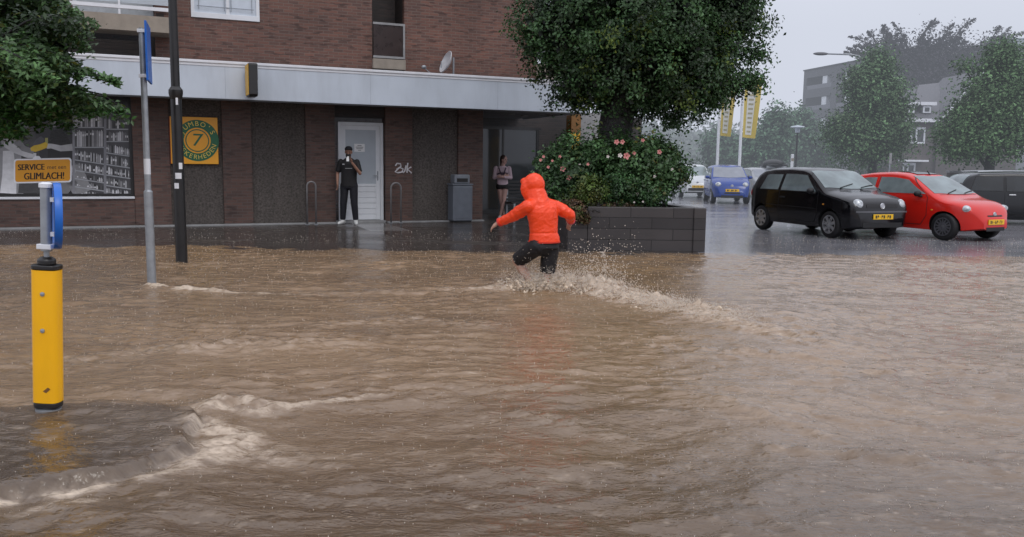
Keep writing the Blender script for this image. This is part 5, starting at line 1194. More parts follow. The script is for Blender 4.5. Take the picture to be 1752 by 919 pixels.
    if p.get('wiper'):
        mb = MB()
        for y in (-.35, .2):
            x0 = p['ws'][0]-.02; pts = [(x0-.01*k*2, y+.07*k, float(c.top(x0-.02*k, y+.07*k))+.02) for k in range(7)]; mb.tube(pts, .009, 6)
        mb.build('wiper', M['trimblack'], o)
    for xx in p.get('hood_line', []):
        mb = MB(); c.tpatch(mb, xx, xx+.012, p['hood_w'], p['hood_w'], .003, nx=1, bow=.05); mb.build('bonnet_seam', M['trimblack'], o, fix=False)
    return o, c
# small black three-door hatchback
lupo = dict(paint=paint('black_paint', (.0040, .0040, .0055)), H=1.46, belt=(.93, .88), tum=.24, track=1.40, wr=.288, xf=1.10, xr=-1.22, spokes=7, rim=M['chrome'], z=.008,
 top=[(-1.765, .52), (-1.755, .80), (-1.72, .96), (-1.62, 1.16), (-1.50, 1.33), (-1.34, 1.42), (-1.0, 1.46), (-.4, 1.475), (.05, 1.455), (.28, 1.40), (.62, 1.20), (.93, 1.00), (1.12, .965), (1.40, .915), (1.60, .855), (1.71, .77), (1.755, .62), (1.765, .46)],
 plan=[(-1.765, .62), (-1.70, .74), (-1.5, .80), (-1.0, .82), (.6, .82), (1.2, .81), (1.45, .79), (1.62, .735), (1.72, .66), (1.765, .56)], sill=[(-1.765, .36), (-1.5, .24), (-1.0, .20), (1.0, .19), (1.5, .21), (1.765, .27)], soft=9,
 ws=(.90, .30, .69, .585), rw=(-1.68, -1.46, .60, .56), win=[((-1.30, -1.16), (-.62, -.60), .965, lambda x: 1.30-.18*max(0, -x-1.05)), ((-.52, -.50), (.66, .22), .955, lambda x: 1.315-.06*max(0, x+.1))],
 seams=[[(-.56, 1.34), (-.57, .30)], [(-.57, .30), (.62, .30), (.74, .50), (.74, .93)], [(.74, .93), (.30, 1.35)], [(-1.0, .62), (.72, .60)]], handles=[(-.42, .80)], mirror=(.60, .955), lamp=(1.655, .565, .735, (.065, .112, .108)), lyaw=22, lpitch=-20,
 fog=(1.715, .52, .36), side_ind=(.92, .70), tail=(-1.70, .66, .85), strip=None, grille=(1.7, .40, .66, .74), bumper=[(.50, .26, .36)], bumper_strip=[(.66, .565, .60)], strip_m=mat('grey_line', (.09, .09, .10), .4), plate=(.48, .255, .105), badge=(.70, .062), wiper=True, hood_line=[.93], hood_w=.66)
anchor = gp(1417, 408)
black_car, _ = car('parked_car', 'small black three-door hatchback with round headlights beside the red car', lupo, anchor, 20, (1.10, -.78))
# small red rounded hatchback
ka = dict(paint=paint('red_paint', (.62, .018, .011)), H=1.39, belt=(.93, .84), tum=.30, track=1.40, wr=.285, xf=1.18, xr=-1.27, spokes=14, rim=mat('hubcap_grey', (.10, .10, .11), .4, metal=.3, var=.2), z=.008,
 top=[(-1.80, .55), (-1.78, .85), (-1.70, 1.02), (-1.52, 1.20), (-1.25, 1.325), (-.8, 1.385), (-.3, 1.405), (.05, 1.385), (.30, 1.32), (.68, 1.10), (1.0, .92), (1.16, .865), (1.42, .825), (1.62, .75), (1.74, .64), (1.79, .52), (1.81, .42)],
 plan=[(-1.80, .55), (-1.70, .70), (-1.45, .80), (-1.0, .82), (.6, .82), (1.2, .80), (1.45, .74), (1.64, .62), (1.75, .48), (1.81, .36)], sill=[(-1.80, .40), (-1.5, .25), (-1.0, .20), (1.0, .18), (1.5, .20), (1.81, .26)], soft=31,
 ws=(.97, .32, .68, .54), rw=(-1.66, -1.30, .56, .52), win=[((-1.42, -1.12), (-.56, -.60), lambda x: .95+.03*max(0, -x-.9), lambda x: 1.265-.35*max(0, -x-.85)**1.2), ((-.47, -.50), (.74, .22), .945, lambda x: 1.28-.13*max(0, x+.15))], wframe=paint('red_paint', (.62, .018, .011)),
 seams=[[(-.52, 1.30), (-.54, .30)], [(-.54, .30), (.66, .30), (.80, .50), (.80, .88)], [(.80, .88), (.28, 1.30)]], handles=[(-.38, .78)], handle_m=paint('red_paint', (.62, .018, .011)), mirror=(.62, .93), mirror_m=M['trimblack'], lamp=(1.515, .575, .655, (.15, .10, .085)), lyaw=42, lpitch=-10,
 side_ind=(.92, .62), tail=(-1.70, .60, .80), grille=(1.7, .24, .515, .545), bumper=[(.30, .22, .30)], plate=(.405, .255, .105), badge=(.56, .05), wiper=True, hood_line=[.985], hood_w=.6)
red_car, _ = car('parked_car', 'small rounded red hatchback parked to the right of the black car', ka, gp(1611, 412), 28, (1.18, -.78))
mb = MB(); kc = Car(ka); kc.tpatch(mb, .20, -.32, .36, .36, .012); mb.build('sunroof', M['autoglass_dark'], red_car, smooth=True)
mb = MB(); mb.tube([(.24, 0, float(kc.top(.24, 0))), (.16, 0, float(kc.top(.24, 0))+.09)], .012, 6); mb.build('aerial', M['trimblack'], red_car)
# blue small five-door
matiz = dict(paint=paint('blue_paint', (.0, .036, .24)), H=1.50, belt=(.98, .93), tum=.22, track=1.28, wr=.275, xf=1.12, xr=-1.22, spokes=7, rim=M['chrome'], z=.008,
 top=[(-1.75, .55), (-1.73, .95), (-1.60, 1.30), (-1.40, 1.45), (-.8, 1.50), (-.1, 1.51), (.25, 1.45), (.65, 1.22), (1.0, 1.0), (1.2, .95), (1.45, .86), (1.62, .75), (1.71, .6), (1.75, .45)],
 plan=[(-1.75, .60), (-1.6, .70), (-1.2, .745), (.8, .745), (1.3, .73), (1.55, .66), (1.68, .56), (1.75, .48)], sill=[(-1.75, .38), (-1.4, .24), (1.0, .22), (1.5, .24), (1.75, .28)], soft=21,
 ws=(1.0, .33, .64, .55), rw=(-1.66, -1.45, .55, .5), win=[((-1.35, -1.2), (-.35, -.35), 1.0, 1.35), ((-.27, -.27), (.72, .30), .99, lambda x: 1.37-.08*max(0, x))], glass=mat('mist_glass', (.22, .235, .27), .08, .6, var=.15, scale=3, rvar=.03), sglass=M['autoglass'],
 seams=[[(-.31, 1.38), (-.31, .30)], [(.80, .95), (.80, .3)]], handles=[(-.2, .85), (-1.1, .87)], mirror=(.68, 1.0), mirror_m=paint('blue_paint', (.0, .036, .24)), lamp=(1.545, .515, .74, (.10, .12, .105)), lyaw=32, lpitch=-30,
 tail=(-1.68, .58, .95), grille=(1.7, .30, .40, .44), bumper=[(.42, .24, .34)], plate=(.53, .255, .105), badge=(.70, .055))
blue_car, _ = car('parked_car', 'bright blue small car facing the camera beside the white car', matiz, gp(1252, 350), -6, (1.75, 0))
white = dict(matiz); white.update(paint=paint('white_paint_car', (.55, .57, .58)), mirror_m=paint('white_paint_car', (.55, .57, .58)), grille=(1.7, .42, .34, .46), bumper=[(.5, .24, .30)], glass=M['autoglass'])
car('parked_car', 'white car half hidden by the rose bush left of the blue car', white, gp(1193, 340), -2, (1.75, 0))
# grey saloon behind, with a black roof box
grey = dict(ka); grey.update(paint=paint('silver_paint', (.30, .31, .33)), wframe=M['trimblack'], handle_m=M['trimblack'], glass=matiz['glass'], H=1.38)
gc, gcar = car('parked_car', 'silver grey car behind the black hatchback', grey, gp(1318, 338), 8, (1.18, 0))
q = gc.location; ga = gc.rotation_euler.z
rb = empty('roof_box', (q.x+.62, q.y, q.z+1.37), ga, 'black rounded roof box on top of the silver grey car', 'roof box')
mb = MB(); mb.ell((-.1, 0, .22), .85, .40, .22, 20, 12); mb.build('lid', M['trimblack'], rb, smooth=True)
mb = MB(); mb.box(-.9, .7, -.38, .38, .12, .20); mb.build('base', M['trimblack'], rb, bevel=.03)
mb = MB(); mb.box(-.5, -.45, -.5, .5, .0, .12); mb.box(.25, .30, -.5, .5, .0, .12); mb.build('roof_bar', M['steel'], rb)
# dark people carrier on the right, side on
zaf = dict(paint=paint('charcoal_paint', (.010, .011, .013)), H=1.50, belt=(.95, .92), tum=.20, track=1.50, wr=.31, xf=1.45, xr=-1.25, spokes=5, rim=M['chrome'], z=-.08,
 top=[(-2.1, .55), (-2.08, .95), (-1.98, 1.25), (-1.85, 1.40), (-1.6, 1.475), (-.8, 1.50), (.2, 1.50), (.65, 1.45), (1.2, 1.15), (1.5, 1.00), (1.9, .88), (2.08, .70), (2.14, .5)],
 plan=[(-2.1, .68), (-1.95, .80), (-1.6, .86), (1.2, .87), (1.7, .82), (2.0, .66), (2.14, .5)], sill=[(-2.1, .38), (-1.6, .24), (1.4, .22), (2.14, .28)], soft=21,
 ws=(1.45, .72, .74, .64), rw=(-2.02, -1.82, .66, .6), win=[((-1.82, -1.68), (-1.02, -1.02), 1.0, 1.36), ((-.94, -.94), (.02, .02), .99, 1.375), ((.12, .12), (1.15, .62), .98, lambda x: 1.38-.08*max(0, x-.2))], sglass=M['autoglass_dark'],
 seams=[[(-.98, 1.41), (-.98, .62), (-.85, .3)], [(.07, 1.41), (.07, .3)], [(1.15, .98), (1.15, .3)]], handles=[(-.80, .90), (.25, .89)], handle_m=M['chrome'], mirror=(1.08, 1.0), lamp=(1.93, .62, .74, (.16, .14, .09)), lyaw=35,
 tail=(-2.03, .74, 1.0), strip=(.36, .40), grille=(2.1, .4, .55, .66), plate=(.42, .26, .11), badge=(.74, .05))
zc = gp(1700, 394); zp = at(1648, 330, 22.6)
van, _ = car('parked_car', 'dark charcoal people carrier at the right edge behind the red car', zaf, (zp.x, 22.6, 0), 82, (-2.0, -.8))
mb = MB(); vc = Car(zaf)
for sgn in (-1, 1): mb.tube([(x, sgn*.58, float(vc.top(x, .58))+.045) for x in np.linspace(-1.6, .5, 9)], .018, 8)
mb.build('roof_rail', M['steel'], van)

# ================================================================== people
def hand(mb, w, d, side, curl=.5, pal=None, s=1.0):
    """palm and five fingers from the wrist w along d; side: towards the thumb"""
    d = Vector(d).normalized(); side = (Vector(side)-d*Vector(side).dot(d)).normalized(); n_ = d.cross(side) if pal is None else Vector(pal).normalized(); w = Vector(w)
    mb.ell(w+d*.045*s, .043*s, .020*s, .050*s, 12, 8, Matrix((side, n_, d)).transposed())
    for k, ln in enumerate((.070, .078, .072, .056)):
        b0 = w+d*.082*s+side*(.030-.020*k)*s; a1 = curl*.6; p1 = b0+(d*math.cos(a1)+n_*math.sin(a1))*ln*.5*s; a2 = curl*1.5; p2 = p1+(d*math.cos(a2)+n_*math.sin(a2))*ln*.5*s
        mb.seg(b0-d*.02*s, .0092*s, p1, .0085*s, n=8); mb.seg(p1, .0085*s, p2, .0072*s, n=8)
    t0 = w+d*.025*s+side*.030*s; t1 = t0+(d*.55+side*.75+n_*.25).normalized()*.038*s; t2 = t1+(d*.9+side*.25+n_*.35).normalized()*.030*s
    mb.seg(t0, .0125*s, t1, .0105*s, n=8); mb.seg(t1, .0105*s, t2, .0085*s, n=8)
def frame(f, up=(0, 0, 1)):
    f = Vector(f).normalized(); u = Vector(up); r_ = f.cross(u).normalized(); u = r_.cross(f); return r_, f, u       # right, forward, up
def head(mb, c, face, up=(0, 0, 1), s=1.0):
    r_, f, u = frame(face, up); rot = Matrix((r_, f, u)).transposed(); c = Vector(c)
    mb.ell(c+u*.018*s, .076*s, .094*s, .098*s, 18, 12, rot); mb.ell(c+f*.018*s-u*.055*s, .058*s, .070*s, .068*s, 16, 10, rot); mb.ell(c+f*.060*s-u*.098*s, .028*s, .026*s, .024*s, 10, 8, rot)
    mb.seg(c+f*.088*s+u*.012*s, .010*s, c+f*.106*s-u*.030*s, .015*s, n=8)
    mb.ell(c+f*.084*s-u*.066*s, .024*s, .014*s, .010*s, 10, 6, rot); mb.ell(c+f*.078*s+u*.028*s, .055*s, .018*s, .012*s, 10, 6, rot)
    for q in (-1, 1): mb.ell(c+r_*q*.078*s-u*.012*s-f*.004*s, .012*s, .022*s, .032*s, 8, 6, rot)
def eyes(parent, c, face, up=(0, 0, 1), s=1.0):
    r_, f, u = frame(face, up)
    for q in (-1, 1):
        mb = MB(); mb.ell(Vector(c)+f*.086*s+r_*q*.032*s+u*.004*s, .014*s, .010*s, .008*s, 8, 6, Matrix((r_, f, u)).transposed()); mb.build('eye', mat('eye_dark', (.02, .015, .012), .2), parent)
    mb = MB(); mb.ell(Vector(c)+f*.096*s-u*.066*s, .022*s, .007*s, .005*s, 8, 6, Matrix((r_, f, u)).transposed()); mb.build('lips', mat('lips', (.30, .11, .09), .4), parent)
def foot(mb, an, d, s=1.0, wide=1.0):
    d = Vector(d).normalized(); an = Vector(an)
    mb.seg(an-d*.03*s+Vector((0, 0, -.035)), .042*s*wide, an+d*.14*s+Vector((0, 0, -.052)), .036*s*wide); mb.seg(an+d*.10*s+Vector((0, 0, -.052)), .036*s*wide, an+d*.185*s+Vector((0, 0, -.058)), .028*s*wide)

# ---------------------------------------------------------------- the runner in the flood
Yr = 10.1; r0 = gp(930, 495); RO = Vector((r0.x, Yr, 0.0))
def rp(px, py, dy=0.0): return at(px, py, Yr+dy)-RO
face = Vector((-.86, .45, -.10)); hd_c = rp(911, 320, .06)
fw = Vector((-.50, .86, 0)).normalized(); rt = Vector((fw.y, -fw.x, 0)); upv = Vector((0, 0, 1))
shL, shR = rp(903, 353, -.10), rp(951, 354, .10); neck = rp(921, 350, .02); elL, wrL = rp(877, 371, .02), rp(853, 381, .12); elR, wrR = rp(975, 367, .10), rp(977, 378, .30)
pel = rp(930, 418, -.02); hipL, hipR = rp(918, 424, -.08), rp(942, 425, .05); knL, anL = rp(884, 446, .14), rp(912, 488, .02); knR, anR = rp(936, 468, .06), rp(944, 515, -.12)
mb = MB(); hd_f = hd_c+Vector(face).normalized()*.030; head(mb, hd_f, face); mb.seg(neck-Vector((0, 0, .02)), .060, hd_c-Vector((0, 0, .06)), .056)
mb.loft([(neck-Vector((0, 0, .03)), rt, fw, .08, .07), ((shL+shR)/2-Vector((0, 0, .03)), rt, fw, .165, .085), ((shL+shR)/2*.55+pel*.45, rt, fw, .13, .085), (pel+Vector((0, 0, .08)), rt, fw, .12, .085), (pel-Vector((0, 0, .06)), rt, fw, .14, .095)])
for sh, el, wr_ in ((shL, elL, wrL), (shR, elR, wrR)): mb.seg(sh, .052, el, .042); mb.seg(el, .041, wr_, .029)
hand(mb, wrL, (wrL-elL).normalized()+Vector((-.35, 0, -.45)), Vector((0, .8, .3)), .55, s=1.08); hand(mb, wrR, Vector((-.35, .2, -.8)), Vector((-.5, .5, .2)), .8, s=1.0)
for hp, kn, an in ((hipL, knL, anL), (hipR, knR, anR)): mb.seg(hp, .088, kn, .058); mb.seg(kn, .056, kn.lerp(an, .35), .058); mb.seg(kn.lerp(an, .35), .058, an, .038)
foot(mb, anL, Vector((-.3, .4, -.8))); foot(mb, anR, Vector((-.5, .8, 0)))
runner = mb.skin('person', M['skin_m'], None, .0085, 4, RO); tag(runner, 'person in an orange hooded rain jacket and black shorts running through the flood', 'person')
eyes(runner, hd_f, face)
# jacket with hood
mb = MB(); mid = (shL+shR)/2; wv = Vector((1, 0, 0))
hem = rp(931, 414, 0); ax = Vector((.93, .36, 0)).normalized(); fx = Vector((-ax.y, ax.x, 0))
mb.loft([(hem, ax, fx, .188, .150), (hem+Vector((0, 0, .06)), ax, fx, .186, .145), (hem.lerp(mid, .35), ax, fx, .170, .134), (hem.lerp(mid, .62), ax, fx, .180, .138), (hem.lerp(mid, .85), ax, fx, .200, .138), (mid+Vector((0, 0, .0)), ax, fx, .195, .122), (mid+Vector((-.01, 0, .055)), ax, fx, .13, .095), (neck+Vector((0, 0, .035)), ax, fx, .085, .08)], 28)
for sh, el, wr_, c0 in ((shL, elL, wrL, 1), (shR, elR, wrR, 1)):
    d = (wr_-el).normalized(); mb.seg(sh, .082, el, .066); mb.seg(el, .066, wr_-d*.015, .050, True, False); mb.seg(sh.lerp(el, .35), .078, sh.lerp(el, .55), .082)
    mb.seg(sh.lerp(el, .75), .066, sh.lerp(el, .85), .075); mb.seg(el.lerp(wr_, .45), .060, el.lerp(wr_, .55), .062)
r_, f_, u_ = frame(face); hrot = Matrix((r_, f_, u_)).transposed()
mb.ell(hd_c+u_*.030-f_*.022, .122, .135, .134, 24, 16, hrot); mb.ell(hd_c-u_*.075-f_*.03, .114, .120, .10, 18, 10, hrot); mb.seg(neck+Vector((0, 0, -.02)), .150, hd_c-u_*.07-f_*.03, .125)
for sh in (shL, shR): mb.seg(neck+Vector((0, 0, .02)), .105, sh+Vector((0, 0, -.006)), .080)
mb.ell(hd_c+f_*.070+u_*.075, .085, .080, .050, 18, 10, hrot)                 # peak of the hood
for q in (-1, 1): mb.ell(hd_c+f_*.045+r_*q*.088-u_*.02, .034, .070, .115, 14, 10, hrot)
mb.ell(hd_c+f_*.05-u_*.125, .085, .075, .045, 16, 8, hrot)
mb.seg(hem+ax*.185, .012, hem+ax*.185+Vector((0, 0, .02)), .012)
jk = mb.skin('rain_jacket', M['orange'], runner, .0085, 5); 
tx = bpy.data.textures.new('folds', 'CLOUDS'); tx.noise_scale = .06; tx.noise_depth = 2
me = jk.data; nv = len(me.vertices); co = np.empty(nv*3); me.vertices.foreach_get('co', co); co = co.reshape(-1, 3); nn = np.empty(nv*3); me.vertices.foreach_get('normal', nn); nn = nn.reshape(-1, 3)
u_1 = co[:, 0]+.6*co[:, 1]; v_1 = co[:, 2]-.35*co[:, 0]; wq = .05*perlin(u_1/.12, v_1/.12, 401)
cr1 = np.clip(1-np.abs(perlin(u_1/.16+wq*6, v_1/.060+wq*6, 402))*2.2, 0, 1); cr2 = np.clip(1-np.abs(perlin((u_1+v_1)/.05, (v_1-u_1)/.13, 403))*2.6, 0, 1)
amp = .0036*cr1**2+.0018*cr2**2-.002+.006*perlin(u_1/.11, v_1/.11, 404)
amp -= .008*np.exp(-((co[:, 2]-hem.z-.115-.02*co[:, 0])/.012)**2)*(np.abs(co[:, 0]-hem.x) < .26)      # drawcord line
hood_z = np.clip((co[:, 2]-(neck.z+.05))/.05, 0, 1); amp = amp*(1-.25*hood_z)
co = co+nn*amp[:, None]; me.vertices.foreach_set('co', co.ravel()); me.update()
mb = MB(); mb.loft([(hem-Vector((0, 0, .005)), ax, fx, .194, .156), (hem+Vector((0, 0, .012)), ax, fx, .194, .156)], 28); mb.build('hem_band', mat('dark_orange', (.55, .03, .01), .4), runner, smooth=40)
for el, wr_, mcol in ((elL, wrL, 'cuff_red'), (elR, wrR, 'cuff_pink')):
    d = (wr_-el).normalized(); mb = MB(); mb.tube([wr_-d*.035, wr_-d*.008], .054, 16); mb.build('cuff', mat(mcol, (.60, .04, .03) if mcol == 'cuff_red' else (.70, .08, .16), .5), runner, smooth=40)
# shorts
mb = MB(); mb.loft([(pel+Vector((0, 0, .05)), ax, fx, .140, .105), (pel, ax, fx, .170, .130), (pel-Vector((0, 0, .05)), ax, fx, .180, .140)], 24)
for hp, kn, t in ((hipL, knL, .90), (hipR, knR, .92)):
    d = (kn-hp).normalized(); e = hp.lerp(kn, t)+d*.015; mb.seg(hp+Vector((0, 0, .01)), .108, hp.lerp(e, .5), .102); mb.seg(hp.lerp(e, .5), .102, e, .090, True, False)
mb.seg(hipL, .10, hipR, .10)
sh_ = mb.skin('shorts', M['black_cloth'], runner, .0095, 4); dm = sh_.modifiers.new('folds', 'DISPLACE'); dm.texture = tx; dm.strength = .014; dm.mid_level = .5

# ---------------------------------------------------------------- generic standing figure in its own frame (x right, y away, z up)
def standing(name, label, loc, rz, J, looks):
    mb = MB(); s = J.get('s', 1.0); hc = Vector(J['head']); fc = Vector(J['face']); ax = Vector(J.get('axis', (1, 0, 0))); fx = Vector((-ax.y, ax.x, 0))
    head(mb, hc, fc, s=s); nk = Vector(J['neck']); pv = Vector(J['pelvis']); mb.seg(nk-Vector((0, 0, .03)), .056*s, hc-Vector((0, 0, .06)), .052*s)
    sh = [Vector(J['shL']), Vector(J['shR'])]; md = (sh[0]+sh[1])/2; hw = (sh[1]-sh[0]).length/2
    mb.loft([(nk-Vector((0, 0, .02)), ax, fx, .07, .06), (md+Vector((0, 0, -.02)), ax, fx, hw*.95, .095), (md.lerp(pv, .45), ax, fx, hw*J.get('waist', .82), .098), (pv+Vector((0, 0, .07)), ax, fx, hw*.80, .10), (pv-Vector((0, 0, .06)), ax, fx, hw*.86, .105)])
    for k, q in enumerate('LR'):
        el, wr_ = Vector(J['el'+q]), Vector(J['wr'+q]); mb.seg(sh[k], .050*s, el, .040*s); mb.seg(el, .040*s, wr_, .028*s); hand(mb, wr_, J['hd'+q], J['th'+q], J.get('curl'+q, .5), J.get('pal'+q), s)
        hp, kn, an = Vector(J['hip'+q]), Vector(J['kn'+q]), Vector(J['an'+q]); mb.seg(hp, .082*s, kn, .054*s); mb.seg(kn, .052*s, kn.lerp(an, .35), .054*s); mb.seg(kn.lerp(an, .35), .054*s, an, .034*s); foot(mb, an, J['ft'+q], s)
    o = mb.skin(name, looks['skin'], None, .0085, 4, loc); o.rotation_euler = (0, 0, rz); tag(o, label, 'person'); eyes(o, hc, fc, s=s); return o
# man at the white door
MH = bw(wp(598, 378, -.42)[0], -.42, .036)
J = dict(head=(.00, -.02, 1.655), face=(.06, -1, -.10), neck=(0, 0, 1.50), pelvis=(-.01, .02, .93), shL=(.185, 0, 1.43), shR=(-.185, 0, 1.43), axis=(-1, 0, 0),
 elL=(.27, -.10, 1.17), wrL=(.13, -.26, 1.40), hdL=(-.35, -.15, 1), thL=(-.6, .5, .2), curlL=1.1, palL=(-.5, .8, 0), elR=(-.27, .03, 1.16), wrR=(-.26, -.04, .92), hdR=(.05, -.1, -1), thR=(.5, -.8, 0), curlR=.6,
 hipL=(.095, .02, .90), hipR=(-.105, .02, .90), knL=(.120, -.03, .48), knR=(-.130, -.02, .48), anL=(.145, .0, .085), anR=(-.155, .0, .085), ftL=(.25, -1, 0), ftR=(-.3, -1, 0))
man = standing('person', 'man in black clothes and cap standing in front of the white door', MH, 0, J, dict(skin=M['skin_dark']))
mb = MB(); A_ = Vector((1, 0, 0)); F_ = Vector((0, 1, 0))
mb.loft([((-.005, .02, .86), A_, F_, .185, .135), ((-.005, .015, 1.0), A_, F_, .180, .13), ((0, .01, 1.2), A_, F_, .182, .13), ((0, 0, 1.38), A_, F_, .205, .125), ((0, 0, 1.46), A_, F_, .15, .10), ((0, 0, 1.52), A_, F_, .07, .07)], 24)
for q in 'LR':
    a, b_ = Vector(J['sh'+q]), Vector(J['el'+q]); mb.seg(a, .066, a.lerp(b_, .85), .064, True, False)
mb.skin('t_shirt', M['black_cloth'], man, .0095, 4)
mb = MB(); mb.box(-.12, -.07, -.142, -.136, 1.36, 1.385); mb.box(-.06, .10, -.142, -.136, 1.275, 1.287); mb.build('shirt_print', mat('dull_print', (.35, .35, .36), .7), man)
mb = MB(); mb.loft([((-.005, .02, 1.0), A_, F_, .165, .12), ((-.005, .02, .88), A_, F_, .18, .13), ((-.005, .02, .82), A_, F_, .18, .12)], 24)
for q in 'LR':
    hp, kn, an = Vector(J['hip'+q]), Vector(J['kn'+q]), Vector(J['an'+q]); mb.seg(hp, .104, kn, .082); mb.seg(kn, .082, an+Vector((0, 0, .02)), .064, True, False)
mb.skin('trousers', M['navy_cloth'], man, .0095, 4)
for q in 'LR':
    mb = MB(); foot(mb, Vector(J['an'+q])+Vector((0, 0, -.0)), J['ft'+q], 1.08, 1.12); mb.seg(Vector(J['an'+q])-Vector((0, 0, .02)), .052, Vector(J['an'+q])+Vector((0, 0, .005)), .05); mb.skin('shoe', M['white_shoe'], man, .008, 3)
mb = MB(); hc = Vector(J['head']); mb.ell(hc+Vector((0, .005, .062)), .090, .104, .072, 18, 10); mb.loft([(hc+Vector((0, -.10, .060)), A_, F_, .070, .055), (hc+Vector((0, -.115, .050)), A_, F_, .072, .06)], 16); mb.skin('cap', M['navy_cloth'], man, .008, 3)
mb = MB(); mb.ell(hc+Vector((0, -.045, -.075)), .062, .056, .052, 14, 8); mb.skin('beard', M['hair'], man, .008, 2)
ph_ = empty('phone', MH+Vector((.035, -.315, 1.49)), .1, 'white phone held up to his chin by the man at the door', 'phone')
mb = MB(); mb.box(-.030, .030, -.005, .005, -.050, .062); mb.build('case', mat('phone_white', (.82, .82, .80), .3), ph_, bevel=.004)
mb = MB(); mb.box(-.030, -.010, -.008, -.0048, .038, .064); mb.build('camera_lens', M['dark_ink'], ph_, bevel=.002)
# woman under the canopy
gl = bw(wp(859, 371, .55)[0], .55, .034)
J = dict(s=.93, head=(.03, 0, 1.535), face=(.80, -.55, -.05), neck=(.0, .01, 1.38), pelvis=(.0, .03, .88), shL=(.165, .0, 1.31), shR=(-.175, .0, 1.31), axis=(-1, 0, 0), waist=.72,
 elL=(.21, -.06, 1.07), wrL=(-.02, -.19, 1.09), hdL=(-1, .1, .1), thL=(0, -.2, 1), curlL=.7, palL=(0, 1, 0), elR=(-.21, -.06, 1.07), wrR=(.04, -.16, 1.12), hdR=(1, .12, .1), thR=(0, -.2, 1), curlR=.7, palR=(0, 1, 0),
 hipL=(.085, .03, .85), hipR=(-.085, .03, .85), knL=(.04, -.03, .46), knR=(-.03, .05, .46), anL=(-.05, -.05, .085), anR=(.05, .07, .085), ftL=(-.1, -1, 0), ftR=(.5, -.9, 0))
girl = standing('person', 'woman in a pale top and dark shorts standing with folded arms under the canopy', gl, 0, J, dict(skin=mat('skin_pale', (.46, .28, .24), .5, .4, var=.1)))
mb = MB(); mb.loft([((0, .03, .84), A_, F_, .150, .112), ((0, .025, .98), A_, F_, .142, .11), ((0, .01, 1.12), A_, F_, .136, .105), ((0, .0, 1.24), A_, F_, .16, .118), ((0, 0, 1.32), A_, F_, .15, .095), ((0, 0, 1.375), A_, F_, .075, .065)], 22)
for q in 'LR':
    a, b_ = Vector(J['sh'+q]), Vector(J['el'+q]); mb.seg(a, .062, b_, .052); mb.seg(b_, .052, b_.lerp(Vector(J['wr'+q]), .75), .042, True, False)
mb.skin('top', M['pink_cloth'], girl, .0095, 4)
mb = MB()
mb.tube([(-.10, -.112, 1.33), (-.06, -.138, 1.22), (-.02, -.142, 1.12)], .016, 8); mb.tube([(.09, -.112, 1.33), (.05, -.138, 1.22), (.0, -.142, 1.12)], .016, 8); mb.tube([(-.14, -.05, 1.16), (-.06, -.13, 1.19), (.08, -.13, 1.19), (.14, -.05, 1.16)], .02, 8); mb.build('bag_strap', mat('dark_strap', (.03, .015, .03), .6), girl)
mb = MB(); mb.loft([((0, .03, .93), A_, F_, .145, .108), ((0, .03, .84), A_, F_, .158, .118), ((0, .03, .80), A_, F_, .155, .11)], 22)
for q in 'LR': hp, kn = Vector(J['hip'+q]), Vector(J['kn'+q]); mb.seg(hp, .092, hp.lerp(kn, .20), .088, True, False)
mb.skin('shorts', M['black_cloth'], girl, .0095, 3)
hc = Vector(J['head']); r_, f_, u_ = frame(J['face']); hr = Matrix((r_, f_, u_)).transposed()
mb = MB(); mb.ell(hc+u_*.03-f_*.018, .082, .094, .090, 16, 10, hr); mb.seg(hc-f_*.07, .05, hc-f_*.075-u_*.17, .03); mb.skin('hair', mat('brown_hair', (.045, .022, .015), .5, var=.3), girl, .008, 2)
for q in 'LR': mb = MB(); foot(mb, J['an'+q], J['ft'+q], 1.0, 1.12); mb.skin('shoe', M['white_shoe'], girl, .008, 2)
# ================================================================== background
def bg_tree(name, label, lobes, n, base, size, Y, trunk_px, light=None, frac=.05, cl=.30, asp=.6, up=None, group=None, gz_=-.3):
    t0 = at(trunk_px, 288, Y); o = empty(name, (t0.x, Y, 0), 0, label, 'tree', group); oc = Vector(o.location)
    mb = MB(); topz = max(l[0].z for l in lobes)
    mb.tube([(0, 0, gz_), (.03, 0, topz*.3), (0, .1, topz*.65), (.05, 0, topz)], [.26, .2, .13, .04], 10)
    for k, l in enumerate(lobes): limb(mb, (0, 0, max(.8, l[0].z*.5)), Vector(l[0])-oc, .09, .02, .2, 4, k)
    mb.build('trunk', M['bark'], o, smooth=True)
    P, nr, mm = lobes_points(lobes, n, .35, cl, 14, 1.2); col = leaf_cols(mm, base, .38, light, frac); k = P[:, 2] > .15; P, nr, col = P[k], nr[k], col[k]
    leaf_cloud('crown', P-np.array(oc), nr, RNG.uniform(size*.7, size*1.4, len(P)), col, M['leaf_far'], o, asp); return o
T1 = 44.0
bg_tree('roadside_tree', 'full green tree in front of the dark apartment block', [PL(1485, 235, T1, 68, 48, 1.8, 2.2), PL(1500, 160, T1, 46, 55, 1.5, 1.6), PL(1500, 110, T1, 24, 26, .8, .5), PL(1440, 225, T1, 30, 34, 1.2, .7), PL(1530, 220, T1, 32, 50, 1.2, .8), PL(1470, 150, T1, 26, 40, 1, .6), PL(1515, 175, T1, 40, 40, 1, .8)], 26000, (.090, .160, .072), .145, T1, 1492, (.10, .15, .07), .08, .22)
T2 = 38.0
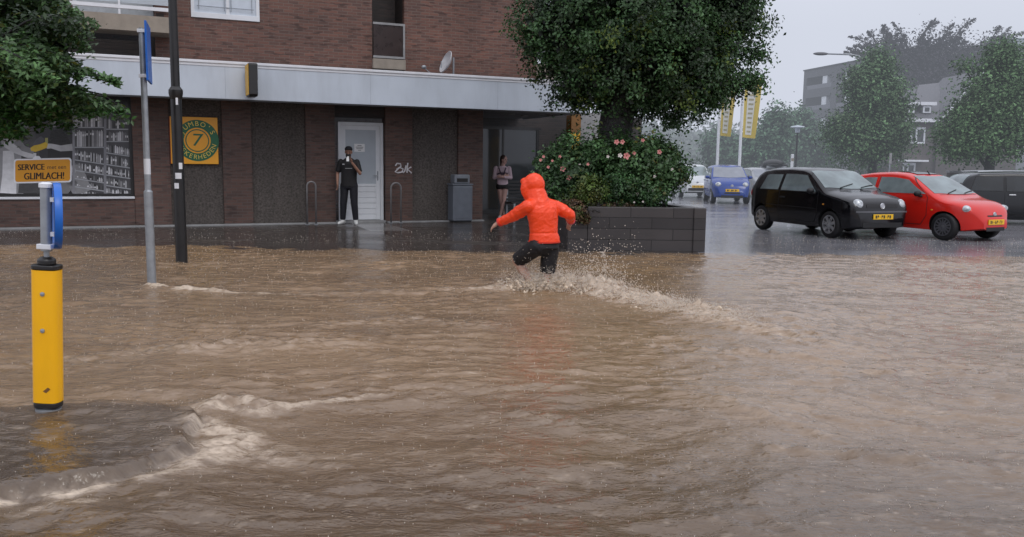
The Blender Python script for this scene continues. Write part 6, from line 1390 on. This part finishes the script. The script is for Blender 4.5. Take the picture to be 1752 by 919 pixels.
bg_tree('roadside_tree', 'broad green tree at the right edge beyond the cars', [PL(1690, 225, T2, 75, 55, 1.9, 2.2), PL(1700, 160, T2, 52, 50, 1.5, 1.5), PL(1712, 105, T2, 30, 30, .9, .6), PL(1640, 235, T2, 38, 38, 1.3, .8), PL(1755, 200, T2, 60, 70, 1.6, 1.4), PL(1725, 85, T2, 15, 15, .5, .15), PL(1650, 195, T2, 26, 24, .8, .35), PL(1770, 130, T2, 40, 50, 1.2, .6), PL(1648, 112, T2, 14, 7, .4, .05)], 30000, (.090, .165, .068), .13, T2, 1692, (.10, .155, .07), .08, .2)
T3 = 62.0
for (lab, px, lob) in (('hazy green tree behind the right banner', 1335, [PL(1322, 245, T3, 34, 42, 2, 1.2), PL(1330, 210, T3, 22, 26, 1.3, .6), PL(1290, 262, T3, 30, 28, 1.5, .7)]),
                       ('hazy young green tree left of the apartment block', 1375, [PL(1372, 245, T3+5, 36, 42, 2, 1.3), PL(1365, 210, T3+5, 18, 24, 1.2, .5), PL(1405, 255, T3+5, 36, 34, 2, 1.0)]),
                       ('hazy bushy tree between the banners and planter', 1255, [PL(1250, 265, T3+6, 40, 30, 2, 1.2), PL(1232, 250, T3+6, 26, 30, 1.6, .8)])):
    bg_tree('hazy_tree', lab, lob, 7000, (.075, .145, .080), .26, lob[0][0].y, px, (.07, .11, .06), .08, .3)
# dark copper beech : upswept branch sprays
TB = 72.0; bt = at(1590, 288, TB); be_ = empty('copper_beech', (bt.x, TB, 0), 0, 'tall dark purple-grey tree with upswept branches behind the gabled house', 'tree'); oc = Vector(be_.location)
mb = MB(); mb.tube([(0, 0, -.3), (0, 0, 5), (.3, 0, 9)], [.6, .45, .2], 10)
lob = [PL(1560, 155, TB, 75, 62, 3, 2.2), PL(1640, 148, TB, 80, 62, 3, 2.2), PL(1590, 210, TB, 80, 60, 3, 2), PL(1520, 118, TB, 40, 36, 2, .9), PL(1700, 140, TB, 50, 50, 2.5, 1.2), PL(1590, 105, TB, 50, 30, 2, .9), PL(1660, 100, TB, 40, 28, 2, .7)]
P, nr, mm = lobes_points(lob, 22000, .3, .32, 14, 1.0); cols = [leaf_cols(mm, (.032, .026, .036), .3)]; Ps = [P]; Ns = [nr]
for k in range(64):
    px0 = random.uniform(1490, 1700); py0 = random.uniform(85, 140); L_ = random.uniform(30, 75); ang = R(random.uniform(15, 60)) if px0 > 1560 else R(random.uniform(40, 120)) if px0 > 1520 else R(random.uniform(110, 165))
    if k == 0: px0, py0, L_, ang = 1570, 70, 48, R(42)
    if k == 1: px0, py0, L_, ang = 1625, 75, 62, R(44)
    if k == 2: px0, py0, L_, ang = 1690, 85, 45, R(62)
    py1 = max(py0-L_*math.sin(ang), 28 if px0 > 1560 else 38); a, b_ = at(px0, py0, TB), at(px0+L_*math.cos(ang), py1, TB); limb(mb, Vector(a)-oc, Vector(b_)-oc, .08, .02, .3, 5, k)
    nn = 230; t = RNG.random(nn); p = np.array(a)[None]*(1-t[:, None])+np.array(b_)[None]*t[:, None]; p[:, 2] += .3*np.sin(math.pi*t); p += RNG.normal(size=p.shape)*(.62*(1.02-t)**1.4+.03)[:, None]
    Ps.append(p); Ns.append(RNG.normal(size=p.shape)+np.array([0, -.3, .5])); cols.append(np.array((.032, .027, .036))*(1+.3*RNG.normal(size=(nn, 1))).clip(.4, 1.8))
mb.build('trunk', M['bark'], be_, smooth=True); P = np.concatenate(Ps)
leaf_cloud('crown', P-np.array(oc), np.concatenate(Ns), RNG.uniform(.14, .30, len(P)), np.concatenate(cols), M['leaf_far'], be_, .5)
# wooded bank far left of the car park
sheet('hillside', np.linspace(-60, 120, 60), np.linspace(95, 210, 30), lambda x, y: -.3+smoothstep(95, 170, y)*(9.5-.075*(x-20))*(1+.10*perlin(x/14, y/14, 201)), mat('meadow_bank', (.06, .085, .045), .9, .2, var=.3, scale=.25))
hp = []; 
for k in range(5200):
    x = random.uniform(-20, 75); y = random.uniform(97, 150); z = -.3+float(smoothstep(95, 170, np.array(y)))*(9.5-.075*(x-20)); hp.append((x, y, z+random.random()**1.5*2.6*(1+.5*float(perlin(np.array(x/5), np.array(y/7), 77)))))
P = np.array(hp); mm = np.arange(len(P))//9; P = P.repeat(3, 0)+RNG.normal(size=(len(P)*3, 3))*np.array([.9, .9, .6]); mm = mm.repeat(3)
o = leaf_cloud('bank_woods', P, RNG.normal(size=P.shape)+np.array([0, -.6, .8]), RNG.uniform(.5, 1.1, len(P)), leaf_cols(mm, (.050, .082, .048), .35), M['leaf_far'], None, .7); tag(o, 'hazy wooded bank seen beyond the planter', 'woods', kind='stuff')
# low hedge line behind the car park
o_ = []
xs_ = RNG.uniform(8, 52, 9000); P = np.stack([xs_, 58+RNG.normal(size=9000)*.6+.02*xs_, .1+RNG.random(9000)*(1.5+.5*perlin(xs_/2.2, xs_*0, 9))], 1)
hg = empty('hedge', (30, 58, 0), 0, 'dark clipped hedge along the back of the car park', 'hedge')
leaf_cloud('foliage', P-np.array([30, 58, 0]), RNG.normal(size=P.shape)+np.array([0, -.8, .6]), RNG.uniform(.12, .25, len(P)), leaf_cols(np.arange(9000)//8, (.030, .055, .028), .3), M['leaf_far'], hg, .6)
mb = MB()
for k in range(30): mb.tube([(-21+k*1.45, 0, -.3), (-21+k*1.45, 0, .8)], .05, 6)
mb.build('stems', M['bark'], hg)
# dark apartment block
AB = 88.0; a0, a1 = at(1369, 250, AB), at(1520, 250, AB-14); ab = empty('apartment_building', (a0.x, AB, 0), math.atan2(a1.y-a0.y, a1.x-a0.x), 'dark flat-roofed apartment block with white balcony panels behind the trees', 'building')
H_ = at(1369, 122, AB).z; W_ = (Vector((a1.x, a1.y))-Vector((a0.x, a0.y))).length; dk = mat('dark_cladding', (.060, .060, .070), .6, var=.12, scale=1.5, dirt=.2); dk2 = mat('loggia_dark', (.016, .017, .022), .5, var=.2)
hol = []
for fl, (yt, yb) in enumerate(((135, 155), (169, 190), (205, 226), (240, 262))):
    z1, z0 = at(1369, yt, AB).z, at(1369, yb, AB).z
    for k in range(3): hol.append((.55+k*5.4, 5.0+k*5.4, z0, z1))
mb = MB(); wall_holes(mb, 0, W_, -.3, H_, 0, hol, 1.4); mb.quad((0, 0, -.3), (0, 12, -.3), (0, 12, H_), (0, 0, H_)); mb.quad((0, 0, H_), (W_, 0, H_), (W_, 12, H_), (0, 12, H_)); mb.quad((W_, 0, -.3), (W_, 12, -.3), (W_, 12, H_), (W_, 0, H_)); mb.build('wall', dk, ab)
mb = MB(); mb.box(.05, W_-.05, 1.41, 1.5, 0, H_-.1); mb.build('loggia_wall', dk2, ab)
mb = MB(); mb.box(6.2, W_-.5, 2, 8, H_+.002, H_+.75); mb.build('roof_storey', M['concrete_grey'], ab)
mb = MB(); mb.box(-.08, W_+.05, -.08, .2, H_+.002, H_+.12); mb.build('roof_edge', dk2, ab)
for h_ in hol:
    mb = MB(); mb.box(h_[0], h_[1], .03, .08, h_[2], h_[2]+.40); mb.build('balcony_rail', mat('rail_grey', (.13, .13, .15), .5), ab)
    mb = MB(); mb.box(h_[0]+(2.75 if h_[0] < 1 else 1.2), h_[0]+(3.55 if h_[0] < 1 else 2.0), .10, .55, h_[2]+.02, h_[3]-.02); mb.build('white_panel', M['white'], ab)
    mb = MB(); mb.box(h_[0]+(3.6 if h_[0] < 1 else 2.1), h_[1]-.1, 1.36, 1.405, h_[2]+.1, h_[3]-.1); mb.build('window', mat('pale_glass', (.22, .23, .26), .15, var=.2), ab)
# gabled house
HB = 56.0; h0 = at(1546, 275, HB); hz = lambda py: at(1580, py, HB).z; hx = lambda px: at(px, 230, HB).x-h0.x
ho = empty('gabled_house', (h0.x, HB, 0), 0, 'dark brick house with steep grey roof, white gutters and dormers', 'house')
W_ = hx(1720); ze = hz(208); zr = hz(128); wl = [(hx(1558), hx(1583), hz(246), hz(218)), (hx(1548), hx(1570), .2, hz(279)), (hx(1700), hx(1718), hz(246), hz(220))]
mb = MB(); wall_holes(mb, 0, W_, -.3, ze, 0, wl, .12); mb.quad((0, 0, -.3), (0, 9, -.3), (0, 9, ze), (0, 0, ze)); mb.quad((W_, 0, -.3), (W_, 9, -.3), (W_, 9, ze), (W_, 0, ze)); mb.build('wall', M['brick_far'], ho)
def slope(mb, pts): 
    a, b_, c, d = [Vector(p) for p in pts]; n_ = (b_-a).cross(d-a).normalized()*.10; mb.add([a, b_, c, d, a+n_, b_+n_, c+n_, d+n_], [(0, 1, 2, 3), (4, 5, 6, 7), (0, 1, 5, 4), (1, 2, 6, 5), (2, 3, 7, 6), (3, 0, 4, 7)])
mb = MB(); zm_ = hz(170)
slope(mb, [(-.15, -.35, ze), (hx(1640), -.35, ze), (hx(1690), 4.6, zr), (hx(1622), 4.6, zr-.3)])
slope(mb, [(-.15, 9.2, ze), (-.15, -.35, ze), (hx(1622), 4.6, zr-.3), (hx(1622), 4.65, zr-.3)]); mb.build('roof', M['roof'], ho)
gx0, gxm, gx1 = hx(1600), hx(1668), hx(1740); zg_ = hz(122)
mb = MB(); mb.poly([(gx0+.05, -.25, ze-.1), (gx1-.05, -.25, ze-.1), (gxm, -.25, zg_-.1)]); mb.box(gx0+.05, gx1-.05, -.25, 0.0, -.3, ze-.1); mb.build('front_gable', M['brick_far'], ho)
mb = MB(); slope(mb, [(gx0-.2, -.6, ze-.25), (gxm, -.6, zg_), (gxm, 4.6, zg_), (gx0-.2, 4.6, ze-.25)]); slope(mb, [(gxm, -.6, zg_), (gx1+.2, -.6, ze-.25), (gx1+.2, 4.6, ze-.25), (gxm, 4.6, zg_)]); mb.build('gable_roof', M['roof'], ho)
mb = MB(); mb.tube([(gx0-.28, -.66, ze-.28), (gxm, -.66, zg_+.04)], .11, 4); mb.tube([(gx1+.28, -.66, ze-.28), (gxm, -.66, zg_+.04)], .11, 4); mb.build('barge_board', M['trim'], ho)
mb = MB(); mb.box(-.3, gx0-.25, -.55, -.32, ze-.06, ze+.16); mb.build('gutter', M['trim'], ho)
for (a_, b_) in ((1553, 1566), (1578, 1594)):
    d0, d1 = hx(a_), hx(b_); z0, z1 = hz(194), hz(180)
    mb = MB(); mb.box(d0, d1, .30, 2.6, z0, z1); dm_ = mb.build('dormer', M['roof'], ho); mb = MB(); mb.box(d0-.25, d1+.25, .10, 2.8, z1+.003, z1+.22); mb.build('dormer_roof', M['trim'], dm_)
    mb = MB(); mb.box(d0+.05, d1-.05, .23, .298, z0+.05, z1-.05); mb.build('window', M['white'], dm_); mb = MB(); mb.box(d0+.16, d1-.16, .20, .229, z0+.14, z1-.14); mb.build('pane', M['glass'], dm_)
for (a_, b_, c, d) in wl:
    mb = MB(); t = .10; mb.box(a_, a_+t, -.03, .1, c, d); mb.box(b_-t, b_, -.03, .1, c, d); mb.box(a_+t, b_-t, -.03, .1, d-t*1.6, d); mb.box(a_+t, b_-t, -.03, .1, c, c+t); mb.box((a_*.6+b_*.4)-.05, (a_*.6+b_*.4)+.05, -.025, .1, c+t, d-t*1.6)
    f = mb.build('window', M['white'], ho); mb = MB(); mb.box(a_+t, b_-t, .06, .08, c+t, d-t*1.6); mb.build('pane', M['glass'], f)
mb = MB(); mb.box(hx(1540), hx(1581), -.9, -.003, hz(277), hz(274)); mb.build('porch_roof', M['trim'], ho)
# big pale roofed building at the right edge
rb_ = at(1716, 200, 96); rbo = empty('office_building', (rb_.x, 96, 0), 0, 'tall grey building with a pale flat roof edge at the far right', 'building'); zt2 = at(1740, 78, 96).z
mb = MB(); wall_holes(mb, 0, 16, -.3, zt2, 0, [(1+2.6*k, 2.8+2.6*k, z, z+1.5) for k in range(5) for z in (zt2-3.2, zt2-6.4, zt2-9.6)], .25); mb.quad((0, 0, -.3), (0, 12, -.3), (0, 12, zt2), (0, 0, zt2)); mb.build('wall', dk, rbo)
mb = MB(); mb.box(-.5, 16.5, -.5, 12, zt2+.01, zt2+.75); mb.build('roof_edge', mat('pale_roof', (.20, .25, .26), .5, var=.06), rbo); mb = MB(); mb.box(.1, 15.9, .26, .3, .3, zt2-.2); mb.build('glazing', M['glass'], rbo)
# banner poles
for (px0, px1, bpy_, Y, lab, tw) in ((1227, 1246, 232, 41.0, 'yellow and white banner on the left of two white poles', 1.0), (1265, 1288, 235, 40.0, 'yellow and white banner on the right-hand white pole', 1.25)):
    b_ = at(px0, 284, Y); o = empty('banner_pole', (b_.x, Y, 0), 0, lab, 'banner', 'banner poles at the car park'); zt3 = at(px0, 128, Y).z; zb3 = at(px0, bpy_, Y).z
    mb = MB(); mb.tube([(0, 0, -.05), (0, 0, zt3)], [.075, .06], 12); mb.lathe([(.16, 0), (.16, .03), (.075, .05)], 14); mb.build('pole', M['white'], o, smooth=30)
    wB = at(px1, 240, Y).x-b_.x
    def ban(u0, u1, v0, v1, off, col_m, nm, par):
        mb = MB(); nu, nv = 8, 16; vs = []
        for j in range(nv+1):
            v = v0+(v1-v0)*j/nv
            for i in range(nu+1):
                u = u0+(u1-u0)*i/nu; vs.append((.085+u*wB*(1+.42*v), .10*math.sin(u*4+v*2.2)*u-off, zb3+(zt3-.1-zb3)*v-.05*u*(1-v)))
        n = nu+1; mb.add(vs, [(j*n+i, j*n+i+1, (j+1)*n+i+1, (j+1)*n+i) for j in range(nv) for i in range(nu)]); return mb.build(nm, col_m, par, smooth=True, fix=False)
    bn_ = ban(0, 1, 0, 1, 0, mat('banner_yellow', (.58, .44, .08), .7, var=.05), 'banner_cloth', o); wp_ = ban(.20, .68, .05, .98, .012, mat('banner_white', (.66, .66, .60), .7, var=.05), 'white_panel', bn_)
    for k in range(12): v = .09+.075*k; ban(.30, .60, v, v+.030, .020, mat('banner_print', (.36, .33, .20), .7), 'print', wp_)
# street lamp on a curved arm
SL = 47.0; s0 = at(1468, 288, SL); sl = empty('street_lamp', (s0.x, SL, 0), 0, 'tall grey street lamp whose curved arm reaches left above the green tree', 'street lamp'); za_ = at(1460, 104, SL).z; lx = at(1398, 92, SL).x-s0.x; lz = at(1398, 92, SL).z
mb = MB(); mb.tube([(0, 0, -.1), (0, 0, za_-.6), (-.08, 0, za_), (-.35, 0, lz+.02-.12), (-.8, 0, lz-.02), (lx+.5, 0, lz)], [.09, .06, .055, .05, .045, .04], 10); mb.build('pole', M['steel'], sl, smooth=True)
mb = MB(); mb.ell((lx+.2, 0, lz), .42, .13, .09, 14, 8); mb.build('lamp_head', mat('lamp_grey', (.10, .10, .11), .5), sl, smooth=True)
PL_ = 49.0; s0 = at(1361, 288, PL_); o = empty('path_lamp', (s0.x, PL_, 0), 0, 'slim dark path lamp with a pale flat disc top', 'lamp'); zt4 = at(1361, 218, PL_).z
mb = MB(); mb.tube([(0, 0, -.1), (0, 0, zt4-.35)], [.07, .05], 10); mb.tube([(0, 0, zt4-.35), (0, 0, zt4)], .10, 12); mb.build('pole', M['black'], o)
mb = MB(); mb.lathe([(.12, -.30), (.16, -.05), (.40, .0), (.36, .06), (0, .12)], 20, c=(0, 0, zt4)); mb.build('lamp_shade', M['fascia'], o, smooth=40)
s0 = at(1354, 300, 44); o = empty('marker_post', (s0.x, 44, 0), 0, 'white marker post left of the path lamp', 'post'); zt5 = at(1354, 264, 44).z
mb = MB(); mb.box(-.07, .07, -.05, .05, -.1, zt5); mb.build('post', M['white'], o, bevel=.02); mb = MB(); mb.box(-.072, .072, -.053, -.049, zt5-.35, zt5-.2); mb.build('reflector', M['concrete'], o)
s0 = at(1521, 300, 36); o = empty('marker_post', (s0.x, 36, 0), 0, 'pale slim sign post between the black and red cars', 'post'); zt6 = at(1521, 262, 36).z
mb = MB(); mb.tube([(0, 0, -.1), (0, 0, zt6)], .03, 8); mb.build('post', M['steel'], o); mb = MB(); mb.box(-.055, .055, -.045, -.032, zt6-.45, zt6); mb.build('sign_plate', M['concrete_grey'], o, bevel=.01)
# low garden wall and pale parapet right of the house
g0, g1 = at(1625, 290, 40), at(1800, 290, 40); o = empty('garden_wall', (g0.x, 40, 0), 0, 'low dark brick garden wall with pale coping beyond the red car', 'wall')
mb = MB(); mb.box(0, g1.x-g0.x, 0, .25, -.1, 1.28); mb.build('brickwork', M['brick_far'], o); mb = MB(); mb.box(-.04, g1.x-g0.x+.04, -.04, .29, 1.283, 1.38); mb.build('coping', M['concrete_grey'], o, bevel=.01)

# ================================================================== rain haze, sky, light
hz_m = bpy.data.materials.new('rain_haze'); hz_m.use_nodes = True; nt = hz_m.node_tree; nt.nodes.clear(); out = N(nt, 'ShaderNodeOutputMaterial')
HC, HD = (.61, .66, .76), .0042
va = N(nt, 'ShaderNodeVolumeAbsorption'); va.inputs['Color'].default_value = (0, 0, 0, 1); va.inputs['Density'].default_value = HD
em = N(nt, 'ShaderNodeEmission'); em.inputs['Color'].default_value = (*HC, 1); em.inputs['Strength'].default_value = HD*.92
ad = N(nt, 'ShaderNodeAddShader'); nt.links.new(va.outputs[0], ad.inputs[0]); nt.links.new(em.outputs[0], ad.inputs[1]); nt.links.new(ad.outputs[0], out.inputs['Volume'])
mb = MB(); mb.box(-260, 260, 23, 230, -.31, 38); hzo = mb.build('rain_haze', hz_m); tag(hzo, 'grey haze of heavy rain hanging over the whole scene', 'haze', kind='stuff')
w = bpy.data.worlds.new('World'); SC.world = w; w.use_nodes = True; nt = w.node_tree; bg = nt.nodes['Background']
SUN_EL, SUN_AZ = R(52), R(150)
sk = N(nt, 'ShaderNodeTexSky', sky_type='NISHITA'); sk.sun_disc = False; sk.sun_elevation = SUN_EL; sk.sun_rotation = SUN_AZ; sk.dust_density = 6; sk.air_density = 1.2
hs = N(nt, 'ShaderNodeHueSaturation'); hs.inputs['Saturation'].default_value = .30; nt.links.new(sk.outputs[0], hs.inputs['Color'])
tc = N(nt, 'ShaderNodeTexCoord'); sp = N(nt, 'ShaderNodeSeparateXYZ'); nt.links.new(tc.outputs['Generated'], sp.inputs[0])
cr = N(nt, 'ShaderNodeValToRGB'); e = cr.color_ramp.elements; e[0].position = 0.0; e[0].color = (8.3, 8.6, 9.9, 1); e[1].position = 1.0; e[1].color = (13.5, 13.9, 15.6, 1); x_ = cr.color_ramp.elements.new(.25); x_.color = (8.7, 9.0, 10.3, 1)
nt.links.new(sp.outputs[2], cr.inputs['Fac'])
nz = N(nt, 'ShaderNodeTexNoise'); nz.inputs['Scale'].default_value = 2.2; nz.inputs['Detail'].default_value = 5; nt.links.new(tc.outputs['Generated'], nz.inputs['Vector'])
mr = N(nt, 'ShaderNodeMapRange'); mr.inputs[3].default_value = .86; mr.inputs[4].default_value = 1.14; nt.links.new(nz.outputs['Fac'], mr.inputs[0])
mu = N(nt, 'ShaderNodeMix', data_type='RGBA', blend_type='MULTIPLY'); mu.inputs[0].default_value = 1; nt.links.new(cr.outputs[0], mu.inputs[6]); nt.links.new(mr.outputs[0], mu.inputs[7])
mx = N(nt, 'ShaderNodeMix', data_type='RGBA'); mx.inputs[0].default_value = .88; nt.links.new(hs.outputs[0], mx.inputs[6]); nt.links.new(mu.outputs[2], mx.inputs[7]); nt.links.new(mx.outputs[2], bg.inputs['Color'])
bg.inputs['Strength'].default_value = .10
sl_ = bpy.data.lights.new('sun', 'SUN'); sl_.energy = .6; sl_.angle = R(20); sl_.color = (1, .97, .93); so = bpy.data.objects.new('sun', sl_); C.objects.link(so)
d = Vector((math.sin(SUN_AZ)*math.cos(SUN_EL), math.cos(SUN_AZ)*math.cos(SUN_EL), math.sin(SUN_EL))); so.rotation_euler = (-d).to_track_quat('-Z', 'Y').to_euler()
SC.view_settings.view_transform = 'Standard'; SC.view_settings.look = 'None'; SC.view_settings.exposure = 0; SC.view_settings.gamma = 1
SC.cycles.max_bounces = 8; SC.cycles.transparent_max_bounces = 16; SC.cycles.use_denoising = True; SC.cycles.volume_bounces = 0
